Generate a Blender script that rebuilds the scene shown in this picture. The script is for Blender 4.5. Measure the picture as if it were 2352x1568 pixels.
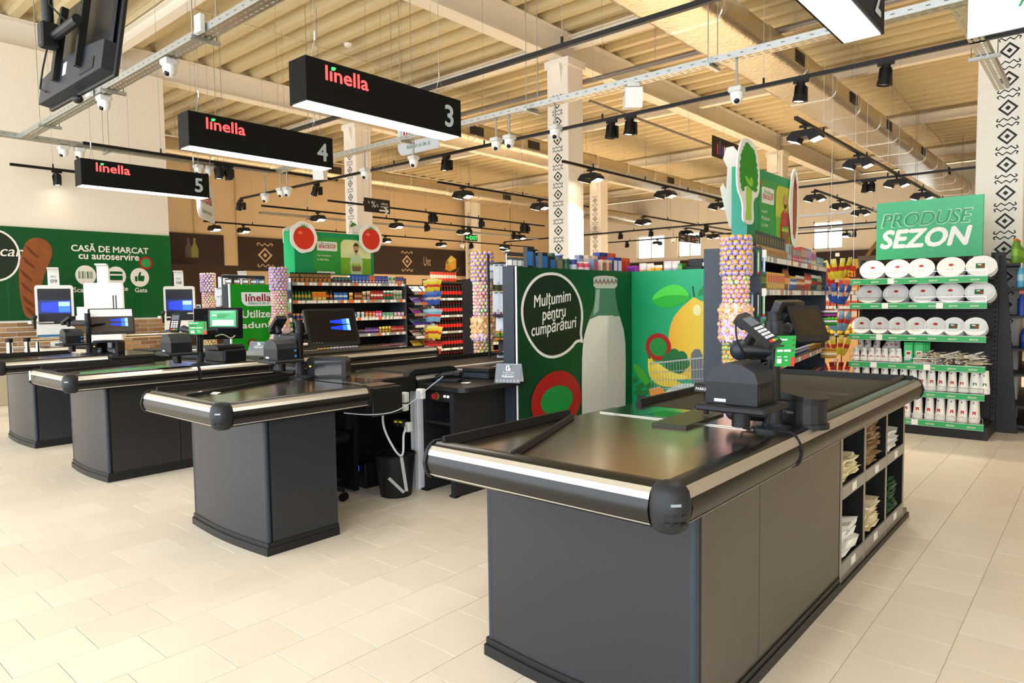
import bpy, bmesh, math, random
import numpy as np
from mathutils import Vector, Matrix
random.seed(7)
S = bpy.context.scene
for o in list(bpy.data.objects): bpy.data.objects.remove(o)
COL = S.collection
PI = math.pi
# ------------------------------------------------------------------ camera
F, PITCH, ROLL, YAW, CH = 1580., math.radians(3.4), math.radians(-.75), math.radians(-41.), 1.45
def _R():
    cy, sy = math.cos(YAW), math.sin(YAW)
    Rz = np.array([[cy, -sy, 0], [sy, cy, 0], [0, 0, 1]])
    B = np.array([[1, 0, 0], [0, 0, -1], [0, 1, 0]])
    Rx = np.array([[1, 0, 0], [0, math.cos(PITCH), -math.sin(PITCH)], [0, math.sin(PITCH), math.cos(PITCH)]])
    Rr = np.array([[math.cos(ROLL), -math.sin(ROLL), 0], [math.sin(ROLL), math.cos(ROLL), 0], [0, 0, 1]])
    return Rr @ Rx @ B @ Rz
RM = _R(); CC = np.array([0, 0, CH])
def at(px, py, z=None, x=None, y=None, d=None):
    """surveying helper: the point of a known real plane seen at a photo pixel"""
    v = RM.T @ np.array([(px - 1176) / F, (py - 784) / F, 1.])
    if z is not None: t = (z - CH) / v[2]
    elif x is not None: t = v[0] and x / v[0]
    elif y is not None: t = y / v[1]
    else: t = d
    return Vector(CC + t * v)
cam_d = bpy.data.cameras.new('camera'); cam = bpy.data.objects.new('camera', cam_d); COL.objects.link(cam)
cam_d.sensor_width = 36; cam_d.lens = F * 36 / 2352; cam_d.clip_start = .05; cam_d.clip_end = 200
mw = Matrix.Identity(4)
for i in range(3):
    mw[i][0] = RM[0][i]; mw[i][1] = -RM[1][i]; mw[i][2] = -RM[2][i]; mw[i][3] = CC[i]
cam.matrix_world = mw; S.camera = cam
# ------------------------------------------------------------------ light and exposure
W = bpy.data.worlds.new('daylight'); S.world = W; W.use_nodes = True
bg = W.node_tree.nodes['Background']; bg.inputs[0].default_value = (.86, .93, 1., 1); bg.inputs[1].default_value = 2.5
S.view_settings.view_transform = 'Standard'; S.view_settings.look = 'None'; S.view_settings.gamma = 1
S.view_settings.use_curve_mapping = False; S.view_settings.exposure = .88
cy = S.cycles
cy.use_denoising = True; cy.max_bounces = 8; cy.diffuse_bounces = 4; cy.glossy_bounces = 4; cy.transmission_bounces = 4
cy.transparent_max_bounces = 6; cy.sample_clamp_indirect = 6; cy.caustics_reflective = False; cy.caustics_refractive = False
LAMP_W = 92.
WARM = (1., .87, .70)
# ------------------------------------------------------------------ materials
def lin(h):
    h = h.lstrip('#'); c = [int(h[i:i + 2], 16) / 255 for i in (0, 2, 4)]
    return [x / 12.92 if x <= .04045 else ((x + .055) / 1.055) ** 2.4 for x in c]
_M = {}
def M(h, rough=.5, metal=0., emit=0., var=.05, scale=30., bump=0., spec=.35, alpha=1., name=None):
    key = (h, rough, metal, emit, var, scale, bump, spec, alpha)
    if key in _M: return _M[key]
    m = bpy.data.materials.new(name or 'finish'); m.use_nodes = True; nt = m.node_tree; b = nt.nodes['Principled BSDF']
    c = lin(h) if isinstance(h, str) else list(h)
    tc = nt.nodes.new('ShaderNodeTexCoord'); nz = nt.nodes.new('ShaderNodeTexNoise'); nz.inputs['Scale'].default_value = scale
    nt.links.new(tc.outputs['Object'], nz.inputs['Vector'])
    mx = nt.nodes.new('ShaderNodeMix'); mx.data_type = 'RGBA'
    mx.inputs['A'].default_value = [x * (1 - var) for x in c] + [1]; mx.inputs['B'].default_value = [min(1, x * (1 + var)) for x in c] + [1]
    nt.links.new(nz.outputs['Fac'], mx.inputs['Factor']); nt.links.new(mx.outputs['Result'], b.inputs['Base Color'])
    b.inputs['Roughness'].default_value = rough; b.inputs['Metallic'].default_value = metal
    b.inputs['Specular IOR Level'].default_value = spec
    if emit: b.inputs['Emission Color'].default_value = c + [1]; b.inputs['Emission Strength'].default_value = emit
    if alpha < 1: b.inputs['Alpha'].default_value = alpha
    if bump:
        bp = nt.nodes.new('ShaderNodeBump'); bp.inputs['Strength'].default_value = bump; bp.inputs['Distance'].default_value = .01
        nt.links.new(nz.outputs['Fac'], bp.inputs['Height']); nt.links.new(bp.outputs['Normal'], b.inputs['Normal'])
    _M[key] = m; return m
def grad(h0, h1, axis=2, lo=0., hi=1., rough=.4):
    """printed colour gradient along a world axis"""
    key = ('g', h0, h1, axis, lo, hi)
    if key in _M: return _M[key]
    m = M(h0, rough, var=.001); m = m.copy(); m.name = 'gradient_print'; nt = m.node_tree; b = nt.nodes['Principled BSDF']
    g = nt.nodes.new('ShaderNodeNewGeometry'); sp = nt.nodes.new('ShaderNodeSeparateXYZ'); mr = nt.nodes.new('ShaderNodeMapRange'); cr = nt.nodes.new('ShaderNodeMix'); cr.data_type = 'RGBA'
    nt.links.new(g.outputs['Position'], sp.inputs[0]); nt.links.new(sp.outputs[axis], mr.inputs[0])
    mr.inputs[1].default_value = lo; mr.inputs[2].default_value = hi
    nt.links.new(mr.outputs[0], cr.inputs['Factor']); cr.inputs['A'].default_value = lin(h0) + [1]; cr.inputs['B'].default_value = lin(h1) + [1]
    nt.links.new(cr.outputs['Result'], b.inputs['Base Color']); _M[key] = m; return m
BLACK = M('#0c0c0c', .45, spec=.3); MATT = M('#121211', .7, spec=.2); CHAR = M('#2d2e32', .33, scale=60); CHARD = M('#222122', .4)
CHROME = M('#d8d8d6', .12, 1.); STEEL = M('#a9a196', .2, 1., scale=4, var=.04); GALV = M('#b9bdbd', .38, 1., scale=40, var=.15); ALU = M('#dcd9d2', .3, .85)
WHITE = M('#eeeae0', .5); PAPER = M('#f4f2ec', .6); RAILB = M('#141312', .24, spec=.45); RUBBER = M('#141414', .6)
DKG = M('#232529', .45, spec=.3); DEV = M('#191c20', .5, spec=.3); DEVB = M('#141518', .35, spec=.35); GLASSB = M('#0b0b0d', .08, spec=.8)
CREAM = M('#f0e6d4', .6); COLW = M('#f4ecde', .55)
# ------------------------------------------------------------------ mesh builder
class MB:
    def __init__(s): s.v = []; s.f = []; s.m = []; s.X = None
    def add(s, vs, fs, mi=0):
        n = len(s.v)
        if s.X is not None: vs = [tuple(s.X @ Vector(p)) for p in vs]
        s.v += [tuple(p) for p in vs]; s.f += [[i + n for i in q] for q in fs]; s.m += [mi] * len(fs); return s
    def box(s, x0, x1, y0, y1, z0, z1, mi=0, bev=0.):
        if bev <= 0:
            vs = [(x, y, z) for z in (z0, z1) for y in (y0, y1) for x in (x0, x1)]
            return s.add(vs, [(0, 2, 3, 1), (4, 5, 7, 6), (0, 1, 5, 4), (2, 6, 7, 3), (0, 4, 6, 2), (1, 3, 7, 5)], mi)
        bev = min(bev, (x1 - x0) / 2.01, (y1 - y0) / 2.01, (z1 - z0) / 2.01); vs = []
        for z, sz in ((z0, 1), (z1, -1)):
            for y, sy in ((y0, 1), (y1, -1)):
                for x, sx in ((x0, 1), (x1, -1)):
                    vs += [(x, y + sy * bev, z + sz * bev), (x + sx * bev, y, z + sz * bev), (x + sx * bev, y + sy * bev, z)]
        q = lambda k, a: k * 3 + a
        fs = [(q(0, 0), q(4, 0), q(6, 0), q(2, 0)), (q(1, 0), q(3, 0), q(7, 0), q(5, 0)), (q(0, 1), q(1, 1), q(5, 1), q(4, 1)), (q(2, 1), q(6, 1), q(7, 1), q(3, 1)), (q(0, 2), q(2, 2), q(3, 2), q(1, 2)), (q(4, 2), q(5, 2), q(7, 2), q(6, 2))]
        for a, b in ((0, 1), (2, 3), (4, 5), (6, 7)): fs.append((q(a, 1), q(a, 2), q(b, 2), q(b, 1)))
        for a, b in ((0, 2), (1, 3), (4, 6), (5, 7)): fs.append((q(a, 0), q(a, 2), q(b, 2), q(b, 0)))
        for a, b in ((0, 4), (1, 5), (2, 6), (3, 7)): fs.append((q(a, 0), q(a, 1), q(b, 1), q(b, 0)))
        fs += [(q(k, 0), q(k, 1), q(k, 2)) for k in range(8)]
        return s.add(vs, fs, mi)
    def cbox(s, c, sz, mi=0, bev=0., rot=None):
        o = s.X
        T = Matrix.Translation(c) @ (rot.to_4x4() if rot is not None else Matrix.Identity(4)); s.X = (o @ T) if o is not None else T
        s.box(-sz[0] / 2, sz[0] / 2, -sz[1] / 2, sz[1] / 2, -sz[2] / 2, sz[2] / 2, mi, bev); s.X = o; return s
    def prism(s, poly, h, O=(0, 0, 0), U=(1, 0, 0), V=(0, 1, 0), mi=0, ms=None):
        O, U, V = Vector(O), Vector(U), Vector(V); N = U.cross(V).normalized() * h; n = len(poly)
        a = [O + U * p[0] + V * p[1] for p in poly]; vs = a + [p + N for p in a]
        s.add(vs, [tuple(range(n))[::-1], tuple(range(n, 2 * n))], mi)
        s.add(vs, [(i, (i + 1) % n, n + (i + 1) % n, n + i) for i in range(n)], mi if ms is None else ms); return s
    def cyl(s, a, b, r, r2=None, n=12, mi=0, caps=True):
        a, b = Vector(a), Vector(b); r2 = r if r2 is None else r2; d = (b - a).normalized()
        u = d.orthogonal().normalized(); w = d.cross(u)
        vs = [a + (u * math.cos(t) + w * math.sin(t)) * r for t in [2 * PI * i / n for i in range(n)]] + [b + (u * math.cos(t) + w * math.sin(t)) * r2 for t in [2 * PI * i / n for i in range(n)]]
        fs = [(i, (i + 1) % n, n + (i + 1) % n, n + i) for i in range(n)]
        if caps: fs += [tuple(range(n))[::-1], tuple(range(n, 2 * n))]
        return s.add(vs, fs, mi)
    def tube(s, pts, r, n=6, mi=0):
        pts = [Vector(p) for p in pts]; vs = []; u = None
        for i, p in enumerate(pts):
            d = (pts[min(i + 1, len(pts) - 1)] - pts[max(i - 1, 0)]).normalized()
            u = d.orthogonal().normalized() if u is None else (u - d * u.dot(d)).normalized(); w = d.cross(u)
            vs += [p + (u * math.cos(2 * PI * k / n) + w * math.sin(2 * PI * k / n)) * r for k in range(n)]
        fs = [(i * n + k, i * n + (k + 1) % n, (i + 1) * n + (k + 1) % n, (i + 1) * n + k) for i in range(len(pts) - 1) for k in range(n)]
        fs += [tuple(range(n))[::-1], tuple(range((len(pts) - 1) * n, len(pts) * n))]
        return s.add(vs, fs, mi)
    def lathe(s, prof, c=(0, 0, 0), n=14, mi=0, mis=None, sx=1., sy=1.):
        c = Vector(c); vs = []
        for r, z in prof: vs += [c + Vector((r * sx * math.cos(2 * PI * k / n), r * sy * math.sin(2 * PI * k / n), z)) for k in range(n)]
        for i in range(len(prof) - 1):
            s.add(vs, [(i * n + k, i * n + (k + 1) % n, (i + 1) * n + (k + 1) % n, (i + 1) * n + k) for k in range(n)], mis[i] if mis else mi)
        if prof[0][0] > 0: s.add(vs[:n], [tuple(range(n))[::-1]], mis[0] if mis else mi)
        if prof[-1][0] > 0: s.add(vs[-n:], [tuple(range(n))], mis[-1] if mis else mi)
        return s
    def ball(s, c, r, n=10, k=6, mi=0, sc=(1, 1, 1)):
        c = Vector(c); pr = [(math.sin(PI * i / k), -math.cos(PI * i / k)) for i in range(k + 1)]; vs = []
        for q, z in pr: vs += [c + Vector((r * q * math.cos(2 * PI * j / n) * sc[0], r * q * math.sin(2 * PI * j / n) * sc[1], r * z * sc[2])) for j in range(n)]
        return s.add(vs, [(i * n + j, i * n + (j + 1) % n, (i + 1) * n + (j + 1) % n, (i + 1) * n + j) for i in range(k) for j in range(n)], mi)
    def mesh(s, name, mats):
        me = bpy.data.meshes.new(name); me.from_pydata(s.v, [], s.f)
        for m in (mats if isinstance(mats, (list, tuple)) else [mats]): me.materials.append(m)
        if any(s.m): me.polygons.foreach_set('material_index', s.m)
        return me
    def build(s, name, mats, parent=None, smooth=False, **tags):
        me = s.mesh(name, mats); me.validate()
        if smooth: sm(me)
        return link(name, me, parent, **tags)
def sm(me, ang=40):
    bm = bmesh.new(); bm.from_mesh(me); bmesh.ops.remove_doubles(bm, verts=bm.verts, dist=1e-5)
    for f in bm.faces: f.smooth = True
    for e in bm.edges:
        if len(e.link_faces) == 2 and e.calc_face_angle(0) > math.radians(ang): e.smooth = False
    bm.to_mesh(me); bm.free()
def link(name, me, parent=None, loc=None, rz=0., **tags):
    o = bpy.data.objects.new(name, me); COL.objects.link(o)
    if parent is not None: o.parent = parent
    if loc is not None: o.location = loc
    if rz: o.rotation_euler = (0, 0, rz)
    for k, v in tags.items():
        if v is not None: o[k] = v
    return o
def thing(name, label, category, loc=(0, 0, 0), rz=0., group=None):
    return link(name, None, None, loc, rz, label=label, category=category, group=group)
def struct(name, mb, mats, parent=None, smooth=False):
    return mb.build(name, mats, parent, smooth, kind='structure') if parent is None else mb.build(name, mats, parent, smooth)
def kids(o): return [c for c in bpy.data.objects if c.parent is o]
def copy_tree(o, loc=None, rz=None, parent=None, ch=None, **tags):
    ch = CH_CACHE(o) if ch is None else ch
    c = o.copy(); COL.objects.link(c)
    if parent is not None: c.parent = parent
    if loc is not None: c.location = loc
    if rz is not None: c.rotation_euler = (0, 0, rz)
    for k, v in tags.items():
        if v is not None: c[k] = v
    for k in ch:
        if k.type != 'LIGHT': copy_tree(k, parent=c)
    return c
_CH = {}
def CH_CACHE(o):
    if o.name not in _CH: _CH[o.name] = list(o.children)
    return _CH[o.name]
# ------------------------------------------------------------------ lettering and flat print
_T = {}
def text2d(t, bold=.0, shear=0.):
    bold = 0; key = (t, bold, shear)
    if key not in _T:
        cu = bpy.data.curves.new('lettering', 'FONT'); cu.body = t; cu.size = 1; cu.shear = shear; cu.resolution_u = 3; cu.fill_mode = 'FRONT'
        o = bpy.data.objects.new('lettering', cu); COL.objects.link(o); dg = bpy.context.evaluated_depsgraph_get()
        me = bpy.data.meshes.new_from_object(o.evaluated_get(dg)); vs = [(v.co.x, v.co.y) for v in me.vertices]; fs = [tuple(p.vertices) for p in me.polygons]
        bpy.data.objects.remove(o); bpy.data.curves.remove(cu); bpy.data.meshes.remove(me)
        xs = [v[0] for v in vs] or [0, 1]; ys = [v[1] for v in vs] or [0, 1]; x0, x1, y0, y1 = min(xs), max(xs), min(ys), max(ys)
        _T[key] = ([(x - x0, y - y0) for x, y in vs], fs, x1 - x0, y1 - y0)
    return _T[key]
class Sheet:
    """flat print on a plane: origin O, unit vectors U (right) and V (up); every shape is its own thin layer of ink or vinyl"""
    def __init__(s, O, U, V, parent, step=.0012):
        s.O, s.U, s.V = Vector(O), Vector(U).normalized(), Vector(V).normalized(); s.N = s.U.cross(s.V).normalized(); s.p = parent; s.step = step; s.l = 0; s.g = {}
    def put(s, pts, fs, mat, layer):
        mb = s.g.setdefault((s.name, mat.name), (MB(), mat, s.name))[0]; s.l += 1; lift = s.step * (layer + min(.9, .012 * s.l))
        mb.add([s.O + s.U * a + s.V * b + s.N * lift for a, b in pts], fs)
    name = 'print'
    def poly(s, pts, mat, layer=1): s.put(pts, [tuple(range(len(pts)))], mat, layer)
    def rect(s, a, b, w, h, mat, layer=1): s.poly([(a, b), (a + w, b), (a + w, b + h), (a, b + h)], mat, layer)
    def ell(s, a, b, rx, ry, mat, layer=1, n=32, r0=0.):
        s.poly([(a + rx * math.cos(2 * PI * i / n + r0), b + ry * math.sin(2 * PI * i / n + r0)) for i in range(n)], mat, layer)
    def ring(s, a, b, rx, ry, w, mat, layer=1, n=40):
        o = [(a + rx * math.cos(2 * PI * i / n), b + ry * math.sin(2 * PI * i / n)) for i in range(n)]; q = [(a + (rx - w) * math.cos(2 * PI * i / n), b + (ry - w) * math.sin(2 * PI * i / n)) for i in range(n)]
        s.put(o + q, [(i, (i + 1) % n, n + (i + 1) % n, n + i) for i in range(n)], mat, layer)
    def stroke(s, pts, w, mat, layer=1):
        for (a, b), (c, d) in zip(pts, pts[1:]):
            L = math.hypot(c - a, d - b) or 1e-6; nx, ny = -(d - b) / L * w / 2, (c - a) / L * w / 2; ex, ey = (c - a) / L * w * .35, (d - b) / L * w * .35
            s.poly([(a + nx - ex, b + ny - ey), (a - nx - ex, b - ny - ey), (c - nx + ex, d - ny + ey), (c + nx + ex, d + ny + ey)], mat, layer)
    def text(s, t, a, b, w=None, h=None, mat=None, layer=2, bold=.0, shear=0., rot=0., align='l'):
        vs, fs, tw, th = text2d(t, bold, shear)
        if not tw: return
        if w and h: sx, sy = w / tw, h / th
        elif w: sx = sy = w / tw
        else: sx = sy = h / th
        if align == 'c': a -= tw * sx / 2
        c, q = math.cos(rot), math.sin(rot)
        old = s.name; s.name = 'lettering'
        e = bold * min(sy, sx) * .8
        for dx, dy in ((0, 0), (e, 0), (-e, 0), (.7 * e, .7 * e), (-.7 * e, -.7 * e), (0, e), (0, -e))[:7 if bold > .015 else 3 if bold else 1]:
            s.put([(a + dx + x * sx * c - y * sy * q, b + dy + x * sx * q + y * sy * c) for x, y in vs], fs, mat, layer)
        s.name = old
    def logo(s, a, b, w, red, green, layer=2):
        """the shop's word mark: six fat rounded letters, a leaf for the dot"""
        s.text('l\u0131nella', a, b, w=w, h=w * .27, mat=red, layer=layer, bold=.025)
        old = s.name; s.name = 'lettering'
        s.poly([(a + w * .125, b + w * .205), (a + w * .128, b + w * .262), (a + w * .16, b + w * .275), (a + w * .235, b + w * .272), (a + w * .215, b + w * .225), (a + w * .18, b + w * .205)], green, layer + 1); s.name = old
    def done(s):
        for mb, mat, nm in s.g.values(): mb.build(nm, mat, s.p)
        s.g = {}
def soft(p, k=2):
    for _ in range(k): p = [q for a, b in zip(p, p[1:] + p[:1]) for q in ((a[0] * .75 + b[0] * .25, a[1] * .75 + b[1] * .25), (a[0] * .25 + b[0] * .75, a[1] * .25 + b[1] * .75))]
    return p
def rrect(a, b, w, h, r=None, rs=None, n=6):
    rs = rs or (r, r, r, r); P = []
    for (cx, cy, t0), q in zip(((a + w, b, -PI / 2), (a + w, b + h, 0), (a, b + h, PI / 2), (a, b, PI)), rs):
        ox = cx - q if cx > a else cx + q; oy = cy - q if cy > b else cy + q
        if q <= 0: P.append((cx, cy)); continue
        P += [(ox + q * math.cos(t0 + PI / 2 * i / n), oy + q * math.sin(t0 + PI / 2 * i / n)) for i in range(n + 1)]
    return P
ORD = 'first second third fourth fifth sixth seventh eighth ninth tenth eleventh twelfth thirteenth fourteenth fifteenth sixteenth seventeenth eighteenth nineteenth'.split()
for _t, _e in (('twenty', 'twentieth'), ('thirty', 'thirtieth'), ('forty', 'fortieth'), ('fifty', 'fiftieth')): ORD += [_e] + ['%s-%s' % (_t, q) for q in ORD[:9]]
# ================================================================== SETTING
# floor: square tiles in running bond; the 300 nearest are single tiles, the rest one joined part
fl = MB(); fl.box(-24, 6, -3, 34, -.06, -.006); floor = struct('floor', fl, M('#f2ece0', .8, name='grout'))
TILE = [M(h, .34, scale=6, var=.03, name='tile') for h in ('#e9dcc8', '#e7dac6', '#ebdfcc', '#e6d8c4')]
T = .305; cells = []
for i in range(-74, 16):
    for j in range(-4, 100):
        x0 = -3.5 + (i + 11 - 11) * T; y0 = 1.594 + j * T - 1.22 + (T / 2 if i % 2 else 0)
        x, y = x0 + T / 2, y0 + T / 2
        c = RM @ (np.array([x, y, 0]) - CC)
        if c[2] < .3: continue
        px, py = 1176 + F * c[0] / c[2], 784 + F * c[1] / c[2]
        cells.append((c[2] if (-150 < px < 2500 and py < 1750) else 99 + c[2], x0, y0))
cells.sort()
tm = []
for k in range(4):
    t = MB(); t.box(0, T - .0035, 0, T - .0035, -.03, 0, 0, .0006); tm.append(t.mesh('tile', TILE[k]))
for k, (d, x0, y0) in enumerate(cells[:300]): link('tile', tm[random.randrange(4)], floor, (x0, y0, 0))
rest = MB()
for d, x0, y0 in cells[300:]:
    if -22.8 < x0 < 4 and y0 < 26: rest.box(x0, x0 + T - .003, y0, y0 + T - .003, -.03, -.0005, random.randrange(4))
rest.build('tiles', TILE, floor, kind='stuff')
# columns on the 6 m x 10 m grid, with the woven-pattern vinyl strip
MOTIF = M('#1d1c1b', .5)
def motif(sh, x, z, s, mat):
    w = s * .5
    d = [(x, z + s * .30), (x + w * .62, z), (x, z - s * .30), (x - w * .62, z)]; q = [(x, z + s * .21), (x + w * .43, z), (x, z - s * .21), (x - w * .43, z)]
    sh.put(d + q, [(i, (i + 1) % 4, 4 + (i + 1) % 4, 4 + i) for i in range(4)], mat, 1)
    sh.poly([(x, z + s * .09), (x + w * .18, z), (x, z - s * .09), (x - w * .18, z)], mat)
    for k in (-1, 1):
        a = z + k * s * .30
        sh.stroke([(x - w * .58, a + k * s * .06), (x - w * .66, a + k * s * .13), (x - w * .5, a + k * s * .17), (x - w * .25, a + k * s * .06), (x, a + k * s * .15), (x + w * .25, a + k * s * .06), (x + w * .5, a + k * s * .17), (x + w * .66, a + k * s * .13), (x + w * .58, a + k * s * .06)], s * .035, mat)
CW = .44
for k, (cx, cy) in enumerate(((-6.95, 9.5), (-12.95, 9.6), (-12.95, 19.5), (-6.95, 19.5), (-.74, 9.3), (-.95, 19.5), (-18.9, 19.5))):
    col = struct('column_%d' % (k + 1), MB().box(cx - CW, cx, cy, cy + CW, 0, 5.5, 0, .01), COLW)
    MB().box(cx - CW - .03, cx + .03, cy - .03, cy + CW + .03, 5.38, 5.5).build('head_plate', COLW, col)
    MB().add([(cx - CW + .1, cy, 5.4), (cx - .1, cy, 5.4), (cx - CW + .14, cy, 5.1), (cx - .14, cy, 5.1), (cx - CW + .1, cy - .1, 5.4), (cx - .1, cy - .1, 5.4)], [(0, 1, 3, 2), (0, 4, 5, 1), (4, 2, 3, 5), (0, 2, 4), (1, 5, 3)]).build('gusset', COLW, col)
    sh = Sheet((cx - CW, cy - .001, 0), (1, 0, 0), (0, 0, 1), col); sh.name = 'woven_pattern'
    x = CW * (.5 if k != 4 else .64); sh.name = 'vinyl_strip'; sh.rect(x - .1, .2, .2, 4.85, M('#f1ebe0', .4)); sh.name = 'woven_pattern'; sh.O = sh.O + Vector((0, -.0015, 0))
    z = .5 if k != 4 else .42
    while z < 4.9: motif(sh, x, z, .3, MOTIF); z += .305
    sh.done()
# steel frame
STEELW = M('#ece2cf', .55)
def ibeam(name, a, b, h, w, z):
    """I-section beam between two plan points, underside at z"""
    a, b = Vector((*a, z)), Vector((*b, z)); U = (b - a).cross(Vector((0, 0, 1))).normalized(); t = .02
    p = [(-w / 2, 0), (w / 2, 0), (w / 2, t), (t / 2, t), (t / 2, h - t), (w / 2, h - t), (w / 2, h), (-w / 2, h), (-w / 2, h - t), (-t / 2, h - t), (-t / 2, t), (-w / 2, t)]
    n = len(p); vs = [a + U * q[0] + Vector((0, 0, q[1])) for q in p] + [b + U * q[0] + Vector((0, 0, q[1])) for q in p]
    m = MB(); m.add(vs, [(i, (i + 1) % n, n + (i + 1) % n, n + i) for i in range(n)])
    return struct(name, m, STEELW)
k = 1
for x in (-1.1, -7.17, -13.17, -19.1): ibeam('beam_%d' % k, (x, -3), (x, 28), .46, .26, 5.5); k += 1
for y in (-.6, 4.6, 9.72, 14.6, 19.72, 24.6):
    for x0, x1 in ((-1.1, 6), (-7.03, -1.25), (-13.03, -7.3), (-19, -13.3), (-24, -19.3)): ibeam('beam_%d' % k, (x0, y), (x1, y), .22, .16, 5.68); k += 1
# trapezoid roof deck, ribs along X, in sheets
DECK = M('#cfbd93', .5, name='coated_deck')
ceil = struct('ceiling', MB().box(-24, 6, -3, 30, 6.2, 6.3), DECK)
P = .45; prof = []
for i in range(3):
    b = i * P; prof += [(b, 0), (b + .13, 0), (b + .165, .06), (b + .18, .06), (b + .215, .14), (b + .365, .14), (b + .40, .06), (b + .415, .06)]
prof.append((3 * P, 0)); dm = {}
for x0, x1 in ((-1.1, 6), (-7.17, -1.1), (-13.17, -7.17), (-19.1, -13.17), (-24, -19.1)):
    L = x1 - x0; m = MB(); n = len(prof)
    m.add([(0, p[0], p[1]) for p in prof] + [(L, p[0], p[1]) for p in prof] + [(0, p[0], p[1] + .003) for p in prof] + [(L, p[0], p[1] + .003) for p in prof], [(i, i + 1, n + i + 1, n + i) for i in range(n - 1)] + [(2 * n + i, 3 * n + i, 3 * n + i + 1, 2 * n + i + 1) for i in range(n - 1)])
    me = m.mesh('deck_sheet', DECK)
    for j in range(24): link('deck_sheet', me, ceil, (x0, -3.1 + j * 3 * P, 5.965))
# walls
WALLC = M('#eee3d0', .7); WALLB = M('#d6bc94', .7)
wl = struct('wall_left', MB().box(-13.4, -12.93, -3, 5.43, 0, 5.5), WALLC)
struct('wall_right_sky_blocker', MB().box(6, 6.3, -3, 27.8, 0, 5.9), WALLC)  # added out of view to block sky light and bounce interior light
wb = struct('wall_back', MB().box(-19.9, -19.6, -3, 27.8, 0, 5.9), WALLB)
for y in (8.9, 10.15, 22.5): MB().box(-19.6, -19.57, y, y + .02, 3.4, 5.9).build('panel_joint', M('#b99a6c', .7), wb)
# far wall with window openings
wf = MB(); ys = 27.8; wins = [(-16.5, -15.1), (-14.45, -13.35), (-8.75, -7.65), (-5.9, -4.8)]; Z0, Z1 = 3.25, 4.32
x = -19.6
for a, b in wins: wf.box(x, a, ys, ys + .3, 0, 5.9); wf.box(a, b, ys, ys + .3, 0, Z0); wf.box(a, b, ys, ys + .3, Z1, 5.9); x = b
wf.box(x, 6, ys, ys + .3, 0, 5.9); wfar = struct('wall_far', wf, M('#efe6d6', .7))
GLS = M('#dfeee6', .03, alpha=.25)
for i, (a, b) in enumerate(wins):
    w = struct('window_%d' % (i + 1), MB().box(a, b, ys + .14, ys + .16, Z0, Z1), GLS)
    fr = MB()
    for q in ((a, a + .05, Z0, Z1), (b - .05, b, Z0, Z1), (a, b, Z0, Z0 + .05), (a, b, Z1 - .05, Z1), ((a + b) / 2 - .02, (a + b) / 2 + .02, Z0, Z1)): fr.box(q[0], q[1], ys + .1, ys + .2, q[2], q[3])
    fr.build('window_frame', WHITE, w)
# brick dado under the green mural: each brick is a piece
BR = [M(h, .8, scale=25, var=.18, bump=.3, name='brick') for h in ('#a37f58', '#ad885f', '#97724e', '#b8936a', '#8c6845')]
dado = struct('trim_1', MB().box(-12.93, -12.915, -.6, 5.43, 0, 1.235), M('#f3ede1', .8, name='mortar'))
bms = []
for m in BR: q = MB(); q.box(0, .024, 0, .262, 0, .058, 0, .004); bms.append(q.mesh('brick', m))
r = 0; z = .012
while z < 1.2:
    y = -.6 + (0 if r % 2 else -.14)
    while y < 5.5:
        if y > 1.9 and y + .268 < 5.44 and z > .3 and not (y < 2.2 and z < .4): link('brick', bms[random.randrange(5)], dado, (-12.915, y, z))
        y += .28
    z += .0755; r += 1
# green mural panel above it
MG = grad('#033417', '#06602a', 1, 1.0, 5.5)
mural = thing('mural_panel', 'long dark green wall mural for the self-service tills above the brick dado', 'sign')
MB().box(-12.925, -12.90, 1.4, 5.43, 1.24, 2.70).build('panel', MG, mural)
for y in (2.95, 4.73): MB().box(-12.899, -12.897, y, y + .006, 1.24, 2.7).build('panel_joint', M('#1c6a3a', .5), mural)
sh = Sheet((-12.896, 0, 0), (0, 1, 0), (0, 0, 1), mural)
MW = M('#f1ebdf', .5)
def yz(px, py): p = at(px, py, x=-12.896); return p.y, p.z
def pt(s, px0, py0, px1, py1, **k):
    a, b = yz(px0, py0), yz(px1, py1); hh = b[1] - a[1]
    sh.text(s, a[0], a[1], w=b[0] - a[0], mat=MW, **k)
pt('CASĂ DE MARCAT', 164, 576, 340, 566, bold=.03); pt('cu autoservire', 181, 594, 319, 594, bold=.03)
for px, py in ((197, 632), (267, 634), (321, 637)): a, b = yz(px, py); sh.ell(a, b, .155, .165, MW)
a, b = yz(197, 632)
for i, w in enumerate((.02, .01, .025, .012, .01, .03, .012, .02, .012)): sh.rect(a - .105 + i * .025, b - .055, w * .6, .12, MG, 2)
a, b = yz(267, 634); sh.poly(rrect(a - .1, b - .07, .2, .15, .02), MG, 2); sh.rect(a - .1, b + .01, .2, .025, MW, 3)
a, b = yz(321, 637); sh.poly([(a - .08, b - .07), (a - .04, b - .07), (a - .04, b + .02), (a - .08, b + .02)], MG, 2); sh.poly([(a - .03, b - .06), (a + .06, b - .07), (a + .08, b), (a + .075, b + .03), (a + .015, b + .03), (a + .025, b + .09), (a, b + .1), (a - .03, b + .02)], MG, 2)
pt('Scanează', 169, 671, 232, 668, bold=.02); pt('Plătește', 240, 671, 294, 668, bold=.02); pt('Gata', 310, 671, 338, 669, bold=.02)
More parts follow.
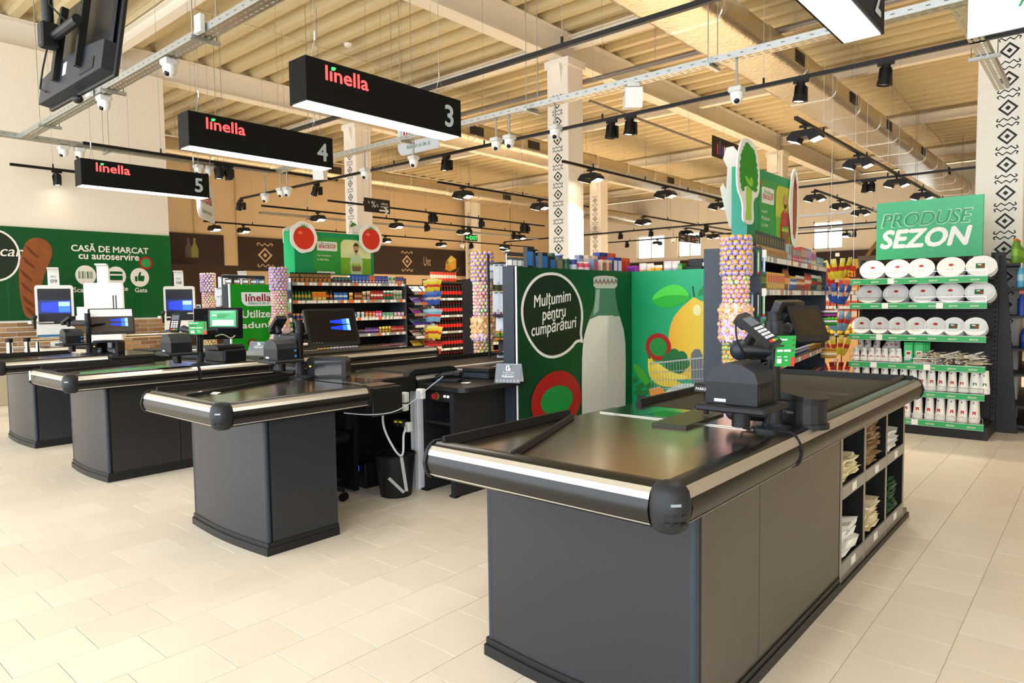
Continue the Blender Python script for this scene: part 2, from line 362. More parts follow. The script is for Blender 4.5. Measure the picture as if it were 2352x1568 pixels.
# plain red ring and speech bubble, grilled loaf
a, b = yz(335, 604); sh.ring(a, b, .115, .115, .04, M('#a8231c', .4)); sh.ell(a, b, .08, .08, M('#2f9a4d', .4))
a, b = yz(-12, 586); sh.ell(a, b, .33, .4, MW); sh.ell(a, b, .3, .37, M('#1b2a1a', .5), 2); c = yz(29, 618); sh.poly([(a + .22, b - .2), (c[0], c[1]), (a + .31, b - .1)], MW, 1)
a = yz(1, 588); sh.text('car', a[0], a[1], h=.11, mat=MW, layer=3, shear=.25, bold=.01)
BRD = M('#8f4f26', .6, scale=8, var=.3); L = [yz(*p) for p in ((58, 733), (47, 690), (42, 640), (46, 590), (58, 556), (74, 545), (98, 547), (116, 560), (122, 580), (112, 608), (98, 640), (92, 690), (92, 733))]
sh.poly(soft(L), BRD, 2); DKB = M('#6b3517', .6)
for i, (px, py) in enumerate(((62, 575), (54, 600), (49, 630), (50, 658), (54, 690), (62, 715))):
    a, b = yz(px, py); sh.poly([(a - .02, b + .07), (a + .02, b + .06), (a + .15, b - .09), (a + .13, b - .11), (a + .03, b - .03)], DKB, 3)
sh.done()
# dark brown band of the chilled aisle on the back wall
BAND = M('#33241c', .6)
def band(y0, y1, z0, z1, nm): return struct(nm, MB().box(-19.6, -19.55, y0, y1, z0, z1), BAND)
b1 = band(10.2, 21.2, 2.45, 3.45, 'trim_2'); b2 = band(5.6, 9.75, 2.45, 3.45, 'trim_3')
CR = M('#cbb08a', .6)
for tr in (b1,):
    sh = Sheet((-19.548, 0, 0), (0, 1, 0), (0, 0, 1), tr); sh.name = 'woven_pattern'
    for px, py in ((609, 586), (935, 600)): p = at(px, py, x=-19.55); motif(sh, p.y, p.z, .78, CR)
    sh.name = 'picture'
    p = at(973, 610, x=-19.55); sh.text('Unt', p.y, p.z, h=.34, w=.36, mat=CR)
    p = at(664, 597, x=-19.55); sh.text('Îngh', p.y, p.z, h=.36, mat=CR)
    p = at(1036, 604, x=-19.55); y, z = p.y, p.z; YL = M('#d9a93c', .5)
    sh.poly([(y - .28, z + .05), (y, z + .3), (y + .28, z + .16), (y + .27, z - .2), (y - .02, z - .3), (y - .3, z - .15)], YL); sh.poly([(y - .28, z + .05), (y, z + .3), (y + .28, z + .16), (y, z)], M('#e8c566', .5), 2); sh.poly([(y - .35, z - .25), (y - .2, z - .02), (y + .02, z - .2), (y - .05, z - .33)], M('#c98f2b', .5), 3); sh.poly([(y - .3, z + .02), (y - .2, z + .12), (y - .12, z), (y - .2, z - .06)], M('#6c8a2f', .5), 4)
    sh.stroke([(y - .35, z - .4), (y, z - .42), (y + .3, z - .33), (y + .42, z - .18)], .012, CR)
    sh.done()
sh = Sheet((-19.548, 0, 0), (0, 1, 0), (0, 0, 1), b2); sh.name = 'picture'
for px, m in ((434, M('#5b5547', .4)), (448, M('#8d8540', .4))):
    p = at(px, 590, x=-19.55); y, z = p.y, p.z - .02; sh.poly([(y - .1, z), (y + .1, z), (y + .1, z + .25), (y + .035, z + .42), (y + .035, z + .55), (y - .035, z + .55), (y - .035, z + .42), (y - .1, z + .25)], m)
sh.done()
# dark boxed-in corner room beyond the left wall
struct('wall_niche', MB().box(-19.5, -17.2, 6.5, 9.1, 0, 2.45), M('#3b2a20', .7))
# brown band on the far wall, with the drinks picture
b3 = struct('trim_4', MB().box(-9.3, 6, 27.7, 27.8, 1.9, 3.15), BAND)
struct('trim_5', MB().box(-19.5, -9.3, 27.7, 27.8, 1.9, 3.1), BAND)
# ================================================================== CHECKOUT LANES
def rail(p, q, out, parent, z=.85, r=.062, cap0=False, cap1=False):
    """bumper rail from p to q (plan), bulging towards out; black extrusion with two metal strips"""
    p, q, out = Vector((*p, 0)), Vector((*q, 0)), Vector((*out, 0)).normalized()
    pr = [(-.02, .065), (.012, .066), (.034, .054), (.047, .04), (.054, .022), (.062, -.005), (.058, -.03), (.048, -.05), (.042, -.057), (.03, -.066), (-.02, -.066)]
    def ext(pts, nm, mat, par, off=0.):
        n = len(pts); vs = [e + out * (a + off) + Vector((0, 0, z + b)) for e in (p, q) for a, b in pts]
        m = MB(); m.add(vs, [(i, i + 1, n + i + 1, n + i) for i in range(n - 1)])
        if not off: m.add(vs, [tuple(range(n)), tuple(range(n, 2 * n))[::-1]])
        return m.build(nm, mat, par, smooth=not off)
    o = ext(pr, 'bumper_rail', RAILB, parent)
    ext(pr[2:5], 'metal_strip', ALU, o, .0012); ext(pr[7:9], 'metal_strip', ALU, o, .0012)
    d = (q - p).normalized()
    for e, s, f in ((p, -1, cap0), (q, 1, cap1)):
        if f:
            poly = [(-.022, .07)] + [(a * 1.08 + .002, b * 1.07) for a, b in pr[1:-1]] + [(-.022, -.07)]
            m = MB(); a = e + Vector((0, 0, z)); m.prism(poly, .014 * s, a, out, Vector((0, 0, 1)))
            if out.cross(Vector((0, 0, 1))).dot(d) < 0: m = MB(); m.prism(poly, -.014 * s, a, out, Vector((0, 0, 1)))
            m.build('end_cap', RUBBER, o)
    return o
def corner_cap(x, y, ang, parent, z=.85):
    prof = [(0, -.074), (.036, -.073), (.052, -.06), (.062, -.02), (.063, .005), (.056, .045), (.042, .066), (.02, .074), (0, .075)]
    o = MB().lathe(prof, (x, y, z), 20).build('corner_cap', M('#1d1f22', .5), parent, True)
    for i, dz in enumerate((.018, -.012, -.038)):
        m = MB()
        for da in (-.42, 0, .42) if i else (0,):
            a = ang + da; m.cbox((x + .0605 * math.cos(a), y + .0605 * math.sin(a), z + dz), (.004, .03 if not i else .018, .008), 0, 0, Matrix.Rotation(a, 3, 'Z'))
        m.build('vent_slot' if i else 'badge', M('#0c0d0e', .5) if i else M('#8f9aa3', .35, .6), o)
    return o
def cabinet(x0, x1, y0, y1, parent, joints=(), h=.80, front=CHAR, side=CHAR):
    """closed base cabinet: front panel, side panels split at joints, edge trims and a plinth"""
    c = MB().box(x0 + .012, x1 - .012, y0 + .012, y1 - .004, .07, h, 0).build('carcass', BLACK, parent)
    pts = [(x0 + .02 + (x1 - x0 - .04) * i / 8, -.028 * math.sin(PI * i / 8)) for i in range(9)]
    MB().prism(pts + [(x1 - .02, .02), (x0 + .02, .02)], h - .07, (0, y0, .07)).build('front_panel', front, parent, True)
    for x, s in ((x0, 1), (x1, -1)):
        MB().cyl((x + s * .018, y0 + .014, .07), (x + s * .018, y0 + .014, h), .018, n=10).build('edge_trim', M('#2b333d', .4), parent, True)
        ys = [y0 + .032] + list(joints) + [y1]
        for a, b in zip(ys, ys[1:]): MB().box(min(x, x + s * .016), max(x, x + s * .016), a + .0025, b - .0025, .07, h).build('side_panel', side, parent)
    pts = [(x0 - .012 + (x1 - x0 + .024) * i / 8, y0 - .012 - .03 * math.sin(PI * i / 8)) for i in range(9)]
    m = MB(); m.prism(pts + [(x1 + .012, y1), (x0 - .012, y1)], .045, (0, 0, 0)); m.prism([(a + (.005 if a < (x0 + x1) / 2 else -.005), b + .008) for a, b in pts] + [(x1 + .007, y1), (x0 - .007, y1)], .027, (0, 0, .045))
    m.build('plinth', M('#1b1b1c', .4), parent)
    return c
def rim(p, q, parent, z0=.9, h=.04, w=.03, nm='rim'):
    h *= .7; w *= .75
    p, q = Vector((*p, z0)), Vector((*q, z0)); d = (q - p).normalized(); n = d.cross(Vector((0, 0, 1))) * w
    m = MB(); vs = [p - n / 2, q - n / 2, q + n / 2, p + n / 2]; t = [v + Vector((0, 0, h)) for v in (p - n * .25, q - n * .25, q + n * .25, p + n * .25)]
    m.add(vs + t, [(0, 3, 2, 1), (4, 5, 6, 7), (0, 1, 5, 4), (1, 2, 6, 5), (2, 3, 7, 6), (3, 0, 4, 7)]); return m.build(nm, M('#171615', .55, spec=.25), parent)
BELT = M('#24221e', .55, scale=120, var=.12)
TRAYS = M('#b3a898', .19, 1., scale=3, var=.06, name='brushed_steel')
# ---- lane 2: the near counter with the bag shelves
c1 = thing('checkout_counter', 'nearest dark checkout counter, with open bag shelves along its aisle side', 'checkout counter')
c1.location = (0, 0, 0)
X0, X1 = -1.89, -.97
cabinet(X0, X1, 2.0, 3.54, c1, (2.52,), side=M('#57514a', .3, .3, scale=8))  # brown reflection of the floor painted into the side panels' colour
MB().box(X0 + .03, X0 + .045, 3.54, 5.0, 0, .82).build('rear_panel', CHARD, c1)
# the shelf block: back, uprights, shelves with price rails
ys_ = [at(px, 1150, x=X1).y for px in (1931, 1984, 2033, 2072)]
sb = MB().box(X0 + .3, X0 + .32, 3.54, 5.03, .03, .82).build('shelf_back', MATT, c1)
for k, y in enumerate(ys_):
    MB().box(X0 + .32, X1, y - .009, y + .009, .03, .82).build('upright', MATT, c1)
    MB().box(X1, X1 + .004, y - .012, y + .012, .03, .82).build('edge_strip', M('#a09585', .35, .4), c1)
bays = []
for k, (a, b) in enumerate(zip(ys_, ys_[1:])):
    for z in (.115, .50):
        s_ = MB().box(X0 + .32, X1 - .004, a + .01, b - .01, z - .015, z).build('shelf', DKG, c1)
        MB().box(X1 - .003, X1 + .006, a + .012, b - .012, z - .05, z + .012).build('price_rail', M('#8f8a84', .3, var=.02), s_)
        MB().box(X1 + .006, X1 + .0075, (a + b) / 2 - .03, (a + b) / 2 + .04, z - .04, z).build('price_tag', WHITE, s_)
        bays.append((a, b, z))
MB().box(X1 - .02, X1 + .003, 3.54, 5.03, .03, .065).build('lower_trim', M('#6c655b', .4), c1)
MB().box(X1 - .03, X1 + .012, 3.54, 5.06, 0, .03).build('plinth', M('#1b1b1c', .4), c1)
# tray, belt and rails
MB().box(X0 - .02, X1 + .03, 1.785, 2.98, .85, .898).build('steel_tray', TRAYS, c1)
for a in ((.93, .4), ): pass
rail((X0 - .045, 1.785), (X1 - .02, 1.785), (0, -1), c1, cap0=True)
rail((X1 + .015, 1.815), (X1 + .015, 2.74), (1, 0), c1); rail((X1 + .015, 2.75), (X1 + .015, 5.05), (1, 0), c1, cap1=True)
corner_cap(X1 + .022, 1.778, -PI / 4, c1)
m = MB(); m.prism([(-.024, .071), (.014, .071), (.037, .06), (.058, .026), (.067, -.005), (.06, -.045), (.05, -.06), (.03, -.071), (-.024, -.071)], .02, (X1 + .015, 2.756, .85), (1, 0, 0), (0, 0, 1)); m.build('joint_ring', RUBBER, c1)
rim((X0 - .02, 1.79), (X0 - .02, 2.60), c1, h=.05, w=.035); rim((X0 + .32, 1.80), (X0 + .02, 2.57), c1, h=.03, nm='divider')
MB().box(X0 - .0, X1 + .02, 2.985, 5.02, .80, .893).build('belt_frame', M('#3b3833', .4), c1)
MB().box(X0 + .12, X1 - .05, 3.13, 4.98, .893, .902).build('conveyor_belt', BELT, c1)
MB().box(X0 + .12, X1 - .05, 4.03, 4.15, .902, .9035).build('belt_seam', M('#2c2a26', .45), c1)
rim((X0 + .06, 3.1), (X0 + .06, 5.02), c1, h=.045, w=.05); rim((X0 + .04, 5.0), (X1 + .03, 5.0), c1, h=.05, w=.035)
m = MB(); m.prism([(0, 0), (.05, 0), (.042, .03), (.025, .045), (.01, .035)], 1.95, (X1 - .055, 5.02, .895), (1, 0, 0), (0, 0, 1)); m.build('belt_guide', RAILB, c1)
MB().box(X0 + .02, X1 - .1, 2.80, 3.10, .899, .903, 0).build('scanner_plate', M('#b8b4aa', .12, 1.), c1)
MB().box(X0 + .25, X0 + .55, 2.83, 3.0, .903, .905, 0).build('scanner_glass', GLASSB, c1)
# fold-out flaps on the cashier's side
def flap(px, z):
    m = MB(); P_ = [at(a, b, z=z) for a, b in px]; m.add(P_ + [p - Vector((0, 0, .016)) for p in P_], [(0, 1, 2, 3), (7, 6, 5, 4), (0, 4, 5, 1), (1, 5, 6, 2), (2, 6, 7, 3), (3, 7, 4, 0)]); m.build('flap', M('#2c2d20', .35), c1); return P_
flap([(1497, 970), (1576, 977), (1662, 949), (1602, 937)], .912); P_ = flap([(1497, 935), (1580, 942), (1690, 912), (1618, 903)], .885)
c_ = sum(P_, Vector()) / 4; MB().box(c_.x - .12, c_.x + .1, c_.y - .1, c_.y + .1, .79, .868).build('flap_bracket', BLACK, c1)
MB().box(X0 - .06, X0 + .0, 2.03, 2.9, .86, .885).build('tray_ledge', BLACK, c1)
# torn white tape residue along the tray's front edge
def tape(pts, w, label, z=.9):
    a, b = Vector(pts[0]), Vector(pts[1]); d = (b - a); n = d.normalized().cross(Vector((0, 0, 1))); top = []; bot = []
    for i in range(15):
        t = a + d * i / 14; top.append(t + n * w * (.35 + .25 * random.random())); bot.append(t - n * w * (.35 + .25 * random.random()))
    m = MB(); q = top + bot[::-1]; k = len(q); m.add(q + [v + Vector((0, 0, .002)) for v in q], [tuple(range(k))[::-1], tuple(range(k, 2 * k))] + [(i, (i + 1) % k, k + (i + 1) % k, k + i) for i in range(k)])
    o = m.build('tape_remnant', PAPER, None); o['label'] = label; o['category'] = 'tape'; return o
tape([(X0 + .03, 1.80, .9), (X0 + .3, 1.80, .9)], .05, 'torn white tape remnant on the front edge of the nearest counter')
# ---- lane 3: counter with the cashier's desk on its right
c3 = thing('checkout_counter', 'second nearest dark checkout counter, its front block open to the cashier on the right', 'checkout counter')
A0, A1 = -4.55, -3.62
cabinet(A0, A1, 2.0, 2.48, c3, ())
MB().box(A0, A1 + .03, 1.76, 2.75, .85, .898).build('steel_tray', TRAYS, c3)
rail((A0 + .02, 1.757), (A1, 1.757), (0, -1), c3, cap0=True); rail((A1 + .01, 1.79), (A1 + .01, 2.69), (1, 0), c3, cap1=True); corner_cap(A1 + .02, 1.747, -PI / 4, c3)
rim((A0 + .01, 1.79), (A0 + .01, 2.72), c3, h=.05, w=.035); rim((A0 + .42, 1.80), (A0 + .06, 2.68), c3, h=.028, nm='divider')
MB().box(A0, -3.62, 2.77, 3.02, .70, .885, 0, .004).build('scanner_housing', M('#121212', .45), c3)
MB().box(A0 + .02, -3.66, 2.79, 3.0, .885, .897).build('scanner_plate', M('#b8b4aa', .16, 1.), c3); MB().box(A0, -3.95, 3.02, 3.43, .78, .893).build('scanner_rear', M('#121212', .45), c3); MB().box(A0 + .02, -3.98, 3.0, 3.4, .893, .897).build('steel_cover', M('#b8b4aa', .16, 1.), c3)
MB().box(A0 + .35, -3.85, 2.85, 3.05, .897, .899, 0).build('scanner_glass', GLASSB, c3)
MB().box(A0 - .15, -4.0, 3.43, 6.0, .79, .893).build('belt_frame', M('#26241f', .4), c3)
MB().box(A0 - .1, -4.05, 3.5, 5.95, .893, .903).build('conveyor_belt', BELT, c3)
rail((-4.02, 3.45), (-4.02, 6.0), (1, 0), c3, z=.835); rim((A0 - .12, 3.3), (A0 - .12, 6.0), c3, h=.06, w=.04)
MB().box(-4.1, -4.01, 3.75, 5.9, .893, .915).build('belt_guard', M('#c9c4ba', .35, .3), c3)
m = MB(); m.prism([(0, 0), (.5, 0), (.48, .03), (.42, .04), (.06, .04), (.01, .02)], .07, (-4.04, 3.38, .897), (0, 1, 0), (0, 0, 1)); m.build('guide_nose', RUBBER, c3)
MB().box(A0 - .05, A0 + .0, 2.56, 6.0, .05, .84).build('side_panel', MATT, c3)
MB().box(A0, -4.3, 3.1, 3.14, .02, .8).build('inner_panel', MATT, c3)
# ---- cashier's desk: a box on the right of lane 3
dk = thing('cashier_desk', 'black cashier side desk with an open shelf, holding the till drawer and tent card', 'desk', (0, 0, 0))
D0, D1, E0, E1 = -3.95, -3.5, 3.5, 4.12
top = rrect(D0, E0 - .06, D1 - D0 + .06, E1 - E0 + .06, rs=(.1, 0, 0, 0)); MB().prism(top, .035, (0, 0, .795)).build('worktop', M('#1c1b1b', .35), dk)
MB().box(D1 - .13, D1 - .11, E0, E1, .0, .795).build('side_panel', M('#232222', .5), dk); MB().box(D1 - .12, D1, E1 - .02, E1, .0, .795).build('rear_panel', BLACK, dk)
MB().box(D1 - .14, D1 - .1, E0 - .02, E0 + .02, .0, .795).build('upright', DKG, dk); MB().box(D0, D0 + .03, E0, E1, .0, .795).build('upright', M('#202226', .5), dk)
MB().box(D0 + .03, D1 - .13, E0, E1, .53, .55).build('shelf', DKG, dk); MB().box(D0 + .03, D1 - .13, E1 - .02, E1, .0, .795).build('back_panel', BLACK, dk)
for x in (D0 + .015, D1 - .12): MB().box(x - .05, x + .02, E0 - .01, E0 + .03, 0, .012).build('foot', BLACK, dk)
cp = MB().box(D0 + .04, D1 - .16, E0 + .02, E0 + .04, .70, .78).build('control_panel', M('#202024', .4), dk)
MB().cyl((D0 + .13, E0 + .02, .74), (D0 + .13, E0 - .015, .74), .022, n=14).build('stop_button', M('#b3262f', .35), cp, True); MB().cyl((D0 + .13, E0 + .02, .74), (D0 + .13, E0 + .012, .74), .03, n=14).build('button_collar', M('#6d7a2b', .5), cp)
for x in (.22, .255): MB().box(D0 + x - .008, D0 + x + .008, E0 + .014, E0 + .02, .735, .75).build('indicator_light', M('#fff2ee', .4, emit=3), cp)
# ---- lane 4 and lane 5
c4 = thing('checkout_counter', 'third nearest dark checkout counter, long closed side panels facing the aisle', 'checkout counter')
B0, B1 = -7.04, -6.18
cabinet(B0, B1, 2.03, 5.5, c4, (2.62, 3.9), side=M('#2b2a29', .3))
MB().box(B0, B1 + .06, 1.78, 2.98, .85, .898).build('steel_tray', TRAYS, c4)
rail((B0 + .05, 1.777), (B1 + .06, 1.777), (0, -1), c4, cap0=True); rail((B1 + .075, 1.8), (B1 + .075, 2.74), (1, 0), c4); rail((B1 + .075, 2.76), (B1 + .075, 5.6), (1, 0), c4, cap1=True); corner_cap(B1 + .085, 1.767, -PI / 4, c4)
m = MB(); m.prism([(-.024, .071), (.014, .071), (.037, .06), (.058, .026), (.067, -.005), (.06, -.045), (.05, -.06), (.03, -.071), (-.024, -.071)], .02, (B1 + .075, 2.766, .85), (1, 0, 0), (0, 0, 1)); m.build('joint_ring', RUBBER, c4)
rim((B0 + .04, 1.81), (B0 + .04, 2.75), c4, h=.05, w=.035); rim((B0 + .4, 1.82), (B0 + .08, 2.7), c4, h=.028, nm='divider')
MB().box(B0, B1 + .06, 2.99, 5.5, .80, .893).build('belt_frame', M('#26241f', .4), c4); MB().box(B0 + .1, B1 - .05, 3.3, 5.45, .893, .903).build('conveyor_belt', BELT, c4)
rim((B1 - .0, 3.4), (B1 - .0, 5.5), c4, h=.045, w=.05, nm='belt_guide'); MB().box(B1 - .42, B1 - .02, 2.62, 3.4, .9, .904, 0).build('scanner_plate', M('#b8b4aa', .16, 1.), c4)
c5 = thing('checkout_counter', 'farthest of the four manned checkout counters, beside the self-service till barrier', 'checkout counter')
G0, G1 = -9.25, -8.28
cabinet(G0, G1, 2.06, 2.62, c5, ())
MB().box(G0 - .1, G1 + .03, 1.8, 2.75, .85, .898).build('steel_tray', TRAYS, c5)
rail((G0 - .1, 1.797), (G1, 1.797), (0, -1), c5, cap0=True); rail((G1 + .01, 1.83), (G1 + .01, 2.75), (1, 0), c5, cap1=True); corner_cap(G1 + .02, 1.787, -PI / 4, c5)
rim((G0 - .06, 1.83), (G0 - .06, 2.72), c5, h=.05, w=.035); rim((G0 + .3, 1.84), (G0, 2.68), c5, h=.028, nm='divider')
MB().box(G0, G1 + .08, 2.77, 3.35, .68, .888, 0, .004).build('scanner_housing', M('#141414', .45), c5); MB().box(G0 + .02, G1 + .04, 2.79, 3.33, .888, .898).build('scanner_plate', M('#9b968c', .2, 1.), c5)
MB().box(G0 - .1, G1 - .35, 3.36, 5.6, .79, .893).build('belt_frame', M('#26241f', .4), c5); MB().box(G0 - .05, G1 - .43, 3.4, 5.55, .893, .903).build('conveyor_belt', BELT, c5); rail((G1 - .34, 3.4), (G1 - .34, 5.6), (1, 0), c5, z=.835)
MB().box(G0 - .05, G0, 2.62, 5.6, .05, .84).build('side_panel', MATT, c5)
tk = MB(); tk.lathe([(.02, 0), (.028, .004), (0, .012)], (0, 0, 0), 10); 
g = MB().cyl((G1 + .08, 3.02, .80), (G1 + .092, 3.02, .80), .022, n=14).build('round_badge', WHITE, c5)
tape([(B0 + .08, 1.81, .9), (B0 + .3, 1.81, .9)], .04, 'white tape remnant along the front of the third counter tray')
t4 = MB().add([(B0 + .12, 1.70, .905), (B0 + .17, 1.70, .912), (B0 + .14, 1.705, .83), (B0 + .11, 1.70, .825), (B0 + .12, 1.698, .905), (B0 + .17, 1.698, .912), (B0 + .14, 1.703, .83), (B0 + .11, 1.698, .825)], [(0, 1, 2, 3), (7, 6, 5, 4), (0, 4, 5, 1), (1, 5, 6, 2), (2, 6, 7, 3), (3, 7, 4, 0)]).build('tape_strip', PAPER)
t4['label'] = 'loose white tape strip hanging over the bumper of the third counter'; t4['category'] = 'tape'
tape([(A0 + .06, 1.80, .9), (A0 + .35, 1.80, .9)], .04, 'crumpled white tape remnant along the front of the second counter tray')
def sheet_thing(name, label, cat, pts, mat, h=.002):
    m = MB(); k = len(pts); m.add(list(pts) + [(p[0], p[1], p[2] + h) for p in pts], [tuple(range(k))[::-1], tuple(range(k, 2 * k))] + [(i, (i + 1) % k, k + (i + 1) % k, k + i) for i in range(k)])
    o = m.build(name, mat); o['label'] = label; o['category'] = cat; return o
sheet_thing('paper_scrap', 'small white paper strips lying on the second counter tray', 'paper', [(A0 + .25, 1.93, .899), (A0 + .42, 1.98, .899), (A0 + .41, 2.01, .906), (A0 + .24, 1.96, .905)], PAPER)
sheet_thing('leaflet_mat', 'green printed mat lying on the third counter tray', 'mat', [(B0 + .55, 1.95, .899), (B0 + .9, 1.85, .899), (B1 + .03, 2.72, .899), (B1 - .35, 2.8, .899)], M('#1e8f3e', .4))
# ------------------------------------------------------------------ bags on the near counter's shelves
def bag_stack(bay, n, mat, kind, label, group, w=.30, l=.26, t=.009, wob=.012, x1=-.99):
    a, b, z = bays[bay]; l = min(l, b - a - .05); yc = (a + b) / 2; ms = []
    for v in range(3):
        m = MB(); nx, ny = 5, 4; vs = []
        for k in (0, 1):
            for i in range(nx):
                for j in range(ny):
                    vs.append((-w / 2 + w * i / (nx - 1) + random.uniform(-.012, .012), -l / 2 + l * j / (ny - 1) + random.uniform(-.012, .012), k * t * .7 + wob * .5 * random.random()))
        N = nx * ny; ix = lambda k, i, j: k * N + i * ny + j; fs = []
        for i in range(nx - 1):
            for j in range(ny - 1): fs += [(ix(1, i, j), ix(1, i + 1, j), ix(1, i + 1, j + 1), ix(1, i, j + 1)), (ix(0, i, j), ix(0, i, j + 1), ix(0, i + 1, j + 1), ix(0, i + 1, j))]
        for i in range(nx - 1): fs += [(ix(0, i, 0), ix(0, i + 1, 0), ix(1, i + 1, 0), ix(1, i, 0)), (ix(0, i + 1, ny - 1), ix(0, i, ny - 1), ix(1, i, ny - 1), ix(1, i + 1, ny - 1))]
        for j in range(ny - 1): fs += [(ix(0, 0, j + 1), ix(0, 0, j), ix(1, 0, j), ix(1, 0, j + 1)), (ix(0, nx - 1, j), ix(0, nx - 1, j + 1), ix(1, nx - 1, j + 1), ix(1, nx - 1, j))]
        m.add(vs, fs); ms.append(m.mesh(kind, mat))
    for i in range(n):
        o = link(kind, ms[i % 3], None, (x1 - w / 2 + random.uniform(-.02, .015), yc + random.uniform(-.01, .01), z + .004 + i * t), random.uniform(-.07, .07), label='%s from the bottom, %s' % (ORD[i], label), category='bag', group=group)
bag_stack(3, 36, M('#a98a63', .85, var=.1), 'paper_bag', 'folded brown kraft paper bag stack on the counter shelf', 'brown paper bags on the counter shelf')
bag_stack(1, 9, M('#e9dcb2', .55, var=.06), 'carrier_bag', 'flat cream plastic carrier bag in the upper left shelf bay', 'cream bags in the upper left bay', t=.013, wob=.03)
bag_stack(0, 9, M('#f3f0ea', .5, var=.03), 'carrier_bag', 'white plastic carrier bag in the lower left shelf bay', 'white bags in the lower left bay', t=.017, wob=.035)
bag_stack(2, 10, M('#ecdfb8', .55, var=.06), 'carrier_bag', 'cream plastic carrier bag in the lower middle shelf bay', 'cream bags in the lower middle bay', t=.016, wob=.035)
bag_stack(5, 8, M('#f3f0ea', .5, var=.03), 'carrier_bag', 'white folded carrier bag in the upper far shelf bay', 'white bags in the upper far bay', t=.015, wob=.03)
bag_stack(4, 9, M('#1f4a2c', .3, var=.2), 'carrier_bag', 'dark green shiny carrier bag in the lower far shelf bay', 'green bags in the lower far bay', t=.022, wob=.04)
# ================================================================== UNDER THE ROOF
ZT = 3.6
LENS = M('#fff3dc', .4, emit=14, name='lit_lens'); LENSD = M('#3a3833', .2)
def light(parent, loc, e, size=1.9, blend=.6, rot=(0, 0, 0)):
    l = bpy.data.lights.new('lamp_light', 'SPOT'); l.energy = e; l.color = WARM; l.spot_size = size; l.spot_blend = blend; l.shadow_soft_size = .06
    o = link('lamp_light', l, parent, loc); o.rotation_euler = rot
def spot_parts(t, lit, tilt):
    R = Matrix.Rotation(tilt, 4, 'X')
    MB().box(-.02, .02, -.07, .07, -.03, 0).build('track_adaptor', BLACK, t)
    m = MB(); m.prism(rrect(-.035, -.17, .07, .145, rs=(.0, .035, .0, .0)), .05, (.05, .0, -.03), (0, 1, 0), (0, 0, 1)); m.box(-.012, .06, -.012, .012, -.05, -.02); m.build('driver_box', M('#0f0e0d', .5), t)
    h = MB(); h.X = Matrix.Translation((-.03, 0, -.12)) @ R
    h.lathe([(.0, .09), (.038, .088), (.042, .05), (.05, -.03), (.058, -.07), (.06, -.10), (.052, -.1), (.046, -.085)], n=16); hd = h.build('lamp_head', M('#0c0b0a', .5), t, True)
    f = MB(); f.X = h.X
    for k in range(16):
        a = 2 * PI * k / 16; f.cbox((.047 * math.cos(a), .047 * math.sin(a), .01), (.012, .003, .09), 0, 0, Matrix.Rotation(a, 3, 'Z'))
    f.build('cooling_fins', M('#080808', .55), hd, kind='stuff')
    l = MB(); l.X = h.X; l.cyl((0, 0, -.088), (0, 0, -.092), .05, n=16); l.build('lens', LENS if lit else LENSD, hd)
def flood_parts(t, lit, _):
    MB().box(-.07, .07, -.02, .02, -.03, 0).build('track_adaptor', BLACK, t); MB().cyl((0, 0, -.03), (0, 0, -.075), .018, n=8).build('swivel', BLACK, t)
    m = MB(); p = [(-.20, -.175), (-.20, -.14), (-.13, -.075), (.13, -.075), (.20, -.14), (.20, -.175), (.075, -.215), (.05, -.155), (-.05, -.155), (-.075, -.215)]
    m.prism(p, .19, (0, .095, 0), (1, 0, 0), (0, 0, 1)); m.build('lamp_housing', M('#0c0b0a', .5), t)
    for s in (-1, 1):
        m = MB(); a, b = Vector((s * .192, 0, -.1795)), Vector((s * .083, 0, -.2145)); n = Vector((0, 0, -.002)); q = Vector((0, .08, 0))
        m.add([a - q + n, b - q + n, b + q + n, a + q + n], [(0, 1, 2, 3) if s > 0 else (3, 2, 1, 0)]); m.build('light_panel', LENS if lit else LENSD, t)
_L = {}
def lamp(kind, p, label, lit=True, rz=0., tilt=0., e=None):
    key = (kind, lit, round(tilt, 1))
    cat = 'spotlight' if kind == 'spot' else 'floodlight'; nm = 'track_spotlight' if kind == 'spot' else 'twin_floodlight'
    if key not in _L:
        t = thing(nm, label, cat, p, rz, 'track lamps under the roof'); (spot_parts if kind == 'spot' else flood_parts)(t, lit, tilt); _L[key] = t
    else: t = copy_tree(_L[key], p, rz, label=label)
    if lit: light(t, (0, 0, -.24), e or LAMP_W * (1. if kind == 'spot' else 2.))
    return t
def wire(mb, p, top=5.96, r=.0025): mb.cyl(p, (p[0], p[1], top), r, n=4)
def track(label, a, b, wires, z=ZT):
    """lighting track between two plan points"""
    a, b = Vector((a[0], a[1], z)), Vector((b[0], b[1], z)); t = thing('lighting_track', label, 'track', (0, 0, 0)); d = (b - a).normalized(); n = d.cross(Vector((0, 0, 1)))
    m = MB(); w = .02; h = .04; q = [a + n * w, a - n * w, b - n * w, b + n * w]; m.add(q + [v + Vector((0, 0, h)) for v in q], [(0, 3, 2, 1), (4, 5, 6, 7), (0, 1, 5, 4), (1, 2, 6, 5), (2, 3, 7, 6), (3, 0, 4, 7)])
    bar = m.build('track_bar', M('#0c0b0b', .4), t)
    for k in range(wires):
        p = a + (b - a) * ((k + .5) / wires); m = MB(); wire(m, (p.x, p.y, z + .04)); m.build('suspension_wire', GALV, t); MB().cyl((p.x, p.y, z + .04), (p.x, p.y, z + .10), .012, n=8).build('wire_clamp', BLACK, t)
    return a, b, t
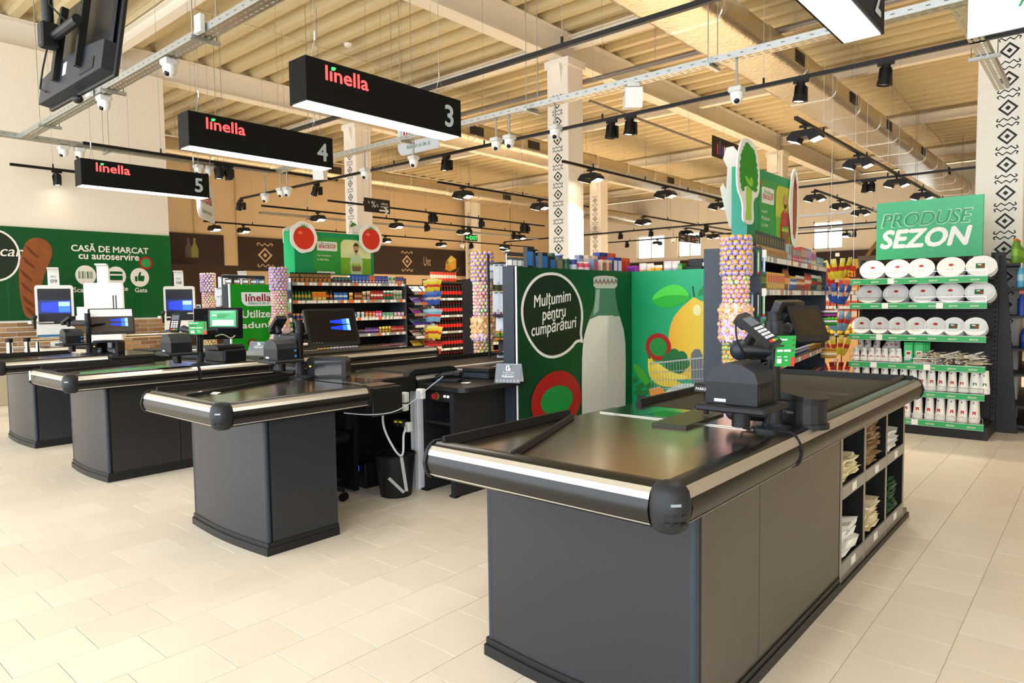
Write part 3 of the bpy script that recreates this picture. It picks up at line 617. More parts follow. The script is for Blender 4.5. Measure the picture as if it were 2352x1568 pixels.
def on_track(a, b, px):
    """the point of the track a-b that stands at photo column px"""
    lo, hi = 0., 1.
    def col(t): c = RM @ (np.array(a + (b - a) * t) - CC); return 1176 + F * c[0] / c[2]
    inc = col(1) > col(0)
    for _ in range(40):
        mid = (lo + hi) / 2
        if (col(mid) < px) == inc: lo = mid
        else: hi = mid
    return a + (b - a) * ((lo + hi) / 2)
def xtrack(label, y, x0, x1, wires, lamps, where, z=ZT):
    a, b, t = track(label, (x0, y), (x1, y), wires, z); row(a, b, lamps, where, PI / 2)
def ytrack(label, x, y0, y1, wires, lamps, where, e=None):
    a, b, t = track(label, (x, y0), (x, y1), wires); row(a, b, lamps, where, 0, e)
def row(a, b, lamps, where, rz, e=None):
    for i, L in enumerate(lamps):
        kind, px = L[0], L[1]; lit = L[2] if len(L) > 2 else True; tl = L[3] if len(L) > 3 else .12; yaw = L[4] if len(L) > 4 else rz
        lamp('flood' if kind == 'f' else 'spot', on_track(a, b, px), '%s%s black %s on the %s' % (ORD[i], '' if lit else ' unlit', 'twin flood lamp' if kind == 'f' else 'spot lamp', where), lit, yaw, tl, e)
# tracks across the lanes (along X) and down the sales floor (along Y)
xtrack('long black lighting track across the lanes, the nearer to the till signs', 4.86, -9.3, -.2, 4, [], 'near cross track')
xtrack('long black lighting track across the lanes in front of the patterned columns', 7.17, -13.6, .2, 7, [('s', 437, True, .3), ('s', 727, False, .5), ('s', 1025), ('s', 1405, False), ('s', 1448), ('s', 1840), ('s', 2035, False)], 'long cross track from the left')
ytrack('short lighting track with one lit spot, left of the sign numbered five', -12.7, 3.02, 5.3, 2, [('s', 130)], 'short track by the left wall', 1.2)
ytrack('black lighting track behind the sign numbered five', -10.4, 3.3, 7.3, 2, [('s', 502), ('s', 525, True, .2)], 'track behind sign five')
ytrack('lighting track with flood lamps just right of the middle column', -6.55, 8.8, 15.6, 4, [('f', 1357), ('f', 1528), ('f', 1650)], 'track right of the middle column')
ytrack('lighting track with flood lamps beneath the large foil duct', -2.95, 8.7, 19.5, 5, [('f', 1850), ('f', 1972), ('f', 2060), ('f', 2118)], 'track beneath the large foil duct')
ytrack('lighting track with flood lamps just left of the middle column', -9.3, 8.7, 13.5, 3, [('f', 1063), ('f', 1240)], 'track left of the middle column')
ytrack('lighting track behind the percent sign', -12.6, 8.6, 16.0, 4, [('s', 990), ('s', 997, True, .3), ('s', 1105), ('s', 1200), ('s', 1210)], 'track behind the percent sign')
ytrack('lighting track right of the far left column, second towards the back wall', -14.25, 8.0, 17.3, 4, [('f', 730), ('f', 910), ('s', 980), ('f', 1064), ('s', 1077), ('s', 1180), ('f', 1193)], 'second track from the back wall')
ytrack('lighting track nearest the brown band of the chilled aisle', -17.9, 8.4, 22, 5, [('f', 492), ('f', 559), ('f', 885), ('f', 1013), ('s', 1082), ('f', 1160), ('f', 1255)], 'track nearest the brown band')
ytrack('lighting track seen through the gap right of the middle column', -9.3, 16, 24, 3, [('f', 1392), ('f', 1432), ('f', 1468)], 'far track behind the middle column')
xtrack('far lighting track crossing behind the middle column', 19.2, -17, -8.2, 4, [('f', 1128), ('s', 1425), ('s', 1495), ('s', 1622)], 'far cross track')
xtrack('far lighting track under the windows of the far wall', 22.5, -15, -4.2, 4, [('f', 1510), ('s', 1440), ('f', 1590), ('f', 1700)], 'track under the far windows')
xtrack('lighting track behind the green shelf topper with the broccoli', 14.2, -6.0, -.3, 3, [('s', 1988, False), ('s', 2003)], 'track behind the broccoli topper')
ytrack('lighting track between the broccoli topper and the seasonal sign', -4.62, 14.8, 24, 3, [('f', 1868), ('f', 1930), ('f', 1977)], 'track left of the seasonal sign')
xtrack('lighting track below the far wall windows left of the seasonal sign', 24.5, -9.5, -2, 3, [('f', 1945), ('s', 1963)], 'far track left of the seasonal sign')
ytrack('far lighting track over the aisle left of the broccoli topper', -9.9, 19.6, 25.6, 2, [('f', 1545), ('f', 1570), ('s', 1612), ('f', 1638)], 'far aisle track')
# ------------------------------------------------------------------ cable trays
def tray(label, a, b, rods, z=ZT, w=.11, hgt=.06):
    a, b = Vector((*a, z)), Vector((*b, z)); d = (b - a); L = d.length; d.normalize(); n = d.cross(Vector((0, 0, 1))); t = thing('cable_tray', label, 'cable tray')
    cell = .075; N = int(L / cell); us = []; 
    for i in range(N): us += [i * cell, i * cell + .015, i * cell + .06]
    us.append(N * cell); ws = [-w / 2, -.032, -.018, .018, .032, w / 2]; m = MB()
    m.v = [tuple(a + d * u + n * q) for u in us for q in ws]
    for i in range(len(us) - 1):
        for j in range(5):
            if i % 3 == 1 and j in (1, 3): continue
            m.f.append([i * 6 + j, i * 6 + j + 1, (i + 1) * 6 + j + 1, (i + 1) * 6 + j]); m.m.append(0)
    base = len(m.v); bo = m.build('perforated_base', M('#c3bdae', .4, .9, scale=50, var=.12), t)
    for s in (-1, 1):
        m = MB(); p = a + n * (s * w / 2); q = b + n * (s * w / 2); u = Vector((0, 0, hgt)); e = n * (.003 * s); m.add([p, q, q + u, p + u, p + e, q + e, q + u + e, p + u + e], [(0, 1, 2, 3), (7, 6, 5, 4), (3, 2, 6, 7), (0, 4, 5, 1)]); sd = m.build('side_rail', GALV, t)
        m = MB()
        for i in range(int(L / .12)):
            c = p + d * (.06 + i * .12) + n * (.0042 * s) + Vector((0, 0, hgt * .5)); m.add([c - d * .016 - Vector((0, 0, .004)), c + d * .016 - Vector((0, 0, .004)), c + d * .016 + Vector((0, 0, .004)), c - d * .016 + Vector((0, 0, .004))], [(0, 1, 2, 3) if s < 0 else (3, 2, 1, 0)])
        m.build('slots', M('#6f6a5e', .6), sd, kind='stuff')
    for k in range(rods):
        p = a + (b - a) * ((k + .5) / rods); MB().cbox((p.x, p.y, z - .02), (.04 if abs(d.x) > .5 else .24, .24 if abs(d.x) > .5 else .04, .03)).build('hanger_bracket', GALV, t)
        for s in (-1, 1): q = p + n * (s * .10); MB().cyl((q.x, q.y, z - .03), (q.x, q.y, 5.96), .005, n=5).build('threaded_rod', M('#9a9a90', .4, .7), t)
    return a, b
tray('perforated steel cable tray above the till signs, in front of the middle column', (-10.4, 6.15), (.4, 6.15), 5)
tray('perforated steel cable tray behind the hanging television', (-10.55, 2.69), (-2.6, 2.69), 4)
tray('perforated cable tray along the left wall behind the sign numbered five', (-10.6, 1.2), (-10.6, 6.1), 3)
tray('short cable tray branch running to the column by the seasonal shelf', (-.92, 6.2), (-.92, 9.0), 1)
tray('distant cable tray along the chilled aisle', (-15.4, 8.6), (-15.4, 19.3), 4); tray('distant cable tray under the far windows', (-15.4, 19.4), (-2, 19.4), 4)
tray('far cable tray behind the seasonal sign', (-8.5, 23.2), (2, 23.2), 3)
tray('near cable tray at the upper left corner above the television', (-3.3, .2), (-3.3, 1.16), 1, w=.3)
# cameras and speakers
def dome_camera(p, drop, label, group='dome cameras'):
    t = thing('dome_camera', label, 'camera', p, 0, group)
    if drop: MB().cyl((0, 0, 0), (0, 0, drop), .012, n=8).build('drop_pipe', M('#a5a29b', .4), t)
    MB().box(-.062, .062, -.062, .062, -.055, 0, 0, .012).build('junction_box', M('#d6d5cf', .5), t)
    MB().lathe([(.058, -.055), (.06, -.075), (.052, -.12), (.034, -.15), (0, -.16)], n=16).build('camera_body', M('#efede7', .4), t, True)
    MB().ball((.012, -.026, -.128), .028, 10, 6).build('lens', M('#15161a', .12), t, True); return t
CAMS = [(1692, 0), (1275, 0), (1170, 0), (1140, 0), (950, 0), (838, 0), (660, 0), (645, 0), (609, 0)]
ta, tb = Vector((-13, 6.15, ZT)), Vector((.4, 6.15, ZT))
for i, (px, _) in enumerate(CAMS):
    p = on_track(ta, tb, px); yy = (215, 300, 322, 328, 368, 396, 438, 440, 452)[i]; q = at(px, yy, y=p.y)
    dome_camera((q.x, q.y, q.z + .06), max(.05, ZT - q.z - .06), '%s white dome camera from the right, hanging on a pipe below the long tray' % ORD[i])
for px, py, y, l in ((388, 122, 2.69, 'white dome camera under the tray behind the television, nearer the sign numbered four'), (238, 218, 2.69, 'white dome camera under the tray just below the television')):
    q = at(px, py, y=y); dome_camera((q.x, q.y, ZT - .01), 0, l)
for px, l in ((145, 'leftmost of the two cameras above the sign numbered five'), (182, 'right one of the two cameras above the left end of sign five'), (455, 'left one of the two cameras at the right end of sign five'), (478, 'right one of the two cameras at the right end of sign five')):
    q = on_track(Vector((-10.6, 1.2, ZT)), Vector((-10.6, 6.1, ZT)), px); dome_camera((q.x, q.y, ZT - .01), 0, l)
dome_camera((-15.4, 15.4, 3.25), .36, 'small distant dome camera over the chilled aisle'); dome_camera((-10.2, 19.35, 3.3), .31, 'small distant dome camera between the far windows and the column')
def speaker(px, py, y, label):
    q = at(px, py, y=y); t = thing('wall_speaker', label, 'speaker', q, -.9)
    m = MB(); m.prism([(-.11, -.1), (.09, -.13), (.12, .06), (-.1, .08)], .17, (0, .085, 0), (1, 0, 0), (0, 0, 1)); m.build('cabinet', M('#efede8', .45), t)
    MB().box(-.09, .08, -.06, .06, .08, .12).build('bracket', M('#d8d6d0', .5), t); MB().box(-.06, 0, -.087, -.085, .02, .05).build('terminal', M('#55565a', .5), t); MB().box(.02, .035, -.088, -.085, .03, .05).build('red_clip', M('#a53a3a', .5), t)
speaker(1453, 222, 6.15, 'white wedge speaker under the long tray, right of the middle column'); speaker(735, 396, 6.4, 'white wedge speaker half hidden behind the sign numbered four')
for px, py, l in ((457, 50, 'white junction box on the tray behind the television'), (205, 222, 'small white junction box on the tray below the television')):
    q = at(px, py, y=2.60); o = MB().box(q.x - .05, q.x + .05, 2.58, 2.63, ZT - .01, ZT + .13, 0, .008).build('junction_box', M('#dcdbd4', .5)); o['label'] = l; o['category'] = 'junction box'
# ------------------------------------------------------------------ ducts and pipes
FOIL = M('#cfc4ad', .3, 1., scale=22, var=.12, bump=.7, name='foil_wrap'); GRL = M('#2c2a26', .6)
def duct(x0, x1, z0, z1, y0, y1, vents, label, vz):
    t = thing('air_duct', label, 'duct')
    m = MB(); y = y0; pr = rrect(x0, z0, x1 - x0, z1 - z0, .13)
    while y < y1 - .01:
        e = min(y + 1.5, y1); m = MB(); s = random.uniform(-.008, .008); m.prism([(a + s, b + s) for a, b in pr], -(e - y), (0, y, 0), (1, 0, 0), (0, 0, 1)); m.build('duct_section', FOIL, t, True); MB().prism([(a * 1. + (.006 if a > (x0 + x1) / 2 else -.006), b + (.006 if b > (z0 + z1) / 2 else -.006)) for a, b in pr], -.07, (0, e - .035, 0), (1, 0, 0), (0, 0, 1)).build('foil_tape', M('#e2ddd0', .25, 1., bump=.4), t); y = e
    for vy in vents:
        v = MB().box(x1 - .01, x1 + .012, vy - .2, vy + .2, vz - .09, vz + .09).build('vent_grille', GRL, t)
        for k in range(6): MB().box(x1 + .012, x1 + .02, vy - .19, vy + .19, vz - .075 + k * .027, vz - .068 + k * .027).build('louvre', M('#46433d', .5), v)
    k = y0 + 1
    while k < y1:
        for x in (x0 + .02, x1 - .02): MB().cyl((x, k, z1), (x, k, 5.96), .005, n=4).build('hanger_rod', GALV, t)
        k += 3
vys = [at(px, py, x=-3.6).y for px, py in ((1836, 165), (1960, 255), (2042, 315), (2120, 360), (2180, 400))]
duct(-4.42, -3.6, 4.8, 5.2, 6.6, 27.5, vys, 'large foil wrapped air duct with dark vents, crossing the roof at the right', 5.0)
vy2 = [at(px, py, x=-10.1).y for px, py in ((940, 428), (1098, 450), (1228, 473))] + [19]
duct(-10.9, -10.1, 4.8, 5.2, 7.6, 27.5, vy2, 'foil wrapped air duct passing behind the middle column', 5.0)
duct(-16.6, -15.8, 4.8, 5.2, 6.2, 27.5, [at(438, 354, x=-15.8).y, at(770, 415, x=-15.8).y, 18], 'foil wrapped air duct nearest the back wall', 5.0)
def pipe(label, pts, r=.045, mat=None):
    t = thing('sprinkler_pipe', label, 'pipe'); MB().tube(pts, r, 10).build('pipe_run', mat or M('#8a8278', .4, .5), t, True)
    for p in pts[1:-1] or pts[:1]: MB().cyl((p[0], p[1], p[2] + r), (p[0], p[1], 5.96), .006, n=5).build('pipe_hanger', GALV, t)
    return t
p0, p1 = at(1339, 190, z=5.2), at(1593, 122, z=5.2); yp = (p0.y + p1.y) / 2
pipe('grey sprinkler pipe across the roof beside the middle column', [(-12, yp, 5.2), (-8, yp, 5.2), (-5.6, yp, 5.2), (-3.4, yp, 5.2), (1, yp, 5.2)])
p0 = at(1355, 232, z=5.15); pipe('thin grey pipe running back from the middle column', [(p0.x, p0.y, 5.15), (p0.x, p0.y + 4, 5.15), (p0.x, p0.y + 8, 5.15)], .03)
sd = thing('smoke_detector', 'round white smoke detector under the roof above sign three', 'detector', at(799, 100, z=5.96)); MB().lathe([(0, -.06), (.05, -.055), (.055, -.03), (.07, -.02), (.07, 0)], n=16).build('body', WHITE, sd, True)
for a in ((380, 0, 1130, 230), (1960, 100, 2230, 400)):
    p, q = at(a[0], a[1], z=5.955), at(a[2], a[3], z=5.955); t = MB().cyl(p, q, .008, n=5).build('conduit', M('#d9c9a5', .5)); t['label'] = 'thin cream conduit under the roof %s' % ('above the till signs' if a[0] < 900 else 'right of the large duct'); t['category'] = 'conduit'
# ------------------------------------------------------------------ till signs
SIGNB = M('#080807', .6, spec=.2); REDL = M('#ff4a48', .5, emit=1.1, var=.01); GRNL = M('#3fd65f', .5, emit=1.0, var=.01); NUM = M('#aebbb7', .5); LUM = M('#fffaf2', .5, emit=9, var=.01, name='light_diffuser'); REDP = M('#b3201f', .45); GRNP = M('#12854a', .45)
def till_sign(n, x1, y0, y1, z0=2.78, h=.29, w=.2):
    t = thing('till_sign', 'long black hanging till sign with a large number %s and lit red lettering' % {'2': 'two', '3': 'three', '4': 'four', '5': 'five'}[n], 'sign', (x1, y0, z0)); L = y1 - y0
    m = MB(); m.box(-w, 0, 0, L, .012, h, 0, .004); m.build('housing', SIGNB, t)
    m = MB(); m.box(-w, 0, 0, L, 0, .012); m.build('lower_frame', M('#121110', .5, spec=.2), t)
    MB().box(-w + .014, -.014, .014, L - .014, -.003, 0).build('light_panel', LUM, t)
    sh = Sheet((.001, 0, 0), (0, 1, 0), (0, 0, 1), t)
    sh.name = 'lettering'; sh.logo(L * .107, h * .56, L * .245, REDL, GRNL); sh.text(n, L * .875, h * .2, h=h * .56, mat=NUM, bold=.03); sh.done()
    for y in (L * .1, L * .9):
        m = MB(); m.tube([(-w * .85, y, h), (-w / 2, y, h + .16), (-w * .15, y, h)], .0025, 4); m.build('wire_yoke', GALV, t); MB().cyl((-w / 2, y, h + .15), (-w / 2, y, h + .21), .007, n=6).build('wire_grip', CHROME, t); MB().cyl((-w / 2, y, h + .2), (-w / 2, y, 5.96 - z0), .0022, n=4).build('suspension_wire', GALV, t)
for n, a, b in (('3', (695, 231.7), (1068.8, 312.2)), ('4', (429.2, 335.2), (771.9, 385)), ('5', (182.7, 424.9), (487.3, 453))):
    p, q = at(*a, z=2.78), at(*b, z=2.78); till_sign(n, (p.x + q.x) / 2, p.y, q.y)
p = at(2031, 78, z=2.78); till_sign('2', p.x, p.y - 1.52, p.y)
# hanging shop plaques
def plaque(label, o, u, w, h, wires=True, flip=False):
    t = thing('hanging_plaque', label, 'sign'); O = Vector(o); U = Vector(u).normalized(); V = Vector((0, 0, 1)); N = U.cross(V)
    P = rrect(0, 0, w, h, rs=(h * .3, 0, h * .3, 0) if flip else (0, h * .3, 0, h * .3)); MB().prism(P, .012, O - N * .012, U, V).build('panel', M('#d6dae0', .4), t)
    for s, (oo, uu) in enumerate(((O, U), (O + U * w - N * .012, -U))):
        sh = Sheet(oo, uu, V, t); sh.name = 'lettering'; sh.logo(w * .16, h * .46, w * .68, REDP, GRNP); sh.text('Alături zi de zi', w * .22, h * .17, w=w * .58, mat=GRNP, bold=.01); sh.done()
    if wires:
        for k in (.15, .85): q = O + U * (w * k) + V * h - N * .006; MB().cyl(q, (q.x, q.y, 5.96), .0022, n=4).build('suspension_wire', GALV, t)
a, b = at(914, 357, y=6.6), at(1008, 344, y=6.6); plaque('white rounded hanging plaque with red lettering behind sign three', (a.x, 6.6, a.z - .02), (1, 0, 0), b.x - a.x, .44)
a = at(455, 497, d=8.6); b = at(492, 470, d=9.4); b.z = a.z; plaque('white rounded hanging plaque turned sideways behind sign five', a, b - a, (b - a).length, .48)
a = at(2222, 76, z=2.78); plaque('white rounded hanging plaque at the top right corner, beside the patterned column', (a.x, a.y, 2.75), (1, 0, 0), .95, .60, flip=True)
# black aisle signs
def aisle_sign(label, px0, px1, py0, py1, x, draw):
    p, q = at(px0, py1, x=x), at(px1, py1, x=x); z1 = at(px0, py0, x=x).z; t = thing('aisle_sign', label, 'sign')
    MB().box(x - .02, x, p.y, q.y, p.z, z1).build('panel', M('#241d19', .5), t); sh = Sheet((x + .001, p.y, p.z), (0, 1, 0), (0, 0, 1), t); sh.name = 'lettering'; draw(sh, q.y - p.y, z1 - p.z); sh.done()
    for y in (p.y + .1, q.y - .1): MB().cyl((x - .01, y, z1), (x - .01, y, 5.96), .0025, n=4).build('suspension_wire', GALV, t)
SIGNW = M('#e8dfd0', .5)
def arrow(s, a, b, w): s.stroke([(a, b), (a + w, b)], .025, SIGNW); s.stroke([(a + w - .07, b + .05), (a + w, b), (a + w - .07, b - .05)], .025, SIGNW)
def d1(s, w, h): s.text('%', w * .25, h * .35, h=h * .45, mat=SIGNW); s.text('%', w * .12, h * .6, h=h * .18, mat=SIGNW); s.text('%', w * .45, h * .4, h=h * .22, mat=SIGNW); s.text('oferte', w * .64, h * .6, w=w * .26, h=h * .2, mat=SIGNW); s.text('speciale', w * .62, h * .36, w=w * .3, h=h * .2, mat=SIGNW); arrow(s, w * .58, h * .18, w * .34)
aisle_sign('black hanging aisle sign with percent marks and an arrow', 838, 896, 453, 485, -8.6, d1)
def d2(s, w, h):
    for k, (c, c2, hh) in enumerate((('#c23f6f', '#c23f6f', .6), ('#2f8a45', '#4a4fa0', .75), ('#c8622f', '#4a4fa0', .55), ('#2f9a55', '#e8e4dc', .62))): s.poly([(w * (.14 + k * .09), h * .15), (w * (.2 + k * .09), h * .15), (w * (.2 + k * .09), h * hh), (w * (.17 + k * .09), h * (hh + .12)), (w * (.14 + k * .09), h * hh)], M(c2, .4)); s.poly([(w * (.14 + k * .09), h * hh), (w * (.2 + k * .09), h * hh), (w * (.17 + k * .09), h * (hh + .16))], M(c, .4), 2)
    s.text('nonfood', w * .45, h * .38, w=w * .48, mat=SIGNW); arrow(s, w * .7, h * .14, w * .2)
aisle_sign('black hanging aisle sign with coloured bottles behind the broccoli topper', 1637, 1697, 310, 358, -6.2, d2)
def d3(s, w, h): s.text('carne', w * .08, h * .55, w=w * .16, mat=SIGNW); motif(s, w * .45, h * .5, h * .7, SIGNW); s.ell(w * .64, h * .45, w * .06, h * .2, M('#b5502a', .5)); s.text('fructe', w * .74, h * .45, w=w * .2, mat=SIGNW); arrow(s, w * .78, h * .18, w * .15); s.stroke([(w * .05, h * .18), (w * .22, h * .18)], .02, SIGNW)
aisle_sign('distant black hanging aisle sign in front of the far windows', 1560, 1609, 536, 554, -9.6, d3)
ex = thing('exit_sign', 'small green lit exit sign over the chilled aisle', 'sign'); q = at(1069, 552, x=-15.5); MB().box(-15.53, -15.5, q.y, q.y + .55, q.z, q.z + .2).build('housing', M('#10301c', .5), ex)
sh = Sheet((-15.499, q.y, q.z), (0, 1, 0), (0, 0, 1), ex); sh.name = 'lettering'; GE = M('#37e05a', .5, emit=1.5); sh.text('EXIT', .2, .04, h=.12, mat=GE, bold=.02); sh.stroke([(.04, .1), (.17, .1)], .02, GE); sh.stroke([(.08, .14), (.04, .1), (.08, .06)], .02, GE); sh.done(); MB().cyl((-15.515, q.y + .27, q.z + .2), (-15.515, q.y + .27, 5.96), .004, n=4).build('suspension_wire', GALV, ex)
# ------------------------------------------------------------------ television on its ceiling pole, seen from behind
tv = thing('television', 'large black flat television on a ceiling pole, seen from behind and below', 'television', at(180, 217, z=2.78), 0)
B = MB(); XT = Matrix.Rotation(math.radians(1), 4, 'Z') @ Matrix.Rotation(math.radians(-9), 4, 'X')
def tvp(nm, mat, fn, par=None, smooth=False): m = MB(); m.X = XT; fn(m); return m.build(nm, mat, par or tv, smooth)
TVM = M('#0f1012', .35, spec=.35); TVL = M('#1a1f27', .45, spec=.35)
tvp('display', TVM, lambda m: m.box(-.56, .56, .0, .03, 0, .66, 0, .008))
bk = tvp('back_cover', TVM, lambda m: m.box(-.53, .53, -.03, .0, .18, .64, 0, .02))
m = MB(); m.X = XT; n_ = 14; pr = [(-.55 + 1.1 * i / n_, .20 + .0 * i) for i in range(n_ + 1)]
m.prism([(-.55, .02)] + [(.55, .02)] + [(.55 - 1.1 * i / n_, .19 + .045 * math.sin(PI * i / n_)) for i in range(n_ + 1)], .065, (0, -.0, 0), (1, 0, 0), (0, 0, 1)); m.build('electronics_bulge', TVL, tv)
for x in (-.2, .2):
    tvp('mount_rail', BLACK, lambda m: m.box(x - .02, x + .02, -.1, -.06, .10, .58)); tvp('cover_slot', M('#0d0d0e', .5), lambda m: m.box(x - .13, x - .115, -.032, -.03, .3, .55))
tvp('mount_bar', BLACK, lambda m: m.cyl((-.3, -.14, .34), (.3, -.14, .34), .03, n=10)); tvp('label_sticker', PAPER, lambda m: m.box(-.12, -.06, -.068, -.066, .12, .2)); tvp('camera_knob', BLACK, lambda m: m.ball((0, .0, -.03), .05, 10, 6, 0, (1, .6, .5)))
tvp('port_panel', M('#0c0c0d', .5), lambda m: m.box(.2, .42, -.069, -.066, .05, .12))
R0 = XT @ Vector((-.14, -.16, .34)); MB().box(R0.x - .045, R0.x + .045, R0.y - .05, R0.y + .05, R0.z - .07, R0.z + .08, 0, .01).build('pole_clamp', BLACK, tv); MB().cyl((R0.x, R0.y, R0.z), (R0.x, R0.y, 5.96 - tv.location.z), .032, n=12).build('ceiling_pole', M('#17181a', .4), tv, True)
m = MB(); m.tube([(R0.x + .05, R0.y, 1.6), (R0.x + .07, R0.y, .9), (R0.x + .04, R0.y, .55), (R0.x + .1, R0.y + .1, .42)], .006, 5); m.build('power_cable', RUBBER, tv)
m = MB(); m.tube([XT @ Vector(v) for v in ((-.3, -.12, .34), (-.42, -.1, .22), (-.46, -.09, .1), (-.36, -.08, .06))], .006, 5); m.build('signal_cable', RUBBER, tv)
# ================================================================== TILL EQUIPMENT
def pole(x, y, z1, label, arms=()):
    t = thing('equipment_pole', label, 'pole', (x, y, .898))
    MB().lathe([(.085, 0), (.085, .012), (.045, .02), (.04, .03)], n=20).build('base_flange', M('#262c33', .4), t, True)
    MB().cyl((0, 0, .02), (0, 0, z1), .029, n=16).build('pole_tube', M('#0e0f10', .4), t, True); MB().cyl((0, 0, z1), (0, 0, z1 + .012), .031, n=16).build('pole_cap', BLACK, t, True)
    for (p, q, r) in arms:
        a = MB().cyl(p, q, r, n=14).build('support_arm', M('#111214', .4), t, True); MB().cyl((0, 0, p[2] - .035), (0, 0, p[2] + .035), .036, n=16).build('arm_collar', M('#1b1f26', .4), a, True); MB().ball(q, r * 1.15, 12, 8).build('arm_joint', M('#222a33', .4), a, True)
    return t
def cable(pts, label, mat=RUBBER, r=.004):
    m = MB(); P = [Vector(p) for p in pts]; Q = []
    for i in range(len(P) - 1):
        a, b, c, d = P[max(i - 1, 0)], P[i], P[i + 1], P[min(i + 2, len(P) - 1)]
        for k in range(6): u = k / 6; Q.append(.5 * ((2 * b) + (c - a) * u + (2 * a - 5 * b + 4 * c - d) * u * u + (3 * b - a - 3 * c + d) * u ** 3))
    Q.append(P[-1]); m.tube(Q, r, 6); o = m.build('cable', mat, None, True); o['label'] = label; o['category'] = 'cable'; return o
def printer(p, rz, label, blue=True, s=1.):
    t = thing('receipt_printer', label, 'printer', p, rz)
    MB().box(-.115 * s, .12 * s, -.11 * s, .11 * s, -.03 * s, -.008 * s, 0, .006).build('printer_tray', M('#16181c', .45), t); MB().cyl((0, .0, -.03 * s), (0, 0, -.09 * s), .03 * s, n=12).build('tray_stem', M('#111214', .4), t, True)
    b = MB(); b.prism([(-.09 * s, -.008), (.085 * s, -.008), (.085 * s, .065 * s), (-.09 * s, .065 * s)], .15 * s, (0, .075 * s, 0), (1, 0, 0), (0, 0, 1)); b.build('printer_body', DEV, t)
    b = MB(); b.prism([(-.092 * s, .065 * s), (.087 * s, .065 * s), (.075 * s, .1 * s), (.03 * s, .125 * s), (-.02 * s, .13 * s), (-.065 * s, .11 * s)], .152 * s, (0, .076 * s, 0), (1, 0, 0), (0, 0, 1)); b.build('printer_lid', M('#23262b', .42), t)
    MB().box(.085 * s, .089 * s, -.068 * s, .04 * s, .01, .058 * s).build('front_cover', M('#151618', .4), t)
    MB().box(.089 * s, .0905 * s, -.06 * s, .03 * s, .048 * s, .054 * s).build('paper_slot', M('#050505', .6), t); MB().box(-.06 * s, -.02 * s, -.077 * s, -.0755 * s, .0, .012).build('badge', M('#c9ccd0', .4), t)
    if blue:
        MB().box(.086 * s, .092 * s, .05 * s, .065 * s, .045 * s, .057 * s).build('feed_button', M('#3f86c9', .4), t); MB().cyl((.086 * s, .058 * s, .015), (.092 * s, .058 * s, .015), .009, n=10).build('power_button', M('#3f86c9', .4), t)
    return t
SCREEN = M('#0f0c0a', .2, spec=.3)
def screen(p, w, h, n_ang, tilt, label, draw=None, name='till_monitor', cat='monitor', glass=None, thick=.03, frame=.018, stem=True):
    """flat display centred at p, facing compass angle n_ang (0 = +X), leaning back by tilt"""
    t = thing(name, label, cat, p, n_ang); V = Vector((-math.sin(tilt), 0, math.cos(tilt))); U = Vector((0, 1, 0)); N = U.cross(V)
    O = -U * w / 2 - V * h / 2 - N * thick
    m = MB(); m.prism(rrect(0, 0, w, h, .012, n=3), thick, O, U, V); m.build('housing', DEVB, t)
    m = MB(); m.prism(rrect(w * .2, h * .2, w * .6, h * .6, .02, n=3), -.02, O, U, V); m.build('rear_box', DEV, t)
    g = MB(); q = O + N * (thick + .0008); g.add([q + U * frame + V * frame * 1.4, q + U * (w - frame) + V * frame * 1.4, q + U * (w - frame) + V * (h - frame), q + U * frame + V * (h - frame)], [(0, 1, 2, 3)]); g.build('screen', glass or SCREEN, t)
    if draw: sh = Sheet(q + N * .0006, U, V, t, .0006); sh.name = 'screen_image'; draw(sh, w, h); sh.done()
    MB().box(w * .0 - .004, .004, -.03, .03, 0, .001).build('logo_plate', DEVB, t) if False else None
    if stem: c = -N * (thick + .02); MB().cyl(c, c + Vector((-.09, 0, -.02)), .022, n=12).build('mount_neck', M('#111214', .4), t, True)
    return t
BLU = [M(h, .3, emit=e, var=.02, name='backlit_image') for h, e in (('#1230b8', .5), ('#2a62d8', .8), ('#7fb0e8', .9), ('#0a1a60', .35))]
def beam(s, w, h, cx=.72, cy=.55, k=1.):
    for a in (0, 1):
        b = h * cy + (a - .5) * h * .17
        s.poly([(w * (cx - .02), b - h * .07), (w * (cx + .13), b - h * .085 + a * h * .01), (w * (cx + .13), b + h * .08), (w * (cx - .02), b + h * .065)], BLU[1])
        s.poly([(w * (cx + .07), b - h * .07), (w * (cx + .13), b - h * .08), (w * (cx + .13), b + h * .075), (w * (cx + .07), b + h * .07)], BLU[2], 2)
        s.poly([(w * (cx - .26 * k), b - h * .03), (w * (cx - .02), b - h * .07), (w * (cx - .02), b + h * .065), (w * (cx - .26 * k), b + h * .03)], BLU[0])
    for i in range(4): s.rect(w * (.08 + i * .05), h * .075, w * .012, h * .012, M('#d8d8d8', .5), 2)
def pinpad(p, M3, label, cable_to=None):
    t = thing('card_terminal', label, 'card terminal', p); t.rotation_euler = M3.to_euler()
    m = MB(); m.prism(rrect(-.04, -.1, .08, .19, .014, n=3), .026, (0, 0, -.026)); m.build('terminal_body', M('#15171a', .4), t)
    m = MB(); m.prism(rrect(-.038, .035, .076, .055, .012, n=3), .01, (0, 0, -.036)); m.build('paper_cover', DEV, t)
    MB().box(-.03, .03, .015, .062, .0, .002).build('display', M('#5b6168', .15, emit=.15), t)
    k = MB()
    for i in range(3):
        for j in range(4): MB().box(-.028 + i * .02, -.013 + i * .02, -.062 + j * .018, -.05 + j * .018, 0, .003).build('key', M('#c9ccd2', .5), t)
    for i, c in enumerate(('#c9372f', '#d8b430', '#3fa055')): MB().box(-.028 + i * .02, -.013 + i * .02, -.084, -.073, 0, .003).build('key', M(c, .45), t)
    MB().cyl((0, -.0, -.026), (0, 0, -.08), .02, n=10).build('mount_post', BLACK, t, True)
    return t
GCARD = M('#14943c', .4)
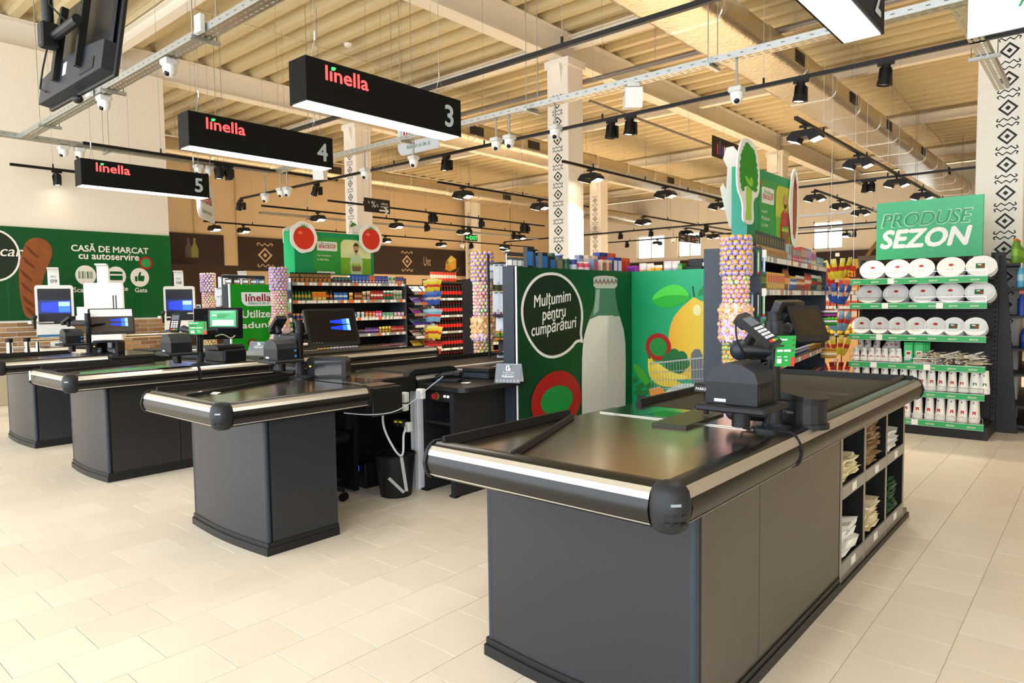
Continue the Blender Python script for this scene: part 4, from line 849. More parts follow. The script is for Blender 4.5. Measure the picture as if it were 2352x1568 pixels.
def promo_card(p, w, h, U, label, tilt=.06):
    t = thing('promo_card', label, 'card', p); U = Vector(U).normalized(); V = (Vector((0, 0, 1)) + U * tilt).normalized(); N = U.cross(V); O = -U * w / 2 - V * h / 2
    MB().prism(rrect(0, 0, w, h, .002, n=2), .003, O - N * .003, U, V).build('panel', GCARD, t)
    s = Sheet(O, U, V, t, .0008); s.name = 'print'; RD = M('#c2352c', .45); PW = M('#eef0ea', .5); BK = M('#232320', .5)
    for a, b, c, d, m in ((.04, .84, .2, .08, PW), (.26, .85, .3, .05, PW), (.05, .64, .36, .06, BK), (.07, .48, .3, .07, PW), (.42, .48, .34, .07, PW), (.1, .3, .2, .03, PW), (.45, .3, .16, .03, PW), (.1, .1, .22, .15, PW), (.8, 0, .2, .3, RD), (.5, .18, .14, .03, PW)): s.rect(w * a, h * b, w * c, h * d, m)
    for k in range(3): s.ell(w * .89, h * (.86 - k * .17), w * .05, w * .05, M('#6b2d1c', .5), n=14)
    for b in (.64, .48, .3, .18): s.ell(w * .04, h * b + h * .03, w * .012, w * .012, RD, n=8)
    s.done(); return t
def tent(p, w, h, ang, label, full=True):
    t = thing('tent_card', label, 'card', p, ang); GR = M('#727880', .5); dd = h * .42
    for s in (-1, 1):
        V = Vector((0, -s * dd, h)).normalized(); L = math.hypot(dd, h); O = Vector((-w / 2, s * dd, 0)) if s < 0 else Vector((w / 2, s * dd, 0)); U = Vector((1, 0, 0)) if s < 0 else Vector((-1, 0, 0)); N = U.cross(V)
        MB().prism([(0, 0), (w, 0), (w, L), (0, L)], .0025, O - N * .0025, U, V).build('card_face', [GR, M('#e6e8ea', .5)], t); q = MB(); q.add([O - N * .0032, O + U * w - N * .0032, O + U * w + V * L - N * .0032, O + V * L - N * .0032], [(3, 2, 1, 0)]); q.build('inner_face', M('#dfe4ea', .5), t)
        sh = Sheet(O, U, V, t, .0008); sh.name = 'lettering'; PW = M('#eceff2', .5)
        sh.poly(rrect(w * .40, L * .62, w * .17, L * .28, rs=(0, w * .05, 0, w * .05)), PW); sh.text('l', w * .46, L * .67, h=L * .18, mat=REDP, bold=.06); sh.poly([(w * .51, L * .78), (w * .53, L * .87), (w * .63, L * .91), (w * .60, L * .80)], GRNP, 3)
        sh.text('Vă rugăm să utilizați', w * .28, L * .50, w=w * .46, mat=PW); sh.text('următoarea casă', w * .3, L * .41, w=w * .4, mat=PW); sh.text('Mulțumim!', w * .26, L * .25, w=w * .48, mat=PW, bold=.02, shear=.2)
        for k in range(7): motif(sh, w * (.1 + k * .135), L * .1, L * .13, PW)
        sh.done()
def upright_scanner(p, rz, label, s=1.):
    t = thing('barcode_scanner', label, 'scanner', p, rz)
    m = MB(); m.prism(rrect(-.15 * s, 0, .30 * s, .15 * s, rs=(.01, .035, .035, .01)), .12 * s, (0, .06 * s, 0), (1, 0, 0), (0, 0, 1)); m.build('scanner_body', M('#0f0f11', .4), t)
    MB().box(-.085 * s, .12 * s, -.063 * s, -.06 * s, .015, .125 * s).build('scan_window', GLASSB, t); MB().box(-.145 * s, -.095 * s, -.064 * s, -.06 * s, .015, .12 * s).build('speaker_strip', M('#1c1c1f', .6), t); MB().box(-.125 * s, -.112 * s, -.066 * s, -.064 * s, .08 * s, .09 * s).build('status_light', M('#f0a030', .4, emit=2), t)
    return t
Z9 = .898
# --- lane 2, on the nearest counter
PX, PY = -1.05, 2.86
pole(PX, PY, .48, 'black equipment pole on the nearest counter, carrying the printer, terminal and two screens', [((0, 0, .06), (-.16, -.02, .06), .03), ((0, 0, .33), (-.13, -.02, .33), .04), ((0, 0, .42), (.02, .1, .42), .022)])
q = at(1702, 918, d=2.72); printer((q.x, q.y, q.z), 0, 'dark receipt printer on its tray, mounted left of the nearest equipment pole', False, 1.18)
q = at(1742, 752, d=2.72); pinpad(q, Matrix.Rotation(math.radians(88), 3, "Z") @ Matrix.Rotation(math.radians(38), 3, "X") @ Matrix.Rotation(math.radians(-12), 3, "Y"), 'tilted dark card terminal above the printer on the nearest pole')
q = at(1804, 806, d=2.74); promo_card(q, .078, .122, (.755, .656, 0), 'green printed promotion card on the nearest equipment pole')
q = at(1788, 742, d=3.05); screen(q, .30, .22, PI, .35, 'black till screen of the nearest counter, turned to the cashier', None, stem=False)
q = at(1857, 742, d=2.98); screen(q, .21, .165, -.35, .38, 'dark customer display of the nearest counter with a painted brown reflection', None, 'customer_display', glass=M('#2e2415', .35, scale=14, var=.5, spec=.2))  # mottled brown glass colour stands in for a reflection on the dark screen
sc = thing('desktop_scanner', 'rounded black desktop device behind the nearest pole', 'scanner', (PX + .04, PY + .16, Z9), -.3)
pl = [(-.1, -.085), (.06, -.085)] + [(.06 + .085 * math.sin(a), -.085 * math.cos(a)) for a in [PI * i / 8 for i in range(1, 8)]] + [(.06, .085), (-.1, .085)]
MB().prism(pl, .022, (0, 0, 0)).build('base', M('#111215', .45), sc); MB().prism([(a * .92, b * .92) for a, b in pl], .09, (0, 0, .022)).build('device_body', M('#151619', .4), sc); MB().prism([(a * .95, b * .95) for a, b in pl], .008, (0, 0, .116)).build('lid_seam', BLACK, sc)
m = MB(); m.X = Matrix.Rotation(.16, 4, 'Y'); m.prism([(a * .94, b * .94) for a, b in pl], .03, (-.02, 0, .118)); m.build('lid', M('#141518', .4), sc)
sh = Sheet((.02, -.0795, 0), (1, 0, 0), (0, 0, 1), sc, .0012); sh.name = 'lettering'; sh.text('11epos', -.02, .06, h=.016, mat=M('#7d828a', .5), bold=.02); sh.done()
q = at(1818, 905, d=3.12); tent((q.x + .02, q.y + .06, Z9 + .006), .13, .11, -.62, 'grey tent card on the nearest counter beside the pole')
cable([(PX - .1, PY - .05, 1.05), (PX - .06, PY - .09, .98), (PX - .1, PY - .08, .91), (PX - .02, PY - .06, .92), (PX, PY - .04, 1.0)], 'black cable loop hanging below the nearest printer')
cable([at(1690, 735, d=2.66), at(1692, 775, d=2.64), at(1705, 805, d=2.66), at(1720, 815, d=2.72)], 'thin dark cable curving from the nearest card terminal')
pk = thing('till_device', 'small black box with white lettering left of the nearest printer', 'device', at(1622, 890, d=3.15), 0); MB().box(-.045, .035, -.035, .04, -.022, .02, 0, .004).build('body', M('#0e0f10', .4), pk); sh = Sheet((-.045, -.0355, -.022), (1, 0, 0), (0, 0, 1), pk, .0008); sh.name = 'lettering'; sh.text('PARKS', .012, .014, w=.05, mat=WHITE, bold=.02); sh.done(); MB().cyl((0, 0, -.022), (0, 0, -.12), .012, n=8).build('stem', BLACK, pk)
# --- lane 3
PX, PY = -4.495, 2.786
pole(PX, PY, .42, 'black equipment pole on the second counter, left of the lit till screen', [((0, 0, .07), (-.2, -.05, .07), .035), ((0, 0, .30), (-.19, -.05, .30), .035), ((0, 0, .30), (-.02, .16, .31), .022)])
q = at(645, 822, d=4.9); printer(q, 0, 'dark receipt printer with blue buttons on the second equipment pole', True, 1.05)
q = at(636, 742, d=4.75); pinpad(q, Matrix.Rotation(math.radians(80), 3, 'Z') @ Matrix.Rotation(math.radians(-32), 3, 'X'), 'dark card terminal seen edge on above the second printer')
q = at(764, 750, d=5.22); screen(q, .42, .29, -.12, .33, 'lit till screen with a blue light pattern on the second counter', beam)
upright_scanner(at(756, 865, z=Z9), .62, 'upright black barcode scanner on the second counter, under the lit screen')
q = at(660, 781, d=5.1); sheet_thing('paper_note', 'small pale card behind the second equipment pole', 'paper', [(q.x - .05, q.y - .04, q.z - .02), (q.x + .04, q.y + .03, q.z - .03), (q.x + .04, q.y + .03, q.z + .02), (q.x - .05, q.y - .04, q.z + .04)], M('#b9c4d6', .5))
cable([at(660, 722, d=4.85), at(680, 735, d=4.9), at(678, 755, d=4.9), at(655, 770, d=4.9)], 'dark cable loop beside the second pole')
for k in range(3): cable([at(618 + k * 6, 835, d=4.85), at(623 + k * 7, 850, d=4.8), at(640 + k * 5, 856, d=4.9)], ('left', 'middle', 'right')[k] + ' one of the three thin wires under the second printer', r=.003)
# desk of lane 3
DZ = .83
q = at(1088, 868, z=DZ); cd = thing('till_cash_box', 'flat black cash box with a rear lip on the cashier desk', 'cash box', (q.x, q.y + .05, DZ), .2); MB().box(-.15, .15, -.07, .1, .0, .055, 0, .004).build('drawer_body', M('#1a1c20', .4), cd); MB().box(-.16, .16, -.09, .1, .055, .085, 0, .004).build('lid', M('#141417', .4), cd); MB().box(-.13, .13, -.072, -.07, .008, .045).build('drawer_front', M('#2d353f', .45), cd)
sh = Sheet((-.15, -.0905, .058), (1, 0, 0), (0, 0, 1), cd, .0008); sh.name = 'lettering'; sh.text('PARKS', .01, .006, w=.05, mat=WHITE, bold=.02); sh.done()
q = at(1170, 876, z=DZ); tent((-3.45, 3.93, DZ), .2, .14, .45, 'grey tent card with white lettering on the cashier desk')
hs = thing('handheld_scanner', 'black handheld scanner lying in its cradle on the cashier desk', 'scanner', at(1030, 875, z=DZ), .4); m = MB(); m.tube([(-.12, 0, .02), (-.03, 0, .05), (.05, 0, .06)], .022, 10); m.build('handle', M('#151517', .4), hs, True); MB().cbox((.08, 0, .06), (.07, .06, .045), 0, .012).build('scan_head', M('#111113', .35), hs); MB().box(-.09, .1, -.05, .05, 0, .018, 0, .004).build('cradle', M('#111215', .45), hs); MB().cbox((-.06, -.05, .012), (.02, .004, .012)).build('blue_tab', M('#2f6fd0', .4), hs)
q = at(1070, 881, z=DZ); sheet_thing('crumpled_paper', 'small crumpled white paper on the cashier desk', 'paper', [(q.x - .03, q.y - .02, DZ + .004), (q.x + .04, q.y - .015, DZ + .006), (q.x + .035, q.y + .02, DZ + .01), (q.x - .02, q.y + .025, DZ + .004)], PAPER, .004)
WC = M('#c9ced4', .45)
cable([at(1018, 864, d=4.6), at(985, 890, d=4.55), at(950, 920, d=4.5), at(905, 945, d=4.45), at(850, 952, d=4.4), at(790, 948, d=4.3)], 'long pale grey scanner cable looping across the cashier opening', M('#9aa0a8', .45), .0035)
cable([at(893, 905, d=4.75), at(880, 945, d=4.75), at(883, 985, d=4.8), at(905, 1030, d=4.85), at(920, 1046, d=4.9), at(926, 1036, d=4.9), at(927, 1000, d=4.9), at(932, 985, d=4.9)], 'thick white cable hanging down into the waste bin', WC, .008)
po = thing('service_post', 'white square cable post beside the cashier desk', 'post', (at(961, 1120, z=0).x, at(961, 1120, z=0).y, 0)); MB().box(-.045, .045, -.03, .03, 0, .79, 0, .004).build('post_body', M('#eef1fa', .45), po); MB().box(-.003, .003, -.0315, -.03, .01, .78).build('cover_seam', M('#9aa0aa', .5), po)
for px, py, w, h, l in ((930, 912, .055, .075, 'upper white wall socket beside the service post'), (930, 935, .05, .05, 'lower white wall socket beside the service post'), (967, 904, .06, .075, 'white double socket box on top of the service post'), (938, 980, .05, .07, 'white socket with two yellow labelled plugs on the service post')):
    q = at(px, py, d=5.02); s_ = thing('socket_box', l, 'socket', q, .2); MB().box(-w / 2, w / 2, -.025, .02, -h / 2, h / 2, 0, .006).build('box_body', M('#dcdcd8', .45), s_); MB().box(-w * .2, w * .2, -.027, -.025, -h * .3, h * .3).build('socket_cover', M('#b5b6b4', .45), s_)
    if py == 980:
        for k in (-1, 1): a = MB().cbox((-.05 + k * .022, -.03, .03), (.038, .05, .05), 0, .006).build('plug', BLACK, s_); MB().cbox((-.05 + k * .022, -.056, .042), (.028, .002, .014)).build('plug_label', M('#d8cf2f', .5), a)
q = at(910, 1135, z=0); bn = thing('waste_bin', 'black mesh waste bin holding paper strips under the second counter', 'bin', q); MB().lathe([(.115, 0), (.118, .01), (.148, .31), (.15, .31), (.15, .305)], n=24).build('bin_wall', M('#141414', .5), bn, True); m = MB(); m.tube([(.15 * math.cos(a), .15 * math.sin(a), .312) for a in [2 * PI * i / 24 for i in range(25)]], .008, 6); m.build('bin_rim', BLACK, bn, True)
for k, (a, b, w) in enumerate((((902, 1050), (934, 1128), .022), ((893, 1098), (928, 1131), .02))):
    p, r_ = at(a[0] + 20, a[1], d=4.6), at(b[0], b[1], d=4.62)
    if k: p = at(a[0], a[1], d=4.58)
    d = (r_ - p).normalized(); n = d.cross(RM.T @ np.array([0, 0, 1.]) if False else Vector(RM[2])).normalized() * w / 2
    sheet_thing('till_receipt', ('long', 'short')[k] + ' white printed paper strip against the waste bin', 'paper', [p + n, p - n, r_ - n, r_ + n], M('#8d8d8b', .6), .001)
q = at(822, 1118, z=0); up = thing('power_supply', 'black power backup unit with a small blue display under the second counter', 'power supply', q, 0); MB().box(-.05, .1, .0, .35, 0, .2, 0, .006).build('unit_body', M('#121213', .5), up); MB().box(-.03, .02, -.004, .0, .13, .17).build('display', M('#2456e0', .3, emit=1.2), up)
q = at(790, 1150, z=0); ch = thing('office_chair', 'black office chair, only one castor leg visible behind the second counter', 'chair', (-4.42, 2.83, 0)); d = Vector((q.x + 4.42, q.y - 2.83, 0))
for k in range(5):
    a = math.atan2(d.y, d.x) + k * 2 * PI / 5; e = Vector((math.cos(a), math.sin(a), 0)) * min(.28, d.length); m = MB(); m.tube([(0, 0, .12), (e.x * .5, e.y * .5, .11), (e.x, e.y, .085)], .02, 8); l_ = m.build('base_leg', M('#26262a', .5), ch, True)
    m = MB(); n = Vector((-e.y, e.x, 0)).normalized() * .022; m.cyl((e.x - n.x, e.y - n.y, .03), (e.x + n.x, e.y + n.y, .03), .03, n=14); m.cyl((e.x, e.y, .03), (e.x, e.y, .09), .008, n=8); m.build('castor', BLACK, l_)
MB().cyl((0, 0, .1), (0, 0, .42), .025, n=10).build('gas_lift', BLACK, ch, True); MB().box(-.2, .2, -.2, .2, .42, .5, 0, .03).build('seat', M('#0f0f11', .8), ch); MB().box(-.2, .2, .17, .22, .5, .78, 0, .02).build('backrest', M('#0f0f11', .8), ch)
bt = thing('spray_bottle', 'white plastic bottle lying on the cashier desk shelf', 'bottle', at(1035, 943, z=.578), .3); m = MB(); m.X = Matrix.Rotation(PI / 2, 4, 'Y'); m.lathe([(.0, -.1), (.028, -.1), (.028, .03), (.012, .06), (.012, .08), (0, .08)], n=14); m.build('bottle_body', M('#e6eaf2', .35), bt, True); MB().cyl((-.15, 0, -.01), (-.1, 0, -.01), .008, n=8).build('green_nozzle', M('#1e9a55', .4), bt)
# --- lane 4
PX, PY = -6.26, 2.86
pole(PX, PY, .40, 'black equipment pole on the third counter, left of the green screen', [((0, 0, .08), (-.22, -.08, .08), .035), ((0, 0, .30), (-.2, -.05, .33), .03), ((0, 0, .30), (-.02, .16, .31), .022)])
q = at(406, 806, d=6.05); printer(q, 0, 'dark receipt printer on the third equipment pole, below the card terminal', False, 1.2)
q = at(402, 738, d=6.1); pinpad(q, Matrix.Rotation(math.radians(48), 3, 'Z') @ Matrix.Rotation(math.radians(62), 3, 'X'), 'card terminal with its lit keypad facing out on the third pole'); 
q = at(454, 753, d=6.1); promo_card(q, .16, .115, (.755, .656, 0), 'green printed promotion card on the third equipment pole', 0)
q = at(502, 742, d=6.75); screen(q, .44, .31, PI - .35, .2, 'large black till screen of the third counter, seen from behind', None)
def greenscr(s, w, h):
    s.rect(w * .06, h * .08, w * .88, h * .86, M('#3f9f63', .3, emit=.25)); PW = M('#f2f4f0', .4, emit=.3); s.rect(w * .14, h * .14, w * .72, h * .3, PW, 2); s.rect(w * .14, h * .66, w * .14, h * .08, PW, 2); s.rect(w * .12, h * .84, w * .74, h * .05, M('#a9d8bb', .4), 2)
    for k in range(3): s.rect(w * .32, h * (.7 - k * .07), w * (.4 - k * .08), h * .03, M('#1e5c37', .4), 2); s.rect(w * .17, h * (.36 - k * .07), w * .66, h * .012, M('#9a9f9c', .4), 3)
q = at(512, 732, d=6.55); screen(q, .27, .18, -.72, .12, 'customer display with a green page on the third counter', greenscr, 'customer_display')
q = at(495, 830, z=Z9); cd = thing('fiscal_printer', 'squat black device with a rounded lid on the third counter', 'printer', (q.x + .03, q.y + .08, Z9), .1); MB().box(-.17, .17, -.11, .13, 0, .12, 0, .012).build('device_body', M('#121214', .4), cd); m = MB(); m.prism([(-.12, 0), (.12, 0), (.12, .02), (.09, .04), (-.08, .04), (-.12, .025)], .28, (0, .14, .12), (1, 0, 0), (0, 0, 1)); m.build('lid', M('#18181a', .4), cd); MB().box(-.15, .15, -.113, -.11, .02, .1).build('front_cover', M('#131315', .35), cd)
q = at(578, 818, z=Z9); sb_ = thing('card_stand', 'low grey stand under the tent card on the third counter', 'stand', (q.x, q.y + .1, Z9), .35); MB().box(-.2, .2, -.06, .06, 0, .05, 0, .004).build('stand_body', M('#8f8b80', .4, .3), sb_)
tent((q.x, q.y + .1, Z9 + .05), .26, .1, .35, 'grey tent card with the small shop emblem on the third counter')
cable([at(400, 838, d=6.0), at(396, 828, d=6.0), at(404, 815, d=6.1), at(410, 812, d=6.15)], 'grey cable hanging below the third printer', M('#8a8d90', .5))
cable([at(495, 772, d=6.5), at(512, 768, d=6.45), at(530, 776, d=6.5), at(540, 770, d=6.5)], 'bundle of pale cable behind the third till screen', M('#b0a890', .6), .006)
# --- lane 5
PX, PY = -8.7, 2.72
pole(PX, PY, .46, 'black equipment pole on the farthest counter, left of the lit screen', [((0, 0, .1), (-.22, -.08, .1), .035), ((0, 0, .36), (-.25, -.06, .36), .035), ((0, 0, .34), (-.02, .16, .35), .022)])
q = at(165, 786, d=7.55); printer(q, 0, 'dark receipt printer on the farthest equipment pole', True, 1.15)
q = at(155, 733, d=7.5); pinpad(q, Matrix.Rotation(math.radians(100), 3, 'Z') @ Matrix.Rotation(math.radians(-20), 3, 'X'), 'black card terminal on the farthest pole, beside the self-service kiosk')
def scr5(s, w, h): s.rect(w * .04, h * .68, w * .92, h * .28, M('#efeee9', .4), 3); s.rect(w * .04, h * .08, w * .92, h * .62, M('#3c3228', .3)); beam(s, w, h, .72, .45)
q = at(257, 737, d=7.95); screen(q, .46, .30, -.2, .25, 'lit till screen with a white sheet along its top on the farthest counter', scr5)
upright_scanner(at(250, 812, z=Z9), .62, 'upright black barcode scanner on the farthest counter', 1.05)
# ================================================================== RETAIL
_P = {}
def prod_mesh(kind, w, h, d, cols):
    """one article, standing on z=0, face towards -Y; cols are (body, accent, second accent)"""
    key = (kind, round(w, 3), round(h, 3), round(d, 3), cols)
    if key in _P: return _P[key]
    m = MB(); mats = [M(c, .38, var=.04) if isinstance(c, str) else c for c in cols]
    while len(mats) < 3: mats.append(mats[-1])
    if kind == 'box':
        m.box(-w / 2, w / 2, -d / 2, d / 2, 0, h, 0, min(w, d) * .04); m.box(-w * .42, w * .42, -d / 2 - .0012, -d / 2, h * .42, h * .86, 1); m.box(-w * .42, w * .25, -d / 2 - .0012, -d / 2, h * .12, h * .3, 2)
    elif kind == 'bottle':
        r = w / 2; m.lathe([(r * .85, 0), (r, h * .03), (r, h * .28), (r * .96, h * .3), (r * .96, h * .55), (r, h * .57), (r * .9, h * .68), (r * .42, h * .86), (r * .36, h * .92), (r * .42, h * .92), (r * .42, h), (0, h)], n=10, mis=[0, 0, 0, 1, 1, 0, 0, 0, 0, 2, 2])
    elif kind == 'spray':
        r = w / 2; m.lathe([(r, 0), (r, h * .6), (r * .4, h * .72), (r * .35, h * .8)], n=8, mis=[0, 0, 0]); m.box(-r * .5, r * .5, -r * 1.1, r * .6, h * .8, h * .97, 2); m.box(-r * .6, r * .6, -r * 1.02, -r * .9, h * .15, h * .5, 1)
    elif kind == 'can': r = w / 2; m.lathe([(r * .85, 0), (r, h * .05), (r, h * .35), (r, h * .7), (r, h * .93), (r * .85, h), (0, h)], n=10, mis=[0, 0, 1, 0, 2, 2])
    elif kind == 'jar': r = w / 2; m.lathe([(r, 0), (r, h * .2), (r, h * .62), (r * .95, h * .72), (r * 1.02, h * .74), (r * 1.02, h), (0, h)], n=10, mis=[0, 1, 0, 2, 2, 2])
    elif kind == 'pouch':
        nx, nz = 5, 6; vs = []
        for s in (-1, 1):
            for i in range(nx):
                for j in range(nz):
                    u, v = i / (nx - 1), j / (nz - 1); b = math.sin(PI * u) ** .6 * (1 - abs(v * 2 - 1) ** 3); vs.append(((u - .5) * w, s * d / 2 * b * (1 + .15 * math.sin(5 * u + 7 * v)), v * h))
        N = nx * nz
        for s in (0, 1):
            for j in range(nz - 1):
                fs = []
                for i in range(nx - 1): a = s * N + i * nz + j; q = (a, a + nz, a + nz + 1, a + 1); fs.append(q if s == 0 else q[::-1])
                m.f += [list(q) for q in fs]; m.m += [1 if j in (2,) else 2 if j == 4 else 0] * len(fs)
        m.v = vs
    elif kind == 'toothbrush':
        m.box(-w / 2, w / 2, -.004, 0, 0, h, 0); m.box(-w * .18, w * .18, -.012, -.004, h * .1, h * .9, 1); m.box(-w / 2, w / 2, -.005, -.004, 0, h * .12, 2)
    elif kind == 'card':
        m.box(-w / 2, w / 2, -d / 2, d / 2, 0, h, 0, .004); m.box(-w * .25, w * .25, -d / 2 - .001, -d / 2, h * .9, h * .95, 1); m.box(w * .12, w * .4, -d / 2 - .001, -d / 2, h * .04, h * .14, 2)
    elif kind == 'blister':
        m.box(-w / 2, w / 2, -.003, .003, 0, h, 0); m.box(-w * .4, w * .4, -d, -.003, h * .05, h * .45, 1, d * .2); m.box(-w * .4, w * .4, -.0042, -.003, h * .55, h * .85, 2)
    me = m.mesh('article', mats)
    if kind in ('bottle', 'can', 'jar', 'pouch', 'spray'): sm(me, 60)
    _P[key] = me; return me
class Run:
    """one side of a shelving unit: origin O on the floor, U along the shelf (right), N towards the shopper"""
    def __init__(s, O, ang, where):
        s.O = Vector(O); s.a = ang; s.U = Vector((-math.sin(ang), math.cos(ang), 0)); s.N = Vector((math.cos(ang), math.sin(ang), 0)); s.rz = ang + PI / 2; s.where = where
    def p(s, u, n, z): return s.O + s.U * u + s.N * n + Vector((0, 0, z))
    def row(s, name, cat, kind, u0, u1, z, n, w, h, d, cols, what, level, gap=.006, deep=1, tilt=0., jit=.01, hang=False):
        k = max(1, int((u1 - u0 + gap) / (w + gap))); st = (u1 - u0) / k; grp = '%s on the %s, %s' % (what, level, s.where)
        for j in range(deep):
            for i in range(k):
                me = prod_mesh(kind, w, h * (1 + (random.uniform(-.03, .03) if kind == 'pouch' else 0)), d, cols)
                o = link(name, me, None, s.p(u0 + st * (i + .5), n - j * (d + .01), z), s.rz + random.uniform(-jit, jit) * 4, label=('%s %s from the left, %s, %s' % (ORD[i], what, level, s.where)) if k > 1 else '%s, %s, %s' % (what, level, s.where), category=cat, group=grp[:70])
                if tilt: o.rotation_euler = (tilt, 0, o.rotation_euler[2])
    def unit(s, label, L, depth, levels, H, back=True, ends=True, side=DKG, price=True, tags=None, base=.12):
        t = thing('shelf_unit', label, 'shelving', s.O, s.rz); B = M('#242424', .5); s.t = t
        # local axes: X = along shelf, -Y = shopper side
        if back: MB().box(0, L, depth - .0, depth + .03, 0, H).build('back_panel', B, t)
        for x in ((-.03, 0), (L, L + .03)) if ends else ():
            MB().box(x[0], x[1], -.0, depth + .03, 0, H).build('side_panel', side, t)
        MB().box(0, L, .02, depth, 0, base).build('base', BLACK, t)
        for i, z in enumerate(levels):
            sh = MB().box(0, L, .0, depth, z - .02, z).build('shelf', M('#35353a', .5), t)
            if price:
                MB().box(0, L, -.012, 0, z - .045, z + .004).build('price_rail', M('#9a9a98', .35), sh)
                x = .02; k = 0
                while x < L - .06:
                    w = random.choice((.05, .055, .06)); c = random.choice(tags[i] if tags else ('#f2f0ea', '#f2f0ea', '#f2f0ea', '#e8672a'))
                    if c: MB().box(x, x + w, -.0135, -.012, z - .042, z + .001).build('price_tag', M(c, .5), sh)
                    x += w + random.choice((.004, .01, .03))
        return t
    def guard(s, u0, u1, z, h=.05, n=.0, par=None):
        """chrome wire guard along a shelf front"""
        m = MB()
        for k in (0, 1): m.tube([(u0, -n + 0, z + .012 + k * (h - .012)), (u1, -n, z + .012 + k * (h - .012))], .0022, 4)
        for u in (u0, (u0 + u1) / 2, u1): m.tube([(u, -n, z), (u, -n, z + h)], .0022, 4)
        m.build('wire_guard', CHROME, par or s.t, kind='stuff')
# ------------------------------------------------------------------ lollipop towers
def wrapper(cs, cap, local=True):
    """printed foil wrapper: mottled colours with a yellow flower patch on the front"""
    m = M(cs[0], .22, var=.02, spec=.7).copy(); m.name = 'foil_wrapper'; nt = m.node_tree; b = nt.nodes['Principled BSDF']; L = nt.links
    tc = nt.nodes.new('ShaderNodeTexCoord'); oi = nt.nodes.new('ShaderNodeObjectInfo'); ad = nt.nodes.new('ShaderNodeVectorMath'); L.new(tc.outputs['Object'], ad.inputs[0])
    cb = nt.nodes.new('ShaderNodeCombineXYZ'); L.new(oi.outputs['Random'], cb.inputs[0]); L.new(cb.outputs[0], ad.inputs[1])
    nz = nt.nodes.new('ShaderNodeTexNoise'); nz.inputs['Scale'].default_value = 95; nz.inputs['Detail'].default_value = 1; L.new(ad.outputs[0], nz.inputs['Vector'])
    r = nt.nodes.new('ShaderNodeValToRGB'); e = r.color_ramp.elements; e[0].position = .36; e[0].color = lin(cs[0]) + [1]; e[1].position = .68; e[1].color = lin(cs[-1]) + [1]
    for i, c in enumerate(cs[1:-1]): q = e.new(.44 + .1 * i); q.color = lin(c) + [1]
    L.new(nz.outputs['Fac'], r.inputs[0])
    if local:
        dt = nt.nodes.new('ShaderNodeVectorMath'); dt.operation = 'DOT_PRODUCT'; L.new(tc.outputs['Object'], dt.inputs[0]); dt.inputs[1].default_value = (0, -.76 / .0225, .65 / .0225)
        nv = nt.nodes.new('ShaderNodeMath'); nv.operation = 'MULTIPLY_ADD'; L.new(nz.outputs['Fac'], nv.inputs[0]); nv.inputs[1].default_value = .5; L.new(dt.outputs['Value'], nv.inputs[2])
        mr = nt.nodes.new('ShaderNodeMapRange'); L.new(nv.outputs[0], mr.inputs[0]); mr.inputs[1].default_value = .84; mr.inputs[2].default_value = .98
        mx = nt.nodes.new('ShaderNodeMix'); mx.data_type = 'RGBA'; L.new(mr.outputs[0], mx.inputs['Factor']); L.new(r.outputs[0], mx.inputs['A']); mx.inputs['B'].default_value = lin(cap) + [1]; L.new(mx.outputs['Result'], b.inputs['Base Color'])
    else: L.new(r.outputs[0], b.inputs['Base Color'])
    return m
LC_ = [(('#4a46b0', '#8a7ed0', '#c8c4ec', '#c860a8'), '#f2b840'), (('#6a52b8', '#a89ae0', '#d8d0f0', '#e08a50'), '#f0aa3c'), (('#c0508c', '#e090bc', '#f2d4e4', '#c8a0d8'), '#f0c060'), (('#7ab878', '#a8d8a4', '#e0f0dc', '#e8b8d0'), '#f0cc60'), (('#a03858', '#c87888', '#e8c8b0', '#6a4a98'), '#ecc03c'), (('#2f7a3c', '#68b068', '#c8e0a8', '#3a5aa8'), '#f0d040'), (('#b8a830', '#d8d068', '#eceac0', '#c86a30'), '#e8a03c')]
LOL = [(wrapper(c, y), wrapper(c + (y,), y, False), y) for c, y in LC_]
def lolly(k, r):
    m = MB(); m.ball((0, 0, 0), r, 12, 8, 0)
    m.cyl((0, 0, 0), (0, r * 1.9, -r * .2), r * .12, n=5, mi=1)
    me = m.mesh('lollipop', [LOL[k][0], PAPER]); sm(me, 70); return me
LM = {(k, b): lolly(k, .0245 if b else .0205) for k in range(7) for b in (0, 1)}
WRAPS = [wrapper(c, '#f0b428', False) for c in (('#b890d4', '#d0b4e4', '#ecdcf4', '#c898c0'), ('#d88a60', '#ecb898', '#f4dcc8', '#e8b0c8'), ('#c07a38', '#e0a858', '#f0d8a8', '#b85830'), ('#5aa0d0', '#88c4ec', '#d0e8f8', '#e8e0c0'))]
def wrap_mesh(c):
    m = MB(); n = 6; vs = []
    for i in range(n):
        for j in range(4):
            u, v = i / (n - 1) - .5, j / 3; b = .012 * math.sin(PI * (u + .5)) * math.sin(PI * min(.99, v + .01)); vs.append((u * .085 * (1 + .25 * v + .1 * math.sin(9 * u)), -.01 - .05 * (1 - v) * .3 - b - .012 * v, (v - .5) * .075 + .012 * math.sin(11 * u)))
    m.add(vs, [(i * 4 + j, (i + 1) * 4 + j, (i + 1) * 4 + j + 1, i * 4 + j + 1) for i in range(n - 1) for j in range(3)]); m.ball((0, -.03, -.006), .02, 8, 5, 1)
    return m.mesh('wrapped_sweet', [WRAPS[c], wrapper(('#e0902c', '#f0b83c', '#f4d488', '#c89ad0'), '#f0b428', False)])
WM = [wrap_mesh(c) for c in range(4)]
nlol = [0]
